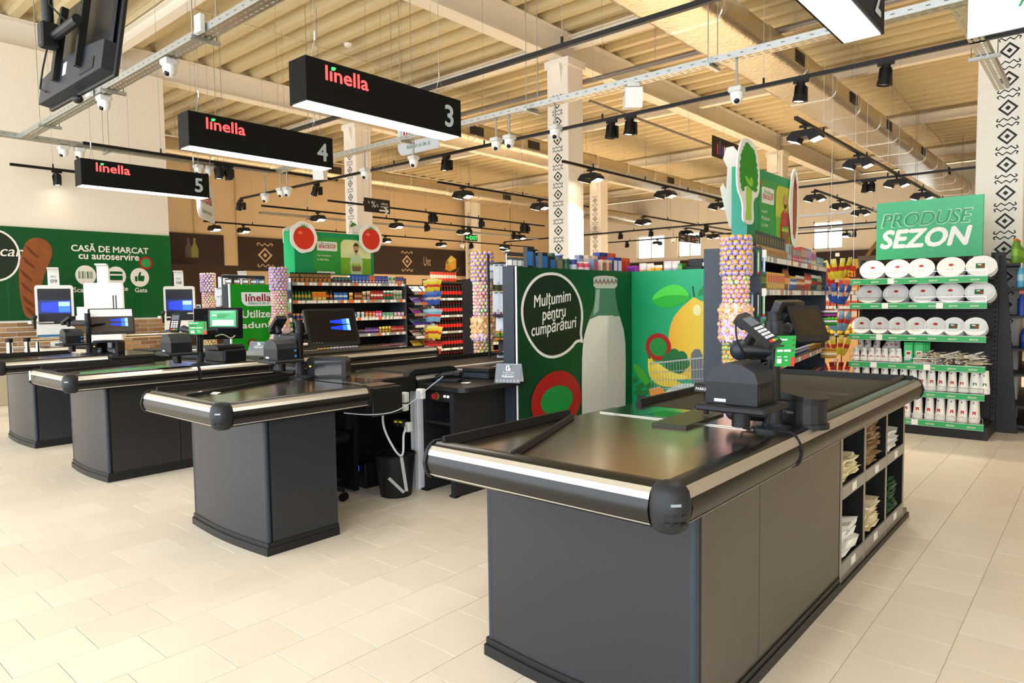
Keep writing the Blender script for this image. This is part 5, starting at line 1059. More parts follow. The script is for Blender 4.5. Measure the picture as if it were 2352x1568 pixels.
def tower(x, y, z0, z1, R, where, bags, quota):
    t = thing('sweet_tower', 'tall round display tower packed with lollipops, %s' % where, 'display', (x, y, 0))
    MB().cyl((0, 0, z0), (0, 0, z1 - .03), R * .62, n=16).build('core_tube', M('#cdbfae', .5), t, True); MB().cyl((0, 0, 0), (0, 0, z0), .03, n=10).build('stand_post', BLACK, t, True); MB().lathe([(.18, 0), (.18, .02), (.03, .04)], n=18).build('stand_base', BLACK, t, True)
    MB().cyl((0, 0, z1 - .03), (0, 0, z1 - .02), R * .9, n=16).build('top_disc', M('#d8a63c', .5), t)
    fa = math.atan2(-y, -x); z = z1; i = 0; rest = MB(); zone = lambda z: 0 if z > z1 - .28 else 1
    lab = 'wrapped ball lollipop on the sweet tower %s' % where; grp = ('lollipops on the tower %s' % where)[:70]
    def put(z, r, pal, big):
        n = 13 if big else 14
        vis = 0; ang = sorted([(2 * PI * (k + .5 * (i % 2)) / n + random.uniform(-.04, .04) - fa + PI) % (2 * PI) - PI + fa for k in range(n)])
        for a in ang:
            f = math.cos(a - fa); kk = random.choice(pal)
            if f < -.25: continue
            pos = Vector((x + r * math.cos(a), y + r * math.sin(a), z + random.uniform(-.003, .003)))
            if f > .02 and quota[0] > 0:
                quota[0] -= 1; vis += 1; o = link('lollipop', LM[(kk, big)], None, pos, a + PI / 2, label='%s lollipop from the left, %s ring down, sweet tower %s' % (ORD[vis - 1], ORD[i], where), category='lollipop', group=grp); o.rotation_euler = (random.uniform(-.3, .3), 0, a + PI / 2 + random.uniform(-.2, .2))
            else:
                i0 = len(rest.m); rest.ball(pos, .0235 if big else .0195, 7, 5, kk)
                for j in range(21, 35): rest.m[i0 + j] = 7 if j % 7 in ((int(fa / (2 * PI / 7)) - 1) % 7, int(fa / (2 * PI / 7)) % 7, (int(fa / (2 * PI / 7)) + 1) % 7) else kk
    while z > z0 + .02:
        b0, b1 = bags[:2]
        if z > z1 - .30: put(z, R, (0, 1, 0), 1); z -= .0375
        elif z > b1: put(z, R * .86, (2, 3, 2), 0); z -= .0345
        elif z > b0:
            for k in range(11):
                a = 2 * PI * (k + .5 * (i % 2)) / 11
                if math.cos(a - fa) < -.1: continue
                c = bags[2][min(len(bags[2]) - 1, int((b1 - z) / (b1 - b0) * len(bags[2])))]; o = link('wrapped_sweet', WM[c], None, (x + R * .9 * math.cos(a), y + R * .9 * math.sin(a), z), a + PI / 2, label='twist wrapped sweet flaring from the tower %s' % where, category='sweet', group=('wrapped sweets of the tower %s' % where)[:70]); o.rotation_euler = (random.uniform(-.2, .1), random.uniform(-.25, .25), a + PI / 2 + random.uniform(-.2, .2))
            z -= .052
        else: put(z, R * .86, (4, 5, 6), 0); z -= .0345
        i += 1
    if rest.f:
        o = rest.build('lollipops', [q[1] for q in LOL] + [M('#efbf55', .3, scale=60, var=.2)], None, True); o['kind'] = 'stuff'; o['label'] = 'remaining small lollipops around the tower %s' % where; o['category'] = 'lollipops'
tower(-2.177, 5.138, .86, 1.90, .10, 'behind the nearest printer', (1.14, 1.37, (1, 0, 0)), [190])
tower(-4.82, 5.10, .76, 1.93, .10, 'behind the cashier desk', (1.05, 1.27, (2, 2, 0)), [110])
tower(-8.12, 4.76, .72, 1.90, .10, 'in front of the bright green panel', (1.0, 1.25, (1, 0, 0)), [0])
tower(-10.88, 5.14, .62, 1.93, .10, 'farthest back, left of the bright green panel', (1.18, 1.24, (3,)), [0])
# ------------------------------------------------------------------ L-shaped green display panel behind the cashier
lp = thing('display_panel', 'green printed corner panel with a milk bottle and a lemon behind the cashier desk', 'display', (0, 0, 0))
LX, LY = -3.465, 5.74
MB().box(LX - .012, LX, 4.05, LY + .03, .03, 1.71).build('panel', grad('#02361a', '#075a2d', 1, 4.0, 5.8), lp); MB().box(LX, -2.68, LY, LY + .03, .03, 1.71).build('panel', grad('#0c8a52', '#2bb57f', 0, -3.45, -2.7), lp)
MB().box(LX - .012, LX + .002, 4.044, 4.05, .03, 1.715).build('edge_profile', M('#e8e8e6', .4), lp); MB().box(-2.68, -2.668, LY - .002, LY + .03, .03, 1.715).build('edge_profile', M('#e8e8e6', .4), lp); MB().box(LX, LX + .004, LY - .004, LY, .03, 1.71).build('corner_joint', M('#0b5a34', .5), lp)
A = Sheet((LX + .001, 0, 0), (0, 1, 0), (0, 0, 1), lp); A.name = 'print'
def ya(px, py): p = at(px, py, x=LX); return p.y, p.z
PW = M('#edebe6', .4); DKO = M('#0e2616', .45)
def crop7(x, y): return x / 3.646 + 1160, y / 3.646 + 560
def P7(L): return [ya(*crop7(*q)) for q in L]
BUB = [(390, 235), (470, 250), (550, 310), (610, 400), (645, 500), (655, 600), (645, 700), (640, 770), (665, 835), (605, 815), (560, 880), (480, 940), (380, 965), (290, 930), (220, 850), (170, 760), (138, 660), (128, 560), (140, 460), (180, 360), (240, 285), (310, 245)]
A.poly(soft(P7(BUB)), PW); c = (395, 595); A.poly(soft(P7([(c[0] + (x - c[0]) * .925, c[1] + (y - c[1]) * .935) if (x, y) != (665, 835) else (632, 800) for x, y in BUB])), DKO, 2)
for s, x0, y0, x1, y1, hh in (('Mulțumim', 242, 568, 562, 500, .128), ('pentru', 310, 676, 516, 632, .112), ('cumpărături', 222, 806, 610, 716, .135)):
    a, b = ya(*crop7(x0, y0)), ya(*crop7(x1, y1)); A.text(s, a[0], a[1], w=(b[0] - a[0]) * .97, h=hh, mat=PW, layer=3, bold=.02, shear=.18, rot=math.atan2(b[1] - a[1], b[0] - a[0]) * .9)
# milk bottle (plain)
A.poly(soft(P7([(745, 350), (920, 350), (922, 440), (940, 540), (965, 620), (990, 720), (1005, 830), (1008, 1000), (1005, 1560), (640, 1560), (638, 1000), (645, 840), (665, 730), (700, 620), (735, 540), (750, 440)]), 1), M('#55806a', .3), 2)
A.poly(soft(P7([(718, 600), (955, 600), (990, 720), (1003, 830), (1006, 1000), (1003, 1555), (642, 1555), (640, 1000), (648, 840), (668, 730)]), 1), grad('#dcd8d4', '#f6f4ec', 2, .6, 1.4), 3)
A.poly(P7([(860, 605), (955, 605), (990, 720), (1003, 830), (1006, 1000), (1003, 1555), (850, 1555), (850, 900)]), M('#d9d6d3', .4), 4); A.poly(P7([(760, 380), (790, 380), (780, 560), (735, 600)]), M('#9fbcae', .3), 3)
A.poly(P7([(735, 285), (760, 270), (830, 265), (905, 272), (935, 290), (935, 350), (915, 372), (760, 372), (735, 352)]), M('#cfcdc8', .4), 4)
for k in range(6): A.stroke(P7([(740 + k * 33, 335), (757 + k * 33, 295), (773 + k * 33, 335)]), .008, M('#4a4644', .5), 5); A.poly(P7([(752 + k * 33, 318), (757 + k * 33, 308), (762 + k * 33, 318), (757 + k * 33, 330)]), M('#c03a34', .5), 6)
# red ring
def ringpx(S, f, x, y, r, w, vr=1.): c0, c1 = f(*crop7(x, y)), f(*crop7(x + r, y)); R0 = abs(c1[0] - c0[0]); c2 = f(*crop7(x, y - r * vr)); R1 = abs(c2[1] - c0[1]); S.ell(c0[0], c0[1], R0 * .8, R1 * .8, M('#1f8a3c', .4), 3); S.ring(c0[0], c0[1], R0, R1, R0 * w, M('#a81f1a', .3), 4)
ringpx(A, ya, 432, 1310, 200, .36, 1.24); A.done()
Bs = Sheet((0, LY - .001, 0), (1, 0, 0), (0, 0, 1), lp); Bs.name = 'print'
def xb(px, py): p = at(px, py, y=LY); return p.x, p.z
def Q7(L): return [xb(*crop7(*q)) for q in L]
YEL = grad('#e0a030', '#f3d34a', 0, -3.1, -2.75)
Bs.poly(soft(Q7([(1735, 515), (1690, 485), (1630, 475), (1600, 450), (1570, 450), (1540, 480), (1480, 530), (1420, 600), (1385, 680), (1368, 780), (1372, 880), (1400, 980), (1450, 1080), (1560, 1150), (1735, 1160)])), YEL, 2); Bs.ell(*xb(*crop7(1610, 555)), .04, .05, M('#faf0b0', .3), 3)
Bs.poly(Q7([(1580, 440), (1592, 440), (1576, 350), (1566, 355)]), M('#3a4a30', .5), 3)
Bs.poly(soft(Q7([(1560, 440), (1500, 360), (1420, 335), (1330, 360), (1250, 425), (1225, 480), (1290, 530), (1380, 540), (1470, 510), (1540, 470)])), M('#2fae3a', .35), 3); Bs.poly(soft(Q7([(1560, 440), (1500, 360), (1420, 335), (1330, 360), (1250, 425), (1228, 478), (1330, 432), (1450, 425)])), M('#4fd048', .35), 4); Bs.poly(Q7([(1735, 295), (1670, 340), (1620, 400), (1615, 440), (1680, 420), (1735, 405)]), M('#2c8a4a', .4), 3)
ringpx(Bs, xb, 1285, 862, 108, .32, 1.06)
GRN = M('#1f6a34', .6, scale=60, var=.4)
for x, y, r in ((1360, 960, 45), (1420, 930, 50), (1480, 950, 50), (1510, 1000, 40), (1400, 1010, 60), (1460, 1020, 60)): a = xb(*crop7(x, y)); Bs.ell(a[0], a[1], r * .0012, r * .0012, GRN, 5, 14)
BAN = M('#e8c83a', .4)
Bs.poly(soft(Q7([(1200, 930), (1225, 920), (1240, 980), (1330, 1080), (1450, 1150), (1500, 1175), (1420, 1200), (1300, 1190), (1220, 1130), (1200, 1050)])), BAN, 6); Bs.poly(soft(Q7([(1240, 960), (1400, 1080), (1540, 1100), (1520, 1140), (1380, 1140), (1260, 1050)])), M('#f0d850', .4), 7); Bs.poly(Q7([(1195, 915), (1225, 910), (1230, 960), (1205, 960)]), M('#6b4a20', .5), 7)
Bs.poly(soft(Q7([(1070, 1000), (1110, 1005), (1180, 1070), (1230, 1180), (1215, 1215), (1150, 1150), (1090, 1070)])), M('#3f9a2c', .4), 6); 
for k in range(9): a = 1060 + (k * 37) % 130; b = 1140 + (k * 53) % 110; Bs.poly(Q7([(a, b), (a + 35, b - 25), (a + 60, b + 5), (a + 30, b + 25)]), M('#1f6b2a', .5), 7)
Bs.poly(Q7([(1210, 1215), (1300, 1190), (1370, 1260), (1360, 1310), (1230, 1300)]), M('#e88a2a', .4), 8); Bs.poly(soft(Q7([(1335, 1240), (1420, 1180), (1560, 1160), (1640, 1190), (1640, 1290), (1450, 1320), (1360, 1290)])), M('#c9d4cc', .3), 8); Bs.poly(Q7([(1560, 1160), (1560, 920), (1590, 880), (1630, 880), (1655, 930), (1670, 1160)]), M('#6f7378', .4), 5); Bs.poly(Q7([(1690, 1040), (1735, 960), (1735, 1060)]), M('#c2352f', .4), 5)
Bs.poly(Q7([(1115, 1260), (1250, 1290), (1400, 1310), (1735, 1300), (1735, 1370), (1400, 1390), (1200, 1360), (1115, 1310)]), M('#3b4248', .4), 9); Bs.poly(Q7([(1180, 1370), (1330, 1380), (1310, 1520), (1200, 1520)]), M('#b0262a', .4), 9); Bs.stroke(Q7([(1020, 1320), (1090, 1380), (1160, 1400), (1300, 1440)]), .03, M('#9fb4b8', .3), 10)
WIRE = M('#c6c9c4', .3, .6)
for i in range(22): x = 1225 + i * 24; Bs.stroke(Q7([(x, 1005 - i * 2.2), (x + 12, 1265 + i * 1.2)]), .0035, WIRE, 11)
for a, b in (((1220, 1000), (1735, 945)), ((1225, 1078), (1735, 1040)), ((1228, 1140), (1735, 1125)), ((1230, 1210), (1735, 1200))): Bs.stroke(Q7([a, b]), .006 if a[1] > 1001 else .014, WIRE, 12)
Bs.done()
# gondola behind it: dark end frames, top deck and the articles standing on it
gf = thing('shelf_unit', 'dark shelving unit behind the green corner panel, packets along its top', 'shelving', (0, 0, 0)); FRM = M('#2c333d', .5, spec=.3)
MB().box(-3.62, LX - .04, 4.06, 4.10, 0, 1.72).build('end_frame', FRM, gf); MB().box(-2.66, -2.585, LY + .0, LY + .04, 0, 1.78).build('end_frame', FRM, gf); MB().box(-2.66, -2.62, LY - .02, LY, 0, 1.79).build('upright', M('#2e343d', .45), gf)
MB().box(-3.80, LX - .04, 4.5, LY, 1.60, 1.63).build('top_shelf', DKG, gf); MB().box(LX - .04, -2.68, LY + .05, LY + .5, 1.60, 1.63).build('top_shelf', DKG, gf); MB().box(-3.64, -3.62, 4.12, LY, 0, 1.6).build('back_panel', MATT, gf)
gr = Run((-3.62, 4.14, 0), 0, 'green corner unit')
TOPS = [(1240, 1253, 'box', .05, '#20242a', '#2f6fb4', '#3a86d8', 'black and blue packet'), (1256, 1272, 'box', .05, '#20242a', '#2f6fb4', '#5aa0e0', 'black and light blue packet'), (1274, 1290, 'box', .05, '#5d6a58', '#8a7a5a', '#9aa08a', 'grey green packet'), (1291, 1308, 'can', .05, '#1f4a35', '#2c6a45', '#d8d8d0', 'dark green tin'), (1309, 1324, 'can', .05, '#2a3f8a', '#c9d2e6', '#e8e8e8', 'blue tin'), (1325, 1352, 'can', .05, '#e0506a', '#f4d8dc', '#f0f0f0', 'pink and white tin'), (1353, 1372, 'box', .06, '#7a86a6', '#c05a7a', '#a8b0c8', 'blue grey packet'), (1373, 1400, 'box', .08, '#e8c8b0', '#b06a5a', '#f0e6da', 'cream packet with a red figure'), (1401, 1420, 'box', .08, '#2a3a8a', '#e8e8f0', '#c03a3a', 'dark blue box'), (1421, 1440, 'box', .07, '#e05a2a', '#c03a2a', '#f0b080', 'orange red box')]
for px0, px1, kd, d, c0, c1, c2, nm in TOPS:
    a, b = at(px0, 610, x=-3.62), at(px1, 610, x=-3.62); hh = .16 + .03 * ((px0 // 3) % 3); gr.row('packet', 'packet', kd, a.y - 4.14, b.y - 4.14, 1.63, 0, min(.07, (b.y - a.y) * .98), hh, d, (c0, c1, c2), nm, 'top'); gr.row('packet', 'packet', kd, a.y - 4.14, b.y - 4.14, 1.63, -.16, min(.07, (b.y - a.y) * .98), hh * 1.25, d, (c0, c2, c1), 'back-row ' + nm, 'top')
g2 = Run((LX, LY + .08, 0), -PI / 2, 'unit behind the lemon')
for px0, px1, kd, h, c0, c1, c2, nm in ((1443, 1466, 'box', .10, '#a03aa8', '#6a2a7a', '#e8d8e8', 'purple packet'), (1468, 1502, 'pouch', .12, '#e8dcd0', '#d89a6a', '#f0eae0', 'pale soft pack'), (1486, 1522, 'pouch', .1, '#e8a83a', '#f0d8a0', '#f4e8d0', 'orange soft pack'), (1524, 1562, 'pouch', .13, '#e8e4e0', '#c0b0b8', '#e6d8d8', 'white soft pack'), (1562, 1572, 'box', .1, '#4a8a3a', '#78a858', '#c8d8b8', 'green box')):
    a, b = at(px0, 612, y=LY + .1), at(px1, 612, y=LY + .1); g2.row('packet', 'packet', kd, a.x - LX, b.x - LX, 1.63, -.02, max(.04, (b.x - a.x) / max(1, round((b.x - a.x) / .1)) * .96), h + .04, .08, (c0, c1, c2), nm, 'top')
q0, q1 = at(1573, 610, y=LY + .1), at(1612, 610, y=LY + .1); bt = thing('battery_box', 'black box of batteries with white lettering on top of the lemon panel', 'box', ((q0.x + q1.x) / 2, LY + .14, 1.63)); w_ = q1.x - q0.x; MB().box(-w_ / 2, w_ / 2, -.04, .05, 0, .11, 0, .003).build('box_body', M('#1d1f1d', .4), bt); MB().box(-w_ / 2, w_ / 2, -.0412, -.04, .0, .02).build('green_stripe', M('#2f7a4a', .4), bt); sh = Sheet((-w_ / 2, -.0415, 0), (1, 0, 0), (0, 0, 1), bt, .0008); sh.name = 'lettering'; sh.text('DURACELL', w_ * .1, .05, w=w_ * .8, mat=WHITE, bold=.03); sh.done(); MB().box(-w_ * .4, w_ * .4, -.0, .01, .11, .18).build('header_card', M('#17191a', .4), bt)
for k in range(3): link('battery_pack', prod_mesh('blister', .06, .17, .015, ('#23262a', '#b98a3a', '#e8e8e6')), None, (-2.88 + k * .07, LY + .15, 1.63), 0, label='hanging battery blister pack at the right end above the lemon panel', category='batteries', group='battery packs right of the black battery box')
# hanging accessory cards and packs at the near left end of that unit
g3 = Run((-4.72, 4.75, 0), -PI / 2 + .5, 'rack between the lollipop tower and the green corner panel'); rk = thing('card_rack', 'wire rack of hanging grey accessory cards beside the second lollipop tower', 'rack', (-4.55, 4.9, 0)); MB().cyl((0, 0, 0), (0, 0, 1.9), .012, n=8).build('rack_post', BLACK, rk); MB().lathe([(.16, 0), (.16, .02), (.02, .03)], n=16).build('rack_base', BLACK, rk)
for i, (z, px, c, tl) in enumerate(((1.60, 1141, '#b9bcc0', 0), (1.34, 1139, '#c2c5c9', 0), (1.16, 1145, '#d5d8dd', .35), (.95, 1150, '#2a2a2c', .5), (.80, 1146, '#c6ccd6', .4), (.70, 1140, '#b9bec8', .4))):
    for k in range(2):
        q = at(px + k * 13, 640, d=6.55); o = link('accessory_card', prod_mesh('card', .065, .2 if tl == 0 else .14, .012, (c, '#2c2d30', '#8a8d92')), None, (q.x, q.y, z), .68, label=('%s grey accessory card on row %s of the hanging card rack' if c != '#2a2a2c' else '%s black accessory card on row %s of the hanging card rack') % (('left', 'right')[k], ('one', 'two', 'three', 'four', 'five', 'six')[i]), category='accessory'); o.rotation_euler = (-tl, 0, .68)
    MB().cbox((at(px + 6, 640, d=6.6).x + 4.55, at(px + 6, 640, d=6.6).y - 4.9, z + (.21 if tl == 0 else .15)), (.16, .16, .008)).build('rack_arm', BLACK, rk)
pg = thing('hanging_rail', 'dark overhead rail with hanging grey and amber packs above the second lollipop tower', 'rack', (0, 0, 0)); a, b = at(1163, 582, d=6.3), at(1258, 590, d=7.2); d_ = (b - a); MB().tube([a, b], .02, 6).build('rail_bar', FRM, pg); MB().cyl((a.x, a.y, 1.63), a, .006, n=5).build('rail_leg', CHROME, pg); MB().cyl((b.x, b.y, 1.63), b, .006, n=5).build('rail_leg', CHROME, pg)
for k in range(9):
    q = a + d_ * ((k + .5) / 9); link('hanging_pack', prod_mesh('blister', .065, .17, .02, ('#3a3a38', ('#8a5a28', '#c0c0c0', '#5a5a5a')[k % 3], '#e0e0da')), None, (q.x, q.y, q.z - .2), .75, label='%s hanging dark pack from the left on the rail above the green corner panel' % ORD[k], category='pack', group='packs hanging above the green corner panel')
for k in range(8): q = at(1126 + k * 4.2, 610, d=6.75 + .04 * k); link('grey_pack', prod_mesh('blister', .075, .16, .02, ('#6f7276', '#b9bcc0', '#d8dadc')), None, (q.x, q.y, 1.66), .7, label='%s grey blister pack in the row behind the second lollipop tower' % ORD[k], category='pack', group='grey packs behind the second tower')
# ------------------------------------------------------------------ middle and right-hand shelving units of the till aisle
LV = ('top shelf', 'second shelf', 'third shelf', 'fourth shelf', 'bottom shelf')
def till_gondola(O, ang, L, levels, where, label, segs):
    r = Run(O, ang, where); tg = [('#f2f0ea', '#f2f0ea', '#e8672a', '#f2f0ea', None)] * 2 + [('#f4f2ec', '#f4f2ec', '#f4f2ec', '#e8672a'), ('#f2f0ea', '#e8672a', None, None), ('#f2f0ea', None, None)]
    r.unit(label, L, .42, levels, 1.85, tags=tg, side=M('#3b434f', .45))
    for i, z in enumerate(levels):
        if i != 2: 
            for k in range(3): r.guard(L * k / 3 + .01, L * (k + 1) / 3 - .02, z + .003, .055 if i else .06)
        for a, b, kd, nm, w, h, d, cols, what in segs[i]: r.row(nm, nm.replace('_', ' '), kd, a * L, b * L, z + .002, -.05, w, h, d, cols, what, LV[i], deep=1)
    return r
S0 = [(0, .33, 'blister', 'battery_pack', .07, .15, .02, ('#191715', '#b0762f', '#8a683c'), 'black and copper battery blister pack'), (.35, .5, 'box', 'small_box', .05, .09, .05, ('#21406a', '#2e7a4a', '#b03a2c'), 'small dark blue and green box'), (.5, .66, 'box', 'small_box', .06, .13, .05, ('#28439a', '#4a74c8', '#e0e4ee'), 'blue box'), (.66, .72, 'box', 'small_box', .06, .12, .05, ('#b0432c', '#d8764a', '#f0d8c0'), 'rust red box'), (.72, .84, 'box', 'small_box', .06, .12, .05, ('#2a2f8a', '#5a62b8', '#d8d8ee'), 'violet blue box'), (.84, .92, 'box', 'small_box', .06, .12, .05, ('#eceae2', '#4a9a4a', '#c8d8c0'), 'white box with a green mark'), (.92, 1, 'box', 'small_box', .05, .12, .05, ('#c8602c', '#2a50b0', '#f0e0d0'), 'orange and blue box')]
S1 = [(0, .16, 'bottle', 'small_bottle', .045, .15, .045, ('#2f6a2c', '#c9a92c', '#2c2c24'), 'small dark green bottle'), (.17, .28, 'box', 'snack_box', .07, .13, .05, ('#d8a42c', '#e86a2c', '#f0d890'), 'yellow snack box with an orange base'), (.28, .34, 'bottle', 'small_bottle', .045, .15, .045, ('#24301f', '#e8672a', '#2c2c24'), 'small dark bottle with an orange label'), (.35, .47, 'pouch', 'sweet_bag', .08, .12, .03, ('#2f7ac8', '#e8eef6', '#1f4f9a'), 'blue and white sweet bag'), (.47, .53, 'pouch', 'sweet_bag', .07, .12, .03, ('#e8b23c', '#b05a1c', '#f0d070'), 'yellow sweet bag'), (.53, .6, 'pouch', 'sweet_bag', .07, .12, .03, ('#8a4a24', '#d8a060', '#6a3418'), 'brown sweet bag'), (.6, .68, 'pouch', 'sweet_bag', .07, .14, .03, ('#b8a084', '#7a5a34', '#e0d4c0'), 'beige sweet bag'), (.68, .8, 'pouch', 'sweet_bag', .06, .15, .03, ('#b83a2a', '#f0e0d0', '#7a2018'), 'red sweet bag'), (.8, .9, 'pouch', 'sweet_bag', .06, .15, .03, ('#1f7a58', '#d83a2c', '#e8f0ea'), 'teal sweet bag with a red mark'), (.9, .99, 'pouch', 'sweet_bag', .06, .16, .03, ('#b0b090', '#4a8a5a', '#e6e4d4'), 'pale olive sweet bag')]
S2 = [(0, .1, 'jar', 'gum_jar', .055, .09, .05, ('#e08a3c', '#3a4aa8', '#f0c080'), 'orange gum jar'), (.1, .2, 'jar', 'gum_jar', .055, .09, .05, ('#4a2a6a', '#c8b0d8', '#3a1f56'), 'purple gum jar'), (.2, .42, 'jar', 'gum_jar', .055, .08, .05, ('#cfe0ea', '#3f86c9', '#2f6fb4'), 'blue gum jar'), (.42, .54, 'jar', 'gum_jar', .055, .09, .05, ('#3f8fd0', '#e6f0f8', '#2f74c0'), 'sky blue gum jar'), (.54, .62, 'jar', 'gum_jar', .055, .09, .05, ('#e9ece4', '#b8d0c8', '#f2f2ec'), 'white gum jar'), (.62, .72, 'jar', 'gum_jar', .055, .095, .05, ('#f0d8c8', '#d8862c', '#d8402a'), 'red lidded gum jar'), (.72, .78, 'jar', 'gum_jar', .055, .1, .05, ('#e85a9a', '#f0b0d0', '#d8307a'), 'pink gum jar'), (.78, .89, 'box', 'gum_box', .055, .07, .05, ('#a8dcb8', '#4ab070', '#e8f4ec'), 'mint green gum box'), (.89, 1, 'box', 'gum_box', .055, .07, .05, ('#d890b8', '#e8e0e8', '#8ac070'), 'pink and white gum box')]
S3 = [(0, .2, 'pouch', 'bar', .035, .06, .03, ('#3a2418', '#c8a050', '#2a4a9a'), 'brown chocolate bar'), (.2, .45, 'pouch', 'bar', .04, .06, .03, ('#6a3a1c', '#e0b060', '#8a4a20'), 'copper chocolate bar'), (.45, .62, 'pouch', 'bar', .04, .06, .03, ('#4a2a18', '#3a62b8', '#c89850'), 'dark chocolate bar with blue ends'), (.62, .75, 'pouch', 'bar', .05, .09, .03, ('#6a3a98', '#c8a0e0', '#4a2a78'), 'purple chocolate bar'), (.75, .87, 'pouch', 'bar', .05, .1, .03, ('#e8c83a', '#b87a2c', '#f0dc80'), 'yellow chocolate bar'), (.87, 1, 'pouch', 'bar', .05, .1, .03, ('#c0342c', '#e8a090', '#8a1c18'), 'red chocolate bar')]
S4 = [(0, .3, 'pouch', 'bar', .05, .06, .03, ('#c8a040', '#3a2418', '#e0c880'), 'gold chocolate bar'), (.3, .55, 'pouch', 'bar', .05, .06, .03, ('#b8bcc4', '#3a5aa8', '#e6e8ee'), 'silver and blue chocolate bar'), (.55, .78, 'pouch', 'bar', .05, .06, .03, ('#3a2a20', '#b87a3a', '#2a1c14'), 'dark brown chocolate bar'), (.78, 1, 'pouch', 'bar', .05, .06, .03, ('#6a3a40', '#d0a0a8', '#4a2428'), 'maroon chocolate bar')]
GZ = (1.76, 1.49, 1.207, .945, .70)
mg = till_gondola((-9.1, 5.55, 0), 0, 2.15, GZ, 'middle till unit', 'long shelving unit of sweets and batteries in the middle, under the tomato topper', [S0, S1, S2, S3, S4])
T0 = [(0, .36, 'blister', 'battery_pack', .085, .2, .02, ('#15130f', '#b0762f', '#6a4a24'), 'black and copper battery blister pack'), (.37, .42, 'box', 'small_box', .05, .16, .05, ('#9fb0a4', '#6a8a7a', '#d0d8d2'), 'grey green box'), (.42, .56, 'box', 'small_box', .07, .14, .06, ('#d83a5a', '#8fb0a8', '#e8b0c0'), 'pink topped box'), (.56, .63, 'box', 'small_box', .05, .17, .05, ('#b8604a', '#d8a088', '#e8d0c0'), 'salmon box'), (.63, .74, 'box', 'small_box', .045, .17, .05, ('#8a86b0', '#c8a0c0', '#d8d8e8'), 'lilac box'), (.74, .84, 'box', 'small_box', .045, .16, .05, ('#c8b0a0', '#b85aa0', '#e8e0d8'), 'pale box with a magenta stripe'), (.84, 1, 'box', 'small_box', .05, .11, .05, ('#3f90b0', '#8ac0d0', '#d0e8f0'), 'turquoise box')]
T1 = [(0, .1, 'bottle', 'small_bottle', .05, .19, .05, ('#3a5a2a', '#6a7a3a', '#2a2a20'), 'dark green bottle'), (.1, .32, 'box', 'gift_bag', .085, .15, .05, ('#e0a83a', '#d8482c', '#f0c860'), 'yellow and red snack carton'), (.32, .4, 'bottle', 'small_bottle', .05, .2, .05, ('#a0602c', '#e8a060', '#3a2418'), 'amber bottle'), (.4, .52, 'pouch', 'sweet_bag', .08, .14, .03, ('#2f6fc0', '#e8f0f8', '#e0a83a'), 'blue sweet bag'), (.52, .66, 'pouch', 'sweet_bag', .07, .15, .03, ('#a04a2c', '#e8b890', '#e8e0d8'), 'brown and white sweet bag'), (.66, .78, 'pouch', 'sweet_bag', .07, .19, .03, ('#d0402c', '#f0d0c0', '#8a2018'), 'tall red sweet bag'), (.78, .9, 'pouch', 'sweet_bag', .07, .18, .03, ('#1f6a4a', '#c83a30', '#e0e8e0'), 'tall green sweet bag'), (.9, 1, 'pouch', 'sweet_bag', .06, .18, .03, ('#a8a890', '#8a5a50', '#e8e4d8'), 'tall olive sweet bag')]
T2 = [(.02, .3, 'box', 'tissue_box', .17, .13, .08, ('#5ab0c8', '#2f9a4a', '#e8f0f0'), 'turquoise box with a green leaf picture'), (.55, .66, 'box', 'small_box', .05, .07, .05, ('#5ac06a', '#e8f4e8', '#2f8a3a'), 'bright green gum box'), (.66, .85, 'box', 'small_box', .05, .08, .05, ('#e6eae4', '#5ab04a', '#8a4a9a'), 'white gum box with a green mark'), (.85, 1, 'pouch', 'sweet_bag', .07, .09, .03, ('#6a4a9a', '#58c048', '#d8d0e8'), 'purple and green sweet bag')]
T3 = [(.2, .45, 'pouch', 'bar', .05, .1, .03, ('#c8382c', '#f0b8a0', '#8a1c18'), 'red chocolate bar'), (.45, .75, 'pouch', 'bar', .05, .07, .03, ('#3a5ab0', '#e8c890', '#f0f0f0'), 'blue and cream chocolate bar'), (.75, 1, 'pouch', 'bar', .05, .07, .03, ('#c89a4a', '#6a3a20', '#f0dca0'), 'golden chocolate bar')]
T4 = [(0, .3, 'pouch', 'bar', .06, .07, .03, ('#b8bcc6', '#3a5aa8', '#e8eaf0'), 'silver and blue chocolate bar'), (.3, .7, 'pouch', 'bar', .05, .07, .03, ('#2f2420', '#a8622c', '#1c1512'), 'dark chocolate bar'), (.7, 1, 'pouch', 'bar', .05, .07, .03, ('#5a3438', '#c89098', '#3a2024'), 'maroon chocolate bar')]
RA = math.atan2(.45, 3.2); RO = Vector((-2.09, 5.42, 0))
rg = till_gondola(RO, RA, 3.15, (1.78, 1.51, 1.16, .86, .57), 'right till unit', 'long shelving unit of sweets on the right, under the broccoli topper', [T0, T1, T2, T3, T4])
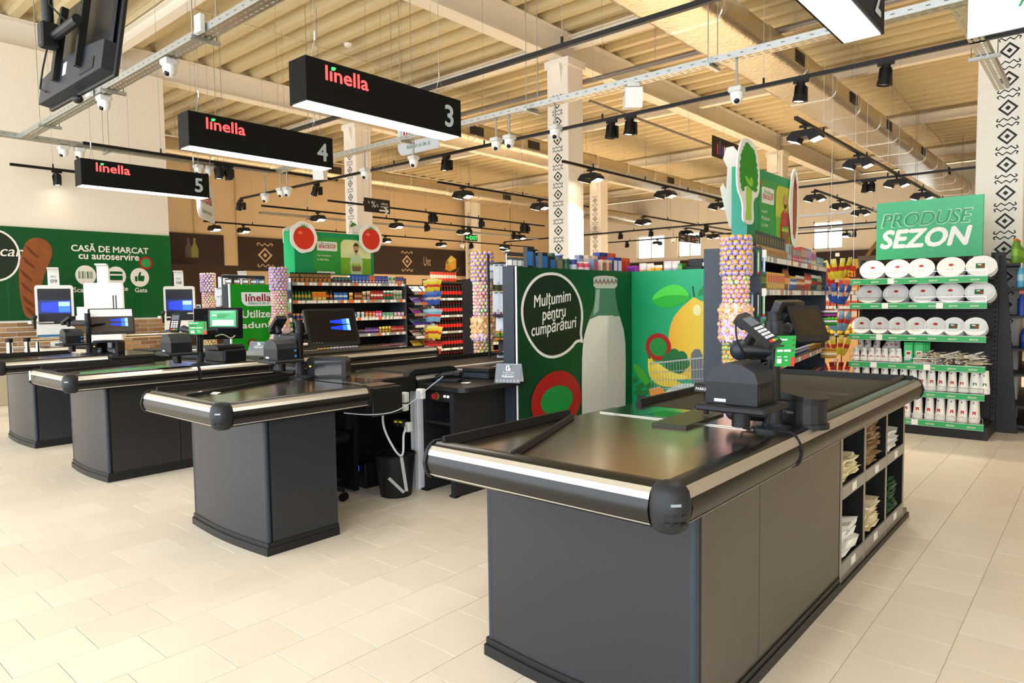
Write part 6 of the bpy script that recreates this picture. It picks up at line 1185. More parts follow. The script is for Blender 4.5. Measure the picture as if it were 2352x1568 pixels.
# toothbrushes and blister packs hanging on the near ends
for R_, wh in ((rg, 'right'), (mg, 'middle')):
    for lv, z in enumerate((1.60, 1.30, 1.02)):
        for k in range(5): MB().box(-.06, -.0, -.032 + k * .045, -.028 + k * .045, z + .165, z + .171).build('display_hook', CHROME, R_.t)
        for k in range(5):
            kd, w, h = ('toothbrush', .022, .19) if wh == 'right' or lv < 2 else ('blister', .05, .16)
            c = [('#7fb0d0', '#e8f0f4', '#1f5a9a'), ('#3fa04a', '#e8f0e8', '#c83a30'), ('#30343a', '#d0d4d8', '#3a9a50'), ('#3f70b0', '#e0e8f0', '#e8e8e8')][(lv + k) % 4 if wh == 'right' else lv]
            q = R_.p(-.05 - .0, .03 - k * .045, z - (.0 if lv else -.03)); link('toothbrush', prod_mesh(kd, w, h, .015, c), None, q, R_.rz - .75, label='%s toothbrush pack in row %s by the %s till shelving unit' % (ORD[k], ('one', 'two', 'three')[lv], wh), category='toothbrush', group='toothbrushes on the %s unit' % wh)
        o = link('price_flag', MB().box(-.018, .018, -.002, .002, 0, .06).mesh('price_flag', PAPER), None, R_.p(-.058, .035, z + .16), R_.rz - .75, label='white price flag above toothbrush row %s of the %s unit' % (('one', 'two', 'three')[lv], wh), category='price tag')
# toppers
TG = M('#12935a', .4); TGL = grad('#2c8f8a', '#1aa36b', 2, 1.9, 2.6)
def topper(name, O, ang, w, z0, z1, d, label, draw):
    t = thing('shelf_topper', label, 'sign', O, ang + PI / 2); MB().box(0, w, 0, d, z0, z1).build('topper_box', TG, t); sh = Sheet((0, -.001, z0), (1, 0, 0), (0, 0, 1), t); sh.name = 'print'; draw(sh, w, z1 - z0); sh.done(); MB().box(.1, .14, .02, .06, z0 - .25, z0).build('support', DKG, t); MB().box(w - .14, w - .1, .02, .06, z0 - .25, z0).build('support', DKG, t); return t
def man(s, w, h, x, y, k, shirt, hairc, beard, prop):
    """the printed photograph of a man holding produce"""
    SK = M('#c99a78', .5); sh_ = M(shirt, .5)
    s.poly([(x - .17 * k, y), (x - .2 * k, y + .3 * k), (x - .15 * k, y + .46 * k), (x - .05 * k, y + .52 * k), (x + .05 * k, y + .52 * k), (x + .15 * k, y + .46 * k), (x + .2 * k, y + .3 * k), (x + .17 * k, y)], sh_, 4); s.poly([(x - .03 * k, y + .48 * k), (x + .03 * k, y + .48 * k), (x + .035 * k, y + .58 * k), (x - .035 * k, y + .58 * k)], SK, 5)
    s.ell(x, y + .65 * k, .068 * k, .1 * k, SK, 6, 20)
    if hairc: s.poly([(x - .075 * k, y + .64 * k), (x - .08 * k, y + .72 * k), (x - .04 * k, y + .78 * k), (x + .04 * k, y + .78 * k), (x + .08 * k, y + .72 * k), (x + .075 * k, y + .64 * k), (x + .06 * k, y + .7 * k), (x - .05 * k, y + .71 * k)], M(hairc, .6), 7)
    s.poly([(x - .06 * k, y + .62 * k), (x - .03 * k, y + .6 * k), (x + .03 * k, y + .6 * k), (x + .06 * k, y + .62 * k), (x + .04 * k, y + .555 * k), (x, y + .54 * k), (x - .04 * k, y + .555 * k)], M(beard, .6), 7); s.ell(x - .025 * k, y + .665 * k, .008 * k, .006 * k, M('#2a201a', .5), 8, 8); s.ell(x + .025 * k, y + .665 * k, .008 * k, .006 * k, M('#2a201a', .5), 8, 8)
    s.poly([(x - .18 * k, y + .3 * k), (x - .14 * k, y + .1 * k), (x + .14 * k, y + .1 * k), (x + .18 * k, y + .3 * k), (x + .1 * k, y + .2 * k), (x - .1 * k, y + .2 * k)], sh_, 6)
    for i in range(9): s.ell(x + (-.12 + .03 * i) * k, y + (.22 + .02 * (i % 3)) * k, .035 * k, .035 * k, M(prop[i % len(prop)], .5), 8, 12)
    s.poly([(x - .15 * k, y + .2 * k), (x + .15 * k, y + .2 * k), (x + .12 * k, y + .08 * k), (x - .12 * k, y + .08 * k)], M('#8a6a44', .7), 9)
def ad(shirt, hair, beard, prop, lines, bgc, brush=None):
    def f(s, w, h):
        x0 = w * .22; pw = w * .74; s.rect(x0, h * .02, pw, h * .86, M('#2f9a3c', .35), 1); s.poly(rrect(x0 + pw * .46, h * .02, pw * .54, h * .84, rs=(0, .03, .1, 0)), M(bgc, .4, scale=4, var=.3), 2); s.poly(rrect(x0 + pw * .46, h * .02, pw * .54, h * .4, rs=(0, 0, 0, 0)), M('#79b32c', .45, scale=9, var=.3), 3)
        s.poly(rrect(x0 + pw * .06, h * .56, pw * .34, h * .22, .02), PW, 3); s.text('Produs', x0 + pw * .13, h * .69, w=pw * .18, mat=GRNP, layer=4); s.text('#acasă', x0 + pw * .09, h * .61, w=pw * .26, mat=REDP, layer=4, bold=.015); s.ell(x0 + pw * .36, h * .68, pw * .02, h * .05, M('#d8a02c', .5), 4, 8)
        for i, t in enumerate(lines): s.text(t, x0 + pw * .06, h * (.42 - i * .09), h=h * .055, mat=PW, layer=4, bold=.01)
        s.ell(x0 + pw * .05, h * .82, pw * .03, pw * .03, M('#b0703a', .5), 4, 10); man(s, w, h, x0 + pw * .73, h * .02, h * .98, shirt, hair, beard, prop); s.poly(rrect(x0 + pw * .05, h * .02, pw * .3, h * .05, .01), PW, 4)
    return f
y0, y1 = at(677, 600, x=-9.35).y, at(858, 600, x=-9.35).y
topper('t', (-9.35, y0, 0), 0, y1 - y0, 1.90, 2.56, .3, 'green shelf topper with a man holding apples, on the middle shelving unit', ad('#bfe0b0', '#4a3222', '#4a3222', ('#a8c83a', '#8ab83a', '#c8d860'), ('Ce-i al nostru,', 'e mai bun.'), '#dfeaa8'))
def cutout(label, O, ang, outline, layers, tilt=0., th=.012):
    t = thing('shelf_cutout', label, 'sign', O, ang + PI / 2); MB().prism(outline, th, (0, th, 0), (1, 0, 0), (0, 0, 1)).build('cutout_board', M('#f4f2ec', .45), t); sh = Sheet((0, -.001, 0), (1, 0, 0), (0, 0, 1), t); sh.name = 'print'
    for i, (pts, m) in enumerate(layers): sh.poly(pts, m, i + 1)
    sh.done(); return t
def blob(cx, cy, rx, ry, n=28, f=0., k=5): return [(cx + rx * (1 + f * math.cos(k * a)) * math.cos(a), cy + ry * (1 + f * math.cos(k * a)) * math.sin(a)) for a in [2 * PI * i / n for i in range(n)]]
TOM = M('#d8341c', .3, scale=5, var=.12); LEAF = M('#3f8a2c', .45)
def tomato(px, py, x, label, r=.21):
    q = at(px, py, x=x); lay = [(blob(0, 0, r * .86, r * .84), TOM), (blob(-r * .3, r * .35, r * .2, r * .12, 14), M('#f07850', .3))]
    for a in (.3, .9, 1.5, 2.1, 2.8): lay.append(([(-.02, r * .7), (.02, r * .7), (math.cos(a) * r * .55, r * .72 + math.sin(a) * r * .35)], LEAF))
    return cutout(label, (x, q.y, q.z), 0, blob(0, .01, r * 1.12, r * 1.14, 42, .025, 7), lay)
tomato(698, 546, -9.30, 'round tomato cutout at the left corner of the green topper on the middle unit'); tomato(852, 549, -9.30, 'round tomato cutout at the right corner of the green topper on the middle unit')
for px, py, r, l in ((672, 545, .17, 'plain white back of a cutout behind the left tomato'), (826, 540, .17, 'plain white back of a cutout behind the right tomato')): q = at(px, py, x=-9.7); cutout(l, (-9.7, q.y, q.z), 0, blob(0, 0, r, r * 1.1, 30, .08, 5), [])
q = at(812, 523, x=-9.8); cutout('small lemon and leaf cutout behind the green topper of the middle unit', (-9.8, q.y, q.z), 0, blob(0, 0, .1, .1), [(blob(.02, -.03, .07, .07), M('#e8c03a', .4)), ([(-.08, .02), (-.02, .09), (.06, .06), (0, .0)], LEAF)])
RT = .0; tO = Vector((-2.39, 5.87, 0)); rtx = topper('t', (tO.x, tO.y, 0), RT, 1.18, 1.93, 2.59, .14, 'tall green shelf topper with a bald man holding vegetables, on the right shelving unit', ad('#b8443a', None, '#4a2c1c', ('#8ac03a', '#c8d860', '#5a9a2c'), ('Ia gustul', 'Moldovei', 'cu tine'), '#c8c83a'))
MB().box(-.003, -.001, 0, .14, 1.93, 2.59).build('side_face', TGL, rtx)
BRO = M('#2f8f26', .6, scale=70, var=.55); STK = M('#a8d84a', .45); LTG = M('#8acb3a', .45)
N_ = Vector((math.cos(RT), math.sin(RT), 0)); U_ = Vector((-math.sin(RA), math.cos(RA), 0))
def on_top(px, py, n, label, outline, lay, sx=1.4, sy=.86):
    P0 = tO + N_ * n; v = at(px, py, d=1.) - Vector((0, 0, CH)); t = (P0 - Vector((0, 0, CH))).dot(N_) / v.dot(N_); q = Vector((0, 0, CH)) + v * t; cutout(label, q, RT, [(x * sx, y * sy) for x, y in outline], [([(x * sx, y * sy) for x, y in p_], m_) for p_, m_ in lay])
cr = [(x + .012 * math.sin(9 * i), y + .012 * math.cos(7 * i)) for i, (x, y) in enumerate(soft([(.0, .35), (-.08, .33), (-.12, .26), (-.15, .16), (-.16, .05), (-.15, -.06), (-.10, -.12), (-.06, -.06), (.03, -.05), (.07, -.10), (.13, -.09), (.155, .0), (.15, .12), (.12, .22), (.08, .31)], 2))]
ol = soft([(.0, .40), (-.11, .37), (-.16, .28), (-.2, .1), (-.19, -.1), (-.12, -.18), (-.09, -.26), (-.1, -.36), (-.06, -.41), (.07, -.41), (.1, -.35), (.08, -.22), (.1, -.15), (.18, -.12), (.2, .05), (.18, .2), (.11, .36)], 2)
on_top(1720, 415, .03, 'broccoli cutout standing at the near corner of the tall green topper', ol, [([(-.05, -.05), (.06, -.05), (.045, -.25), (.05, -.37), (-.05, -.37), (-.04, -.25)], STK), (cr, BRO), (soft([(-.04, -.03), (-.08, .04), (-.03, .03), (-.01, .0), (.04, .05), (.07, -.0), (.05, -.06)]), LTG)], 1.25, .9)
on_top(1826, 470, .03, 'long reddish root cutout at the far corner of the tall green topper', soft([(-.07, .30), (0, .38), (.07, .3), (.08, .05), (.1, -.1), (.07, -.3), (.05, -.42), (-.03, -.44), (-.08, -.2), (-.12, .0), (-.1, .1)]), [([(-.01, .31), (.035, .2), (.04, 0), (.03, -.25), (.0, -.36), (-.04, -.3), (-.05, -.05), (-.04, .15)], M('#a8522c', .5, scale=9, var=.25)), ([(-.01, .31), (.03, .2), (.02, .14), (-.03, .16)], M('#8a2f22', .5))], 1.3, .95)
bq = at(1676, 430, d=6.3); cutout('plain white back of a tall cutout at the left of the green topper', bq, -.95, [(.0, -.36), (.05, -.38), (.05, -.1), (.05, .1), (.07, .2), (.07, .32), (.03, .37), (-.03, .36), (-.06, .26), (-.02, .18), (-.03, -.02), (-.06, .04), (-.085, .0), (-.06, -.12)], [])
# ------------------------------------------------------------------ snack racks and clip strips at the far end of the middle unit
sr = Run((-9.0, 7.82, 0), 0, 'snack rack'); sr.unit('narrow rack of tilted snack trays beside the hanging snack bags', .5, .35, (1.62, 1.44, 1.25, 1.05, .86, .68, .50), 1.75, ends=False, tags=[('#f2f0ea', '#e8672a', None)] * 7)
SC = [('#dfe6ea', '#3f7ac0', '#c8d0d8', 'white and blue'), ('#8a5ac0', '#e0c8f0', '#e8a83a', 'purple and yellow'), ('#9a3aa0', '#7ac048', '#e0b0e0', 'violet and green'), ('#5a3aa8', '#48b058', '#c8c0e0', 'indigo and green'), ('#d8d4c0', '#b0302c', '#e8e0d0', 'cream and red'), ('#e0c040', '#c87a2c', '#f0e090', 'yellow'), ('#d88a9a', '#b03a5a', '#f0d0d8', 'pink')]
for i, z in enumerate((1.62, 1.44, 1.25, 1.05, .86, .68, .50)):
    sr.row('snack_bag', 'snack bag', 'pouch', 0, .5, z + .01, -.06, .22, .15, .05, SC[i][:3], SC[i][3] + ' snack bag lying tilted', ('top tray', 'second tray', 'third tray', 'fourth tray', 'fifth tray', 'sixth tray', 'bottom tray')[i], tilt=-.9)
def clip_strip(pt_, zs, cols, where, n=4, w=.12, h=.20, face=.0):
    st = thing('clip_strip', 'thin hanging strip of snack bags %s' % where, 'rack', (pt_[0], pt_[1], 0)); MB().cyl((0, 0, 0), (0, 0, max(zs) + .25), .008, n=6).build('strip_rod', BLACK, st); MB().lathe([(.12, 0), (.12, .015), (.01, .03)], n=14).build('strip_base', BLACK, st)
    for i, z in enumerate(zs):
        for k in range(n):
            a = face + (k - (n - 1) / 2) * .5; z += random.uniform(-.02, .02); o = link('hanging_snack_bag', prod_mesh('pouch', w, h, .035, cols[i][:3]), None, (pt_[0] + .09 * math.cos(a), pt_[1] + .09 * math.sin(a), z), a + PI / 2 + .0, label='%s %s snack bag, %s bunch, strip %s' % (ORD[k], cols[i][3], ('top', 'second', 'third', 'fourth', 'bottom')[i], where), category='snack bag', group=('%s bags on the strip %s' % (cols[i][3], where))[:70]); o.rotation_euler = (.25, (k - (n - 1) / 2) * .13, a + PI / 2)
        MB().box(-.02, .02, -.02, .02, z + h, z + h + .04).build('price_flag', PAPER, st)
YC, BC, LC, RC = ('#e8d23a', '#c8402c', '#f0e080', 'yellow'), ('#2f5ab8', '#d8c0b0', '#4a74c8', 'dark blue'), ('#7ab4dc', '#d83a3a', '#a8d0ea', 'light blue'), ('#c8302c', '#f0e0d0', '#8a1c1c', 'red')
p = at(994, 700, d=12.1); clip_strip((p.x, p.y), (1.62, 1.40, 1.10, .82, .54), (YC, BC, LC, YC, RC), 'beside the cola', 3, .17, .23, -.75)
p = at(1922, 700, d=8.4); clip_strip((p.x, p.y), (1.66, 1.36, 1.05, .72, .42), (YC, BC, LC, YC, RC), 'left of the seasonal shelf', 5, .06, .25, -.9)
for i, (z, c) in enumerate(((1.24, ('#3a3a44', '#a83a9a', '#c8c8d0', 'dark')), (1.17, ('#3a9a3a', '#e8e0f0', '#7ad048', 'green')), (.80, ('#c8a050', '#e8e4d8', '#9a6a2c', 'golden')), (.50, ('#a83a6a', '#e0d8e0', '#6a2a4a', 'magenta')))):
    for k in range(3): q = at(1882 + k * 8, 700, d=7.9); link('snack_bag', prod_mesh('pouch', .13, .10, .05, c[:3]), None, (q.x + .08, q.y - .05, z - .05), -.4, label='%s %s snack bag at the far end of the right till shelving unit' % (ORD[k], c[3]), category='snack bag', group='%s bags at the far end of the right unit' % c[3])
# ------------------------------------------------------------------ cola and juice shelves
COLA = ('#1c0d08', '#c8201c', '#c8201c')
cu = Run((-10.6, 9.7, 0), 0, 'cola shelf'); cu.unit('black shelf stacked with cola bottles behind the middle unit', 1.15, .16, (1.52, 1.16, .82, .46, .10), 1.86, side=M('#3a352f', .5), tags=[('#f0eee8', None)] * 5)
MB().box(0, 1.15, 0, .19, 1.84, 1.87).build('top_panel', M('#3a352f', .5), cu.t)
for i, z in enumerate((1.52, 1.16, .82, .46, .10)): cu.row('cola_bottle', 'bottle', 'bottle', .02, 1.13, z + .002, -.06, .075, .26, .075, COLA, 'dark cola bottle with a red label', ('top row', 'second row', 'third row', 'fourth row', 'bottom row')[i], deep=1)
cu.row('juice_carton', 'carton', 'can', .0, .75, 1.87, -.06, .068, .2, .06, ('#e0523a', '#f4e0d4', '#d8402c'), 'red and white drink can', 'top')
ju = Run((-12.2, 11.3, 0), 0, 'lit juice shelf'); JZ = (1.68, 1.38, 1.08, .80, .52, .24, -.0)
ju.unit('tall lit shelf of orange juice and snacks behind the cola shelf', 2.6, .45, (1.70, 1.36, 1.06, .72, .42, .14), 2.0, side=M('#6a5a48', .5), tags=[('#f0eee8', '#e8672a', '#f0eee8')] * 6)
JC = [('bottle', .08, .22, ('#e0862c', '#f0d0a0', '#e8a83a'), 'orange juice bottle'), ('bottle', .08, .24, ('#e8b23c', '#f0e8d0', '#6ab03a'), 'orange juice bottle with a green cap'), ('bottle', .08, .22, ('#e8d8b0', '#e07a3a', '#3a9a4a'), 'peach juice bottle with a green cap'), ('box', .14, .2, ('#e8c03a', '#f0e0a0', '#c87a2c'), 'yellow snack box'), ('pouch', .14, .2, ('#e0b060', '#f0e0c0', '#b05a2c'), 'orange snack pouch'), ('pouch', .15, .22, ('#d8c890', '#3f7a2c', '#f0e8d0'), 'beige snack pouch with a green mark')]
for i, z in enumerate((1.70, 1.36, 1.06, .72, .42, .14)): kd, w, h, c, l = JC[i]; ju.row('juice_bottle' if kd == 'bottle' else 'snack_pack', 'bottle' if kd == 'bottle' else 'snack', kd, .02, 2.58, z + .002, -.06, w, h, .07, c, l, ('top shelf', 'second shelf', 'third shelf', 'fourth shelf', 'fifth shelf', 'bottom shelf')[i])
jz = Run((-6.6, 9.98, 0), -.3, 'shelf behind the hanging cards'); q = at(1128, 700, d=10.5); jz.O = Vector((q.x - .3, q.y, 0)); jz.unit('dark shelf of drinks glimpsed behind the second lollipop tower', 1.0, .4, (1.5, 1.15, .8, .45, .1), 1.8, tags=[('#f0eee8', '#e8672a')] * 5)
for i, (z, kd, c, l) in enumerate(((1.5, 'bottle', ('#24331f', '#c8b83a', '#d8c84a'), 'dark green bottle'), (1.15, 'box', ('#3a2456', '#c8b8e0', '#2a1a40'), 'purple carton'), (.8, 'pouch', ('#d8a02c', '#3f9a3c', '#e8d080'), 'yellow and green snack pouch'), (.45, 'box', ('#d8602c', '#2a5ab0', '#e8c8a0'), 'orange carton'), (.1, 'pouch', ('#e0c870', '#c8803a', '#f0e0a8'), 'yellow snack pouch'))): jz.row('drink_pack', 'drink', kd, 0, 1, z, -.05, .1, .22, .08, c, l, LV[i])
# ------------------------------------------------------------------ bright green panel of the second cashier pair
up_ = thing('display_panel', 'bright green panel with a white rounded logo beside the third lollipop tower', 'display', (0, 0, 0)); VX = -8.31; yb0, yb1 = at(530, 700, x=VX).y, at(660, 700, x=VX).y
MB().box(VX - .03, VX, yb0, yb1, .55, 1.70).build('panel', M('#0d8c12', .4), up_); MB().box(VX - .032, VX + .002, yb0 - .012, yb0, .1, 1.705).build('edge_profile', M('#dfe6df', .4), up_)
MB().box(VX - .18, VX - .04, yb0 - .02, yb0 + .03, 0, 1.70).build('end_frame', FRM, up_)
Cs = Sheet((VX + .001, 0, 0), (0, 1, 0), (0, 0, 1), up_); Cs.name = 'print'
def yv(px, py): p_ = at(px, py, x=VX); return p_.y, p_.z
a, b = yv(555, 703), yv(634, 671); Cs.poly(rrect(a[0], a[1], b[0] - a[0], b[1] - a[1], rs=(0, .09, 0, .09)), M('#e8ece8', .4), 1); c, d_ = yv(564, 692), yv(621, 677); Cs.logo(c[0], c[1], d_[0] - c[0], M('#8f1a1c', .4), GRNP, 3); c, d_ = yv(569, 699), yv(617, 694); Cs.text('Alături zi de zi', c[0], c[1], w=d_[0] - c[0], mat=GRNP, layer=3, bold=.01)
c, d_ = yv(556, 730), yv(622, 714); Cs.text('Utilizează', c[0], c[1], w=yv(653, 714)[0] - c[0], h=.105, mat=PW, layer=2, bold=.025); c, d_ = yv(556, 754), yv(622, 740); Cs.text('adună', c[0], c[1], h=.085, w=yv(628, 740)[0] - c[0], mat=PW, layer=2, bold=.025)
c = yv(579, 788); Cs.ring(c[0], c[1], .06, .062, .022, M('#7a2018', .4), 3); Cs.ell(c[0], c[1], .04, .042, M('#2f9a4d', .4), 2); Cs.done()
hr = thing('hanging_rail', 'dark overhead rail with hanging amber packs above the bright green panel', 'rack', (0, 0, 0)); a, b = at(510, 634, d=9.3), at(606, 637, d=9.9); MB().tube([a, b], .025, 6).build('rail_bar', FRM, hr); MB().cyl((a.x, a.y, 0), a, .01, n=5).build('rail_leg', FRM, hr); MB().cyl((b.x, b.y, 0), b, .01, n=5).build('rail_leg', FRM, hr)
for k in range(5): q = a + (b - a) * ((k + .7) / 5); link('hanging_pack', prod_mesh('blister', .09, .12, .02, ('#3a3630', '#9a6a34', '#e0e0da')), None, (q.x, q.y, q.z - .15), .75, label='%s hanging amber pack from the left on the rail above the bright green panel' % ORD[k], category='pack', group='packs above the bright green panel')
for k in range(3): q = at(588 + k * 6, 655, d=9.9); link('blue_bottle', prod_mesh('bottle', .045, .16, .045, ('#3f7ac8', '#8ab8e8', '#2a5aa8')), None, (q.x, q.y, 1.70), 0, label='%s small blue bottle from the left behind the bright green panel' % ORD[k], category='bottle', group='blue bottles behind the bright green panel')
for i, (px, py, w, h, c) in enumerate(((513, 648, .16, .16, '#c8cacc'), (504, 674, .14, .16, '#c8cacf'), (502, 692, .08, .16, '#c2c5ca'), (512, 690, .07, .16, '#8f9298'), (506, 802, .1, .14, '#b9c4d4'), (517, 800, .09, .14, '#b9c4d4'))):
    q = at(px, py, d=10.2); o = link('accessory_card', prod_mesh('card', w, h, .015, (c, '#2c2d30', '#8a8d92')), None, (q.x, q.y, q.z - h / 2), .66, label='%s pale accessory card, counted from the top, left of the bright green panel' % ORD[i], category='accessory', group='accessory cards left of the bright green panel')
# ------------------------------------------------------------------ seasonal shelf of white plates and cups
SZ = Run((-2.16, 8.16, 0), -PI / 2, 'seasonal shelf'); SL = 1.25; st_ = thing('shelf_unit', 'black perforated seasonal shelf of white party plates and cups with green price rails', 'shelving', SZ.O, 0); SZ.t = st_
GRR = M('#3aa862', .4); SLV = (.155, .455, .735, 1.035, 1.37, 1.63); SDP = (.52, .42, .42, .42, .42, .42)
bp = MB().box(0, SL, .52, .55, 0, 1.82).build('back_panel', M('#232120', .5), st_); hm = MB()
for i in range(40):
    for z in [1.06 + k * .035 for k in range(22)]: hm.box(.02 + i * .0305, .028 + i * .0305, .5185, .52, z, z + .008)
hm.build('peg_holes', M('#0a0a0a', .7), bp, kind='stuff')
for x in (-.03, SL): u_ = MB().box(x, x + .035, .50, .58, 0, 1.86).build('upright', M('#2a2726', .5), st_); [MB().box(x + .008, x + .027, .4985, .50, .2 + k * .05, .23 + k * .05).build('slot', M('#0a0a0a', .7), u_) for k in range(30)]
MB().box(0, SL, .0, .52, 0, .11).build('base', M('#1c1a1a', .5), st_); MB().box(SL, SL + .03, .0, .52, .0, .13).build('base_end', M('#2b2828', .5), st_)
szt = [text2d('SEZON', .02, .2)]
for i, z in enumerate(SLV):
    y0 = .52 - SDP[i]; y0 = .0 if i == 0 else .0
    sh = MB().box(0, SL, y0, .52, z - .03, z - .005).build('shelf', M('#2d2b2a', .5), st_); MB().box(0, SL, y0 - .012, y0, z - .06, z + .004).build('price_rail', M('#c9d8cc', .35), sh); MB().box(0, SL, y0 - .0135, y0 - .012, z - .056, z - .002).build('green_strip', GRR, sh)
    q = Sheet((0, y0 - .0136, z - .05), (1, 0, 0), (0, 0, 1), sh, .0008); q.name = 'lettering'
    for k in range(7): q.text('SEZON', .03 + k * .18, .01, w=.075, mat=WHITE, layer=1, bold=.02, shear=.2)
    q.done(); 
    for x in (.12, .62)[:1 if i % 2 else 2]: MB().box(x + .05 * i, x + .06 + .05 * i, y0 - .0165, y0 - .0155, z - .056, z + .0).build('price_tag', PAPER, sh)
    SZ.guard(.01, SL - .01, z, .06, -.012 + .012)
PLW = M('#f5f3ee', .45, var=.01); RLB = M('#c0352c', .45); GLB = M('#1f6a3c', .45); FILM = M('#e4e8ec', .08, alpha=.16)
def plate_mesh(rx, rz, n=9, pitch=.011, cap=None, green=False, lay=0.):
    """shrink-wrapped stack of plates standing on edge: front plate faces -Y"""
    m = MB(); N = 28
    for k in range(n):
        s = 1 - .012 * (k % 2); vs = []; y = k * pitch
        for r, dy in ((.62, .012), (.70, .010), (1., 0.), (1., .004)): vs += [(r * rx * s * math.cos(2 * PI * i / N), y + dy, rz + r * rz * s * math.sin(2 * PI * i / N)) for i in range(N)]
        m.add(vs, [(j * N + i, (j + 1) * N + i, (j + 1) * N + (i + 1) % N, j * N + (i + 1) % N) for j in range(3) for i in range(N)], 0)
        if k in (0, n - 1): m.add(vs[:N], [tuple(range(N))[::-1]], 0)
    z = rz * 1.1; c = 2 if green else 1
    if green: m.box(-.045, .03, .009, .0115, z - .03, z + .02, 2); m.box(-.01, .022, .0085, .009, z - .02, z + .0, 1); m.box(-.03, -.0, .0085, .009, z + .0, z + .012, 0)
    else:
        m.add([(.022 * math.cos(2 * PI * i / 12), .0105, z + .015 + .014 * math.sin(2 * PI * i / 12)) for i in range(12)], [tuple(range(12))[::-1]], 1)
        for dx in (-.022, .012): m.add([(dx + .008 * math.cos(2 * PI * i / 8), .0105, z - .035 + .008 * math.sin(2 * PI * i / 8)) for i in range(8)], [tuple(range(8))[::-1]], 3)
    return m.mesh('plate_pack', [PLW, RLB, GLB, M('#e8c8a0', .5)])
def film_mesh(rx, rz, dep):
    m = MB(); N = 20; vs = []
    for y, s in ((-.006, .8), (-.004, 1.03), (dep, 1.03), (dep + .01, .8)): vs += [(rx * s * math.cos(2 * PI * i / N), y, rz + rz * s * math.sin(2 * PI * i / N)) for i in range(N)]
    m.add(vs, [(j * N + i, (j + 1) * N + i, (j + 1) * N + (i + 1) % N, j * N + (i + 1) % N) for j in range(3) for i in range(N)]); me = m.mesh('film', FILM); sm(me, 80); return me
PM = {}
def plate(px, lvl, rx, rz, green, lab, film=True, tilt=-.32, n=9):
    z = SLV[lvl]; x = at(px, 700, y=8.22).x; key = (rx, rz, green, n)
    if key not in PM: PM[key] = (plate_mesh(rx, rz, n, .012, green=green), film_mesh(rx, rz, n * .012))
    o = link('plate_pack', PM[key][0], None, (x, 8.23, z + .002), random.uniform(-.06, .06), label=lab, category='plates', group='packs of white plates on the seasonal shelf'); o.rotation_euler = (tilt, 0, random.uniform(-.05, .05))
    if film: link('film_wrap', PM[key][1], o)
for lv, pxs, rx, rz, nm in ((5, (2000, 2057, 2112, 2180, 2250), .125, .108, 'top'), (4, (1993, 2054, 2117, 2180, 2248), .125, .108, 'second'), (3, (1977, 2018, 2060, 2104, 2147, 2190, 2240), .100, .097, 'third')):
    for i, px in enumerate(pxs):
        gr_ = (lv == 5 and i == 4) or (lv == 4 and i == 4) or (lv == 3 and i >= 5)
        plate(px, lv, rx * (1.05 if i == len(pxs) - 1 else 1), rz, gr_, '%s pack of %s white plates%s from the left, %s seasonal row' % (ORD[i], 'round' if lv == 3 else 'oval', ' with green label' if gr_ else '', nm), film=lv == 4)
def cup_mesh(r, h, n, green=False):
    """wrapped stack of white cups, upside down: rims show as ridges at the foot"""
    pr = [(0, h), (r * .66, h), (r * .68, h - .006)]; z = h - .006
    pr += [(r * .92, n * .008 + .004)]; 
    for k in range(n): a = n * .008 - k * .008; pr += [(r * .93, a), (r, a - .002), (r, a - .005), (r * .93, a - .007)]
    m = MB(); m.lathe(pr[::-1], n=16); q = m
    q.box(-r * .3, r * .3, -r * .86, -r * .8, h * .34, h * .47, 1); q.box(-r * .25, -r * .02, -r * .74, -r * .70, h * .76, h * .82, 2); q.box(-r * .2, r * .2, -r * .9, -r * .86, h * .22, h * .27, 3)
    me = q.mesh('cup_pack', [M('#f3efe7', .45, var=.01), GLB if green else RLB, M('#3a4a8a', .5), M('#d8a890', .5)]); sm(me, 30); return me
CUPS = {k: cup_mesh(*k) for k in ((.038, .19, 6), (.048, .262, 7), (.05, .235, 8), (.05, .235, 8, True), (.04, .15, 5), (.047, .242, 7))}
def cup(px, lv, key, lab, y=8.24, dz=0., lean=0., grp='packs of white cups on the seasonal shelf'):
    o = link('cup_pack', CUPS[key], None, (at(px, 850, y=y).x, y, SLV[lv] + .002 + dz), random.uniform(-.3, .3), label=lab, category='cups', group=grp); o.rotation_euler = (0, lean, random.uniform(-.3, .3))
for i, px in enumerate((1966, 1984, 2001, 2016, 2032, 2049, 2063)): cup(px, 2, (.04, .15, 5), '%s short pack of small white cups from the left on the fourth seasonal shelf' % ORD[i])
for i, px in enumerate((1976, 1992, 2010, 2030, 2046, 2058)): cup(px, 2, (.038, .19, 6), '%s small cup pack from the left, back row of the fourth seasonal shelf' % ORD[i], 8.42, .10, (.0, .05, .2, .45, .05, .1)[i])
for i, px in enumerate((1967, 1989, 2010, 2032, 2054, 2076, 2098, 2119, 2140, 2164, 2188)): cup(px, 1, (.047, .242, 7), '%s tall pack of white cups from the left on the fifth seasonal shelf' % ORD[i])
for i, (px, g) in enumerate(((2214, False), (2240, True), (2262, True))): cup(px, 1, (.05, .235, 8, True) if g else (.05, .235, 8), '%s pack of wide white cups%s at the right end, fifth seasonal shelf' % (ORD[i], ' with green label' if g else ''))
for i, px in enumerate((2083, 2110, 2137, 2162, 2187, 2213, 2240)):
    cup(px, 0, (.048, .262, 7), '%s tall pack of white cups from the left on the bottom seasonal shelf' % ORD[i], 8.22)
    for r_ in (1, 2): cup(px + 2, 0, (.048, .262, 7), '%s tall cup pack from the left, row %s of the bottom seasonal shelf' % (ORD[i], ('two', 'three')[r_ - 1]), 8.22 + r_ * .11)
for i, px in enumerate((1965, 1990, 2015, 2040)): cup(px, 0, (.048, .262, 7), '%s tall white cup pack at the left of the bottom seasonal shelf, behind the counter' % ORD[i], 8.22)
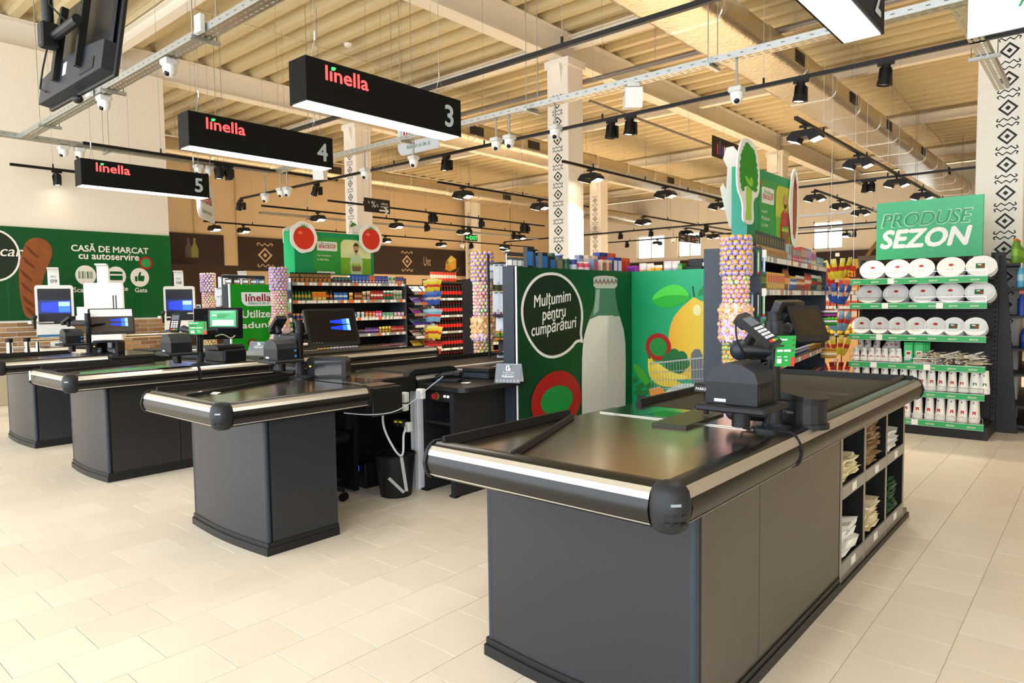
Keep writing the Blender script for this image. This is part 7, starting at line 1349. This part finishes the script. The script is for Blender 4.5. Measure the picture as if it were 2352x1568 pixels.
NAP = M('#35c26a', .45)
for i in range(8):
    px = (2087, 2111)[i % 2] + (i // 2) * 5; q = at(px, 800, y=8.26 + .035 * (i // 2)); o = link('napkin_pack', prod_mesh('box', .085, .22, .03, ('#35c26a', '#58d488', '#e8ece6')), None, (q.x, 8.26 + .035 * (i // 2), SLV[2] + .002), .0, label='%s bright green pack of napkins on the fourth seasonal shelf, %s row' % (('left', 'right')[i % 2], ('front', 'second', 'third', 'back')[i // 2]), category='napkins', group='green napkin packs on the seasonal shelf')
    if i < 2: MB().box(-.025, .03, -.0185, -.0165, .04, .13).build('label_patch', PAPER, o); MB().box(-.015, .02, -.0192, -.0186, .09, .115).build('red_mark', RLB, o)
CUT = [M('#d8c8a4', .5, scale=40, var=.25), M('#e6ddcc', .4, scale=40, var=.2), M('#5a5a5c', .25, scale=30, var=.6)]
cms = []
for c in CUT:
    m = MB()
    for k in range(7): m.X = Matrix.Rotation(random.uniform(-.5, .5), 4, 'Z') @ Matrix.Rotation(random.uniform(-.25, .25), 4, 'Y'); m.box(-.1, .09, -.007 + k * .006 - .02, .004 + k * .006 - .02, .008 * k, .008 * k + .008, 0); m.lathe([(0, 0), (.012, .003), (0, .007)], (.1, k * .006 - .02, .008 * k), 8, 0, None, 1.5)
    m.X = None; cms.append(m.mesh('cutlery_pack', c))
for i in range(30):
    px = 2125 + (i * 9.1) % 130; lay = i // 15; c = 2 if (lay and i % 3) else (i % 2); q = at(px, 800, y=8.27 + .07 * (i % 3))
    o = link('cutlery_pack', cms[c], None, (q.x, 8.25 + .08 * (i % 3), SLV[2] + .004 + .06 * lay), random.uniform(-.6, .6) + 1.2, label='%s wrapped bundle of %s cutlery heaped on the fourth seasonal shelf' % (('lower', 'upper')[lay], ('wooden', 'pale', 'dark film')[c]), category='cutlery', group='%s %s cutlery bundles on the seasonal shelf' % (('lower', 'upper')[lay], ('wooden', 'pale', 'dark film')[c]))
# green header sign
hd = thing('header_sign', 'green header board reading PRODUSE SEZON on top of the seasonal shelf', 'sign', (0, 0, 0)); q0, q1 = at(2012, 593, y=8.4), at(2256, 585, y=8.4); zt = at(2012, 468, y=8.4).z
MB().box(q0.x, q1.x, 8.4, 8.45, q0.z - .02, zt).build('board', grad('#35a56d', '#58c690', 2, 1.8, 2.5), hd); sh = Sheet((q0.x, 8.3988, q0.z - .02), (1, 0, 0), (0, 0, 1), hd); w, h = q1.x - q0.x, zt - q0.z + .02
sh.text('SEZON', w * .05, h * .20, w=w * .85, h=h * .30, mat=M('#f6f5ee', .45), bold=.05, shear=.22)
vs, fs, tw, th = text2d('PRODUSE', .03, .22); sh.name = 'lettering'
sh.text('PRODUSE', w * .05, h * .56, w=w * .86, h=h * .235, mat=M('#c9e6d2', .45), layer=2, bold=.035, shear=.22); sh.text('PRODUSE', w * .058, h * .566, w=w * .845, h=h * .222, mat=M('#2fa066', .45), layer=3, bold=.012, shear=.22)
sh.name = 'print'; LG = M('#63bf8c', .45); random.seed(3)
for i in range(34):
    a, b = random.uniform(.04, .96) * w, random.choice((random.uniform(.03, .15), random.uniform(.84, .96), random.uniform(.5, .56), random.uniform(.03, .96))) * h; r = .02
    k = i % 3
    if k == 0: sh.ring(a, b, r, r, .003, LG, 1, 12)
    elif k == 1: sh.stroke([(a - r, b - r * .6), (a + r, b - r * .6), (a, b + r), (a - r, b - r * .6)], .003, LG)
    else: sh.stroke([(a - r, b), (a, b + r * .4), (a + r, b), (a, b - r * .4), (a - r, b)], .003, LG)
sh.done(); sh = Sheet((q1.x + .0012, 8.4, q0.z), (0, 1, 0), (0, 0, 1), hd); sh.text('SEZON', .012, h * .5, h=.014, mat=LG, rot=0); sh.done()
for x in (q0.x + .1, q1.x - .12): MB().box(x, x + .03, 8.45, 8.48, 1.6, q0.z + .2).build('support', DKG, hd)
# ------------------------------------------------------------------ shelf at the right edge, seen end on
sx = thing('shelf_unit', 'black shelf with a tapered end panel at the right edge, holding bottles', 'shelving', (0, 0, 0)); q = [at(2277, 580, y=8.76), at(2309, 578, y=8.76), at(2336, 996, y=8.76), at(2268, 992, y=8.76)]
MB().prism([(p.x, p.z) for p in (q[3], q[2], q[1], q[0])], .035, (0, 8.795, 0), (1, 0, 0), (0, 0, 1)).build('end_panel', M('#232122', .5), sx)
xb_ = q[0].x; MB().box(q[0].x - .0, q[0].x + .04, 8.8, 10.6, 0, 1.88).build('back_panel', M('#232122', .5), sx)
RZ = [at(2320, py, y=8.8).z for py in (605, 661, 725, 800, 858, 930, 975)]; RX = (.25, .30, .32, .36, .40, .44, .48)
for i, z in enumerate(RZ): sh = MB().box(xb_ + .04, xb_ + RX[i], 8.8, 10.6, z - .025, z).build('shelf', M('#232122', .5), sx); MB().box(xb_ + RX[i], xb_ + RX[i] + .012, 8.8, 10.6, z - .05, z + .003).build('price_rail', M('#c9c9c6', .3), sx if False else sh)
rs = Run((xb_ + RX[0], 8.84, 0), 0, 'right edge shelf')
for i, (kd, w, h, c, l) in enumerate((('bottle', .07, .26, ('#6a9a2c', '#8ac040', '#e0702c'), 'green bottle with an orange pump'), ('bottle', .06, .24, ('#5ab0d8', '#a8d8ec', '#4a9ac8'), 'light blue bottle'), ('spray', .075, .28, ('#24409a', '#e8b23c', '#d8602c'), 'blue spray bottle with an orange trigger'), ('bottle', .08, .25, ('#24389a', '#3a58c0', '#1c2c7a'), 'dark blue bottle'), ('bottle', .08, .28, ('#9a9a3c', '#d8d0a0', '#3a9a3a'), 'olive bottle with a green cap'), ('spray', .08, .24, ('#d87a2c', '#e8c8a0', '#b8501c'), 'orange bottle'), ('box', .1, .14, ('#2f8a5a', '#c8e0d0', '#1f6a40'), 'green packet'))):
    rs.O = Vector((xb_ + RX[i], 8.84, 0)); rs.row('cleaner_bottle' if kd != 'box' else 'cleaner_packet', 'bottle' if kd != 'box' else 'packet', kd, 0, 1.2, RZ[i] + .002, -.06, w, h, .07, c, l, ('top shelf', 'second shelf', 'third shelf', 'fourth shelf', 'fifth shelf', 'sixth shelf', 'bottom shelf')[i])
# brick pier beyond it
pr_ = struct('wall_pier', MB().box(-.1, .5, 11.0, 11.2, 0, 1.85), M('#d8cbb8', .8)); z = .01; r = 0
while z < 1.75:
    x = -.1 + (0 if r % 2 else .1)
    while x < .25: link('brick', bms[random.randrange(5)], pr_, (x, 11.0, z), -PI / 2); x += .28
    z += .0755; r += 1
# ------------------------------------------------------------------ produce corner seen between the right unit and the seasonal shelf
rd = thing('offer_sign', 'red hanging sign with yellow lettering behind the yellow snack bags', 'sign', (0, 0, 0)); a, b = at(1900, 658, d=10.4), at(1966, 652, d=11.0); U = (b - a); U.z = 0; L = U.length; U.normalize(); O = Vector((a.x, a.y, a.z)); MB().prism([(0, 0), (L, 0), (L, .33), (0, .33)], .02, O + U.cross(Vector((0, 0, 1))) * -.02, U, (0, 0, 1)).build('panel', M('#b8261c', .45), rd); sh = Sheet(O, U, (0, 0, 1), rd); sh.text('REDUCERI', L * .02, .11, w=L * .93, mat=M('#f0c030', .45), bold=.03); sh.done()
for k in (.1, .9): p = O + U * (L * k) + Vector((0, 0, .33)); MB().cyl(p, (p.x, p.y, 5.96), .003, n=4).build('suspension_wire', GALV, rd)
sh = Sheet((0, 27.698, 0), (1, 0, 0), (0, 0, 1), b3); sh.name = 'picture'; GOLD = M('#d8b85a', .4)
for px in (1964, 1978): p = at(px, 614, y=27.7); sh.poly([(p.x - .12, p.z + .32), (p.x + .12, p.z + .32), (p.x + .1, p.z), (p.x, p.z - .12), (p.x - .1, p.z)], GOLD); sh.stroke([(p.x, p.z - .12), (p.x, p.z - .42)], .03, GOLD); sh.stroke([(p.x - .1, p.z - .43), (p.x + .1, p.z - .43)], .03, GOLD)
p = at(1993, 606, y=27.7); sh.poly([(p.x - .35, p.z + .3), (p.x + .35, p.z + .3), (p.x + .25, p.z - .5), (p.x - .25, p.z - .5)], M('#6a6460', .4)); sh.poly([(p.x - .1, p.z + .3), (p.x + .05, p.z + .3), (p.x + .4, p.z + .85), (p.x + .3, p.z + .88)], M('#8a6a2c', .4), 2); sh.done()
cr_ = thing('produce_stand', 'pale wooden slatted produce stand beyond the hanging snack bags', 'stand', (0, 0, 0)); a = at(1908, 846, z=.1); c0 = at(1935, 800, d=9.9); MB().box(c0.x - .5, c0.x + .75, c0.y, c0.y + .6, .08, .12).build('base', DKG, cr_)
for k in range(5): MB().box(c0.x - .5 + k * .25, c0.x - .5 + k * .25 + .235, c0.y - .02, c0.y, .12, .86).build('slat', M('#c79a68', .6, scale=7, var=.15), cr_)
for x in (-.45, .65): MB().box(c0.x + x, c0.x + x + .05, c0.y + .02, c0.y + .07, 0, .1).build('leg', BLACK, cr_)
MB().box(c0.x - .5, c0.x + .75, c0.y, c0.y + .6, .86, .89).build('top', M('#3a342e', .6), cr_)
for i in range(60):
    o = link('fruit', _P.setdefault(('fruit', i % 3), MB().ball((0, 0, .04), .045, 9, 6).mesh('fruit', M(('#e8c03a', '#d8a02c', '#e0b850')[i % 3], .4))), None, (c0.x - .45 + (i % 12) * .1, c0.y + .06 + (i // 12 % 3) * .1, .892 + (.07 if i >= 36 else 0)), 0, label='yellow fruit heaped on the pale wooden produce stand', category='fruit', group='yellow fruit on the produce stand')
ps = Run((c0.x - .5, c0.y + .75, 0), -PI / 2 + .0, 'shelf above the produce'); ps.unit('shelf of orange packs and yellow goods above the wooden produce stand', 1.5, .4, (1.05, 1.3, 1.52), 1.75, tags=[('#f0eee8', '#e8672a')] * 3, side=M('#4a4440', .5))
for i, (z, c, l) in enumerate(((1.05, ('#d8602c', '#f0d8c0', '#c84020'), 'orange and white carton'), (1.3, ('#e0703c', '#f0f0e8', '#d83a2c'), 'coral carton'), (1.52, ('#e8a83a', '#d84a2c', '#f0e0b0'), 'amber carton'))): ps.row('carton', 'carton', 'box', 0, 1.5, z, -.05, .09, .2, .07, c, l, LV[i])
# ------------------------------------------------------------------ self-service tills in front of the brick dado
KW = M('#dcdad4', .35)
def kiosk(p, ang, label, num, back=False):
    t = thing('self_service_till', label, 'till', (p[0], p[1], 0), ang + PI / 2)
    w, z0, z1 = .25, .98, 1.78
    MB().box(-.08, .08, -.05, .09, .0, z0).build('column', M('#d9d8d2', .4), t); MB().prism(rrect(-w, z0, w * 2, z1 - z0, .04), .07, (0, .035, 0), (1, 0, 0), (0, 0, 1)).build('till_body', KW, t)
    m = MB(); m.prism([(-.02, z1), (.03, z1), (.03, z1 + .2), (-.02, z1 + .27), (-.10, z1 + .27), (-.10, z1 + .25), (-.03, z1 + .24), (-.02, z1 + .19)], .15, (-.075, 0, 0), (0, 1, 0), (0, 0, 1)); m.build('top_lamp', KW, t)
    y = -.0365
    if not back:
        sc = MB().box(-w + .035, w - .035, y - .001, y + .001, z0 + .20, z1 - .055).build('screen', M('#0a0b14', .3, spec=.25), t); s = Sheet((-w + .035, y - .0015, z0 + .2), (1, 0, 0), (0, 0, 1), sc); s.name = 'screen_image'; W_, H_ = 2 * w - .07, z1 - z0 - .255
        s.rect(0, H_ * .30, W_, H_ * .38, BLU[3]); s.poly([(W_ * .1, H_ * .36), (W_ * .98, H_ * .3), (W_ * .98, H_ * .66), (W_ * .1, H_ * .6)], BLU[0], 2); s.rect(W_ * .62, H_ * .5, W_ * .34, H_ * .13, BLU[2], 3); s.rect(W_ * .62, H_ * .34, W_ * .34, H_ * .14, BLU[1], 3); s.done()
        MB().box(-w + .01, w - .01, y - .001, y, z0 + .005, z0 + .04).build('blue_base_strip', M('#1f5f8a', .4), t)
        s = Sheet((-.07, -.0215, z1), (1, 0, 0), (0, 0, 1), t); s.text('SELF', .035, .12, w=.07, mat=M('#4a4a48', .5)); s.text(num, .03, .035, w=.085, h=.055, mat=M('#3a3a38', .5)); s.done()
    else:
        MB().prism(rrect(-w * .75, z0 - .25, w * 1.7, .55, .02), .08, (0, -.03, 0), (1, 0, 0), (0, 0, 1)).build('rear_housing', KW, t); MB().box(-.04, .06, -.1125, -.111, z0 + .2, z0 + .25).build('white_label', PAPER, t); MB().box(-.03, .05, -.1125, -.111, z0 + .16, z0 + .18).build('red_label', RLB, t)
        for x in (.12, .155): MB().box(x, x + .016, -.037, -.0345, z0 + .36, z0 + .62).build('cable_slot', M('#2f2f30', .5), t)
    return t
p = at(126, 700, x=-12.35); k1 = kiosk((p.x, p.y), -.35, 'white self-service till with a lit blue screen in front of the loaf picture, numbered nine', '09')
p = at(413, 700, x=-12.4); kiosk((p.x, p.y), -.55, 'white self-service till with a lit blue screen, numbered eight', '08')
p = at(240, 700, x=-10.9); kiosk((p.x, p.y), -.62, 'white self-service till seen from behind, with two dark slots', '', True)
p = at(557, 640, d=12.6); kiosk((p.x, p.y), -.6, 'white self-service till of which only the curved top shows behind the overhead rail', '', True)
for px, py, x, l in ((405, 735, -12.2, 'a'), ): pass
q = at(186, 722, x=-12.2); hb = thing('leaflet_holder', 'clear plastic leaflet holder between the two left self-service tills', 'holder', q, .9); MB().box(-.06, .06, -.04, .04, -.12, -.02).build('lower_tray', M('#e4e8e6', .2), hb); MB().box(-.05, .06, -.02, .03, -.02, .12).build('upper_tray', M('#dfe4e2', .2), hb)
bs = thing('bagging_shelf', 'white bagging scale shelf under the self-service till by the loaf picture', 'shelf', (0, 0, 0)); a = at(95, 808, x=-11.9); MB().box(-12.24, -11.7, a.y - .05, a.y + .95, .70, .84).build('scale_box', M('#e9e3d6', .45), bs); MB().box(-12.2, -11.75, a.y, a.y + .9, .84, .855).build('scale_plate', STEEL, bs); MB().box(-12.15, -11.8, a.y + .1, a.y + .8, 0, .7).build('pedestal', M('#cfc9bb', .5), bs)
def pinp(px, py, x, l): q = at(px, py, x=x); t = thing('card_terminal', l, 'card terminal', q, .8); MB().box(-.035, .035, -.015, .015, -.11, .08, 0, .006).build('terminal_body', M('#d8d8d4', .4), t); MB().box(-.028, .028, -.017, -.015, .01, .065).build('display', M('#3a4050', .2), t); MB().box(-.028, .028, -.017, -.015, -.09, -.0).build('keypad', M('#55585e', .5), t); MB().tube([(0, .015, -.05), (-.1, .08, -.07), (-.22, .1, -.07)], .012, 6).build('mount_arm', M('#d8d8d4', .4), t)
pinp(456, 710, -12.0, 'small pale card terminal on the right of till number eight')
for px, py, l in ((80, 737, 'small black handheld scanner left of till number nine'), (375, 725, 'small black handheld scanner left of till number eight')):
    q = at(px, py, x=-12.0); t = thing('handheld_scanner', l, 'scanner', q, .8); MB().tube([(0, 0, -.12), (.0, 0, .0), (.02, -.02, .04)], .018, 8).build('handle', BLACK, t, True); MB().cbox((.01, -.03, .06), (.05, .09, .05), 0, .01).build('scan_head', M('#2c2d2f', .4), t); MB().box(-.07, -.02, -.05, .05, -.04, -.0).build('cradle', M('#dcdcd6', .4), t); MB().tube([(-.05, 0, -.02), (0, .15, -.03), (.1, .3, -.03)], .012, 6).build('mount_arm', M('#dcdcd6', .4), t)
br_ = thing('barrier_rail', 'polished steel barrier rail in front of the self-service tills', 'barrier', (0, 0, 0)); a, b = at(68, 783, z=.98), at(428, 770, z=.98); bx = -11.0; a, b = at(66, 782, x=bx), at(430, 768, x=bx); MB().cyl((bx, a.y, a.z), (bx, b.y, a.z), .03, n=12).build('rail_tube', M('#d8cdb8', .15, 1.), br_, True); MB().cyl((bx, a.y, a.z), (bx, a.y - .05, a.z), .04, n=12).build('rail_end', BLACK, br_)
for y in (a.y + .1, (a.y + b.y) / 2, b.y - .05): MB().cyl((bx, y, 0), (bx, y, a.z), .025, n=12).build('rail_post', CHROME, br_, True)
gt = thing('entry_gate', 'chrome posts of the self-service gate at the left edge', 'gate', (0, 0, 0))
for px in (22, 63): q = at(px, 800, x=-10.6); MB().cyl((q.x, q.y, 0), (q.x, q.y, 1.02), .035, n=14).build('gate_post', CHROME, gt, True); MB().cyl((q.x, q.y, 1.0), (q.x, q.y, 1.05), .04, n=14).build('gate_cap', BLACK, gt, True)
a, b = at(22, 800, x=-10.6), at(63, 800, x=-10.6); MB().cyl((a.x, a.y, .93), (b.x, b.y, .93), .02, n=10).build('gate_bar', CHROME, gt, True)
sp = thing('steel_cabinet', 'pale steel cabinet at the left edge beside the farthest counter', 'cabinet', (0, 0, 0)); a = at(10, 930, z=0); MB().box(a.x - .3, a.x + .05, a.y - .3, a.y + .1, 0, .62, 0, .01).build('cabinet_body', M('#cfc3a8', .35, .4), sp); MB().box(a.x + .05, a.x + .055, a.y - .27, a.y + .07, .05, .58).build('cabinet_door', M('#c6b99c', .35, .4), sp); MB().box(a.x + .055, a.x + .065, a.y - .2, a.y - .18, .3, .36).build('door_handle', CHROME, sp)
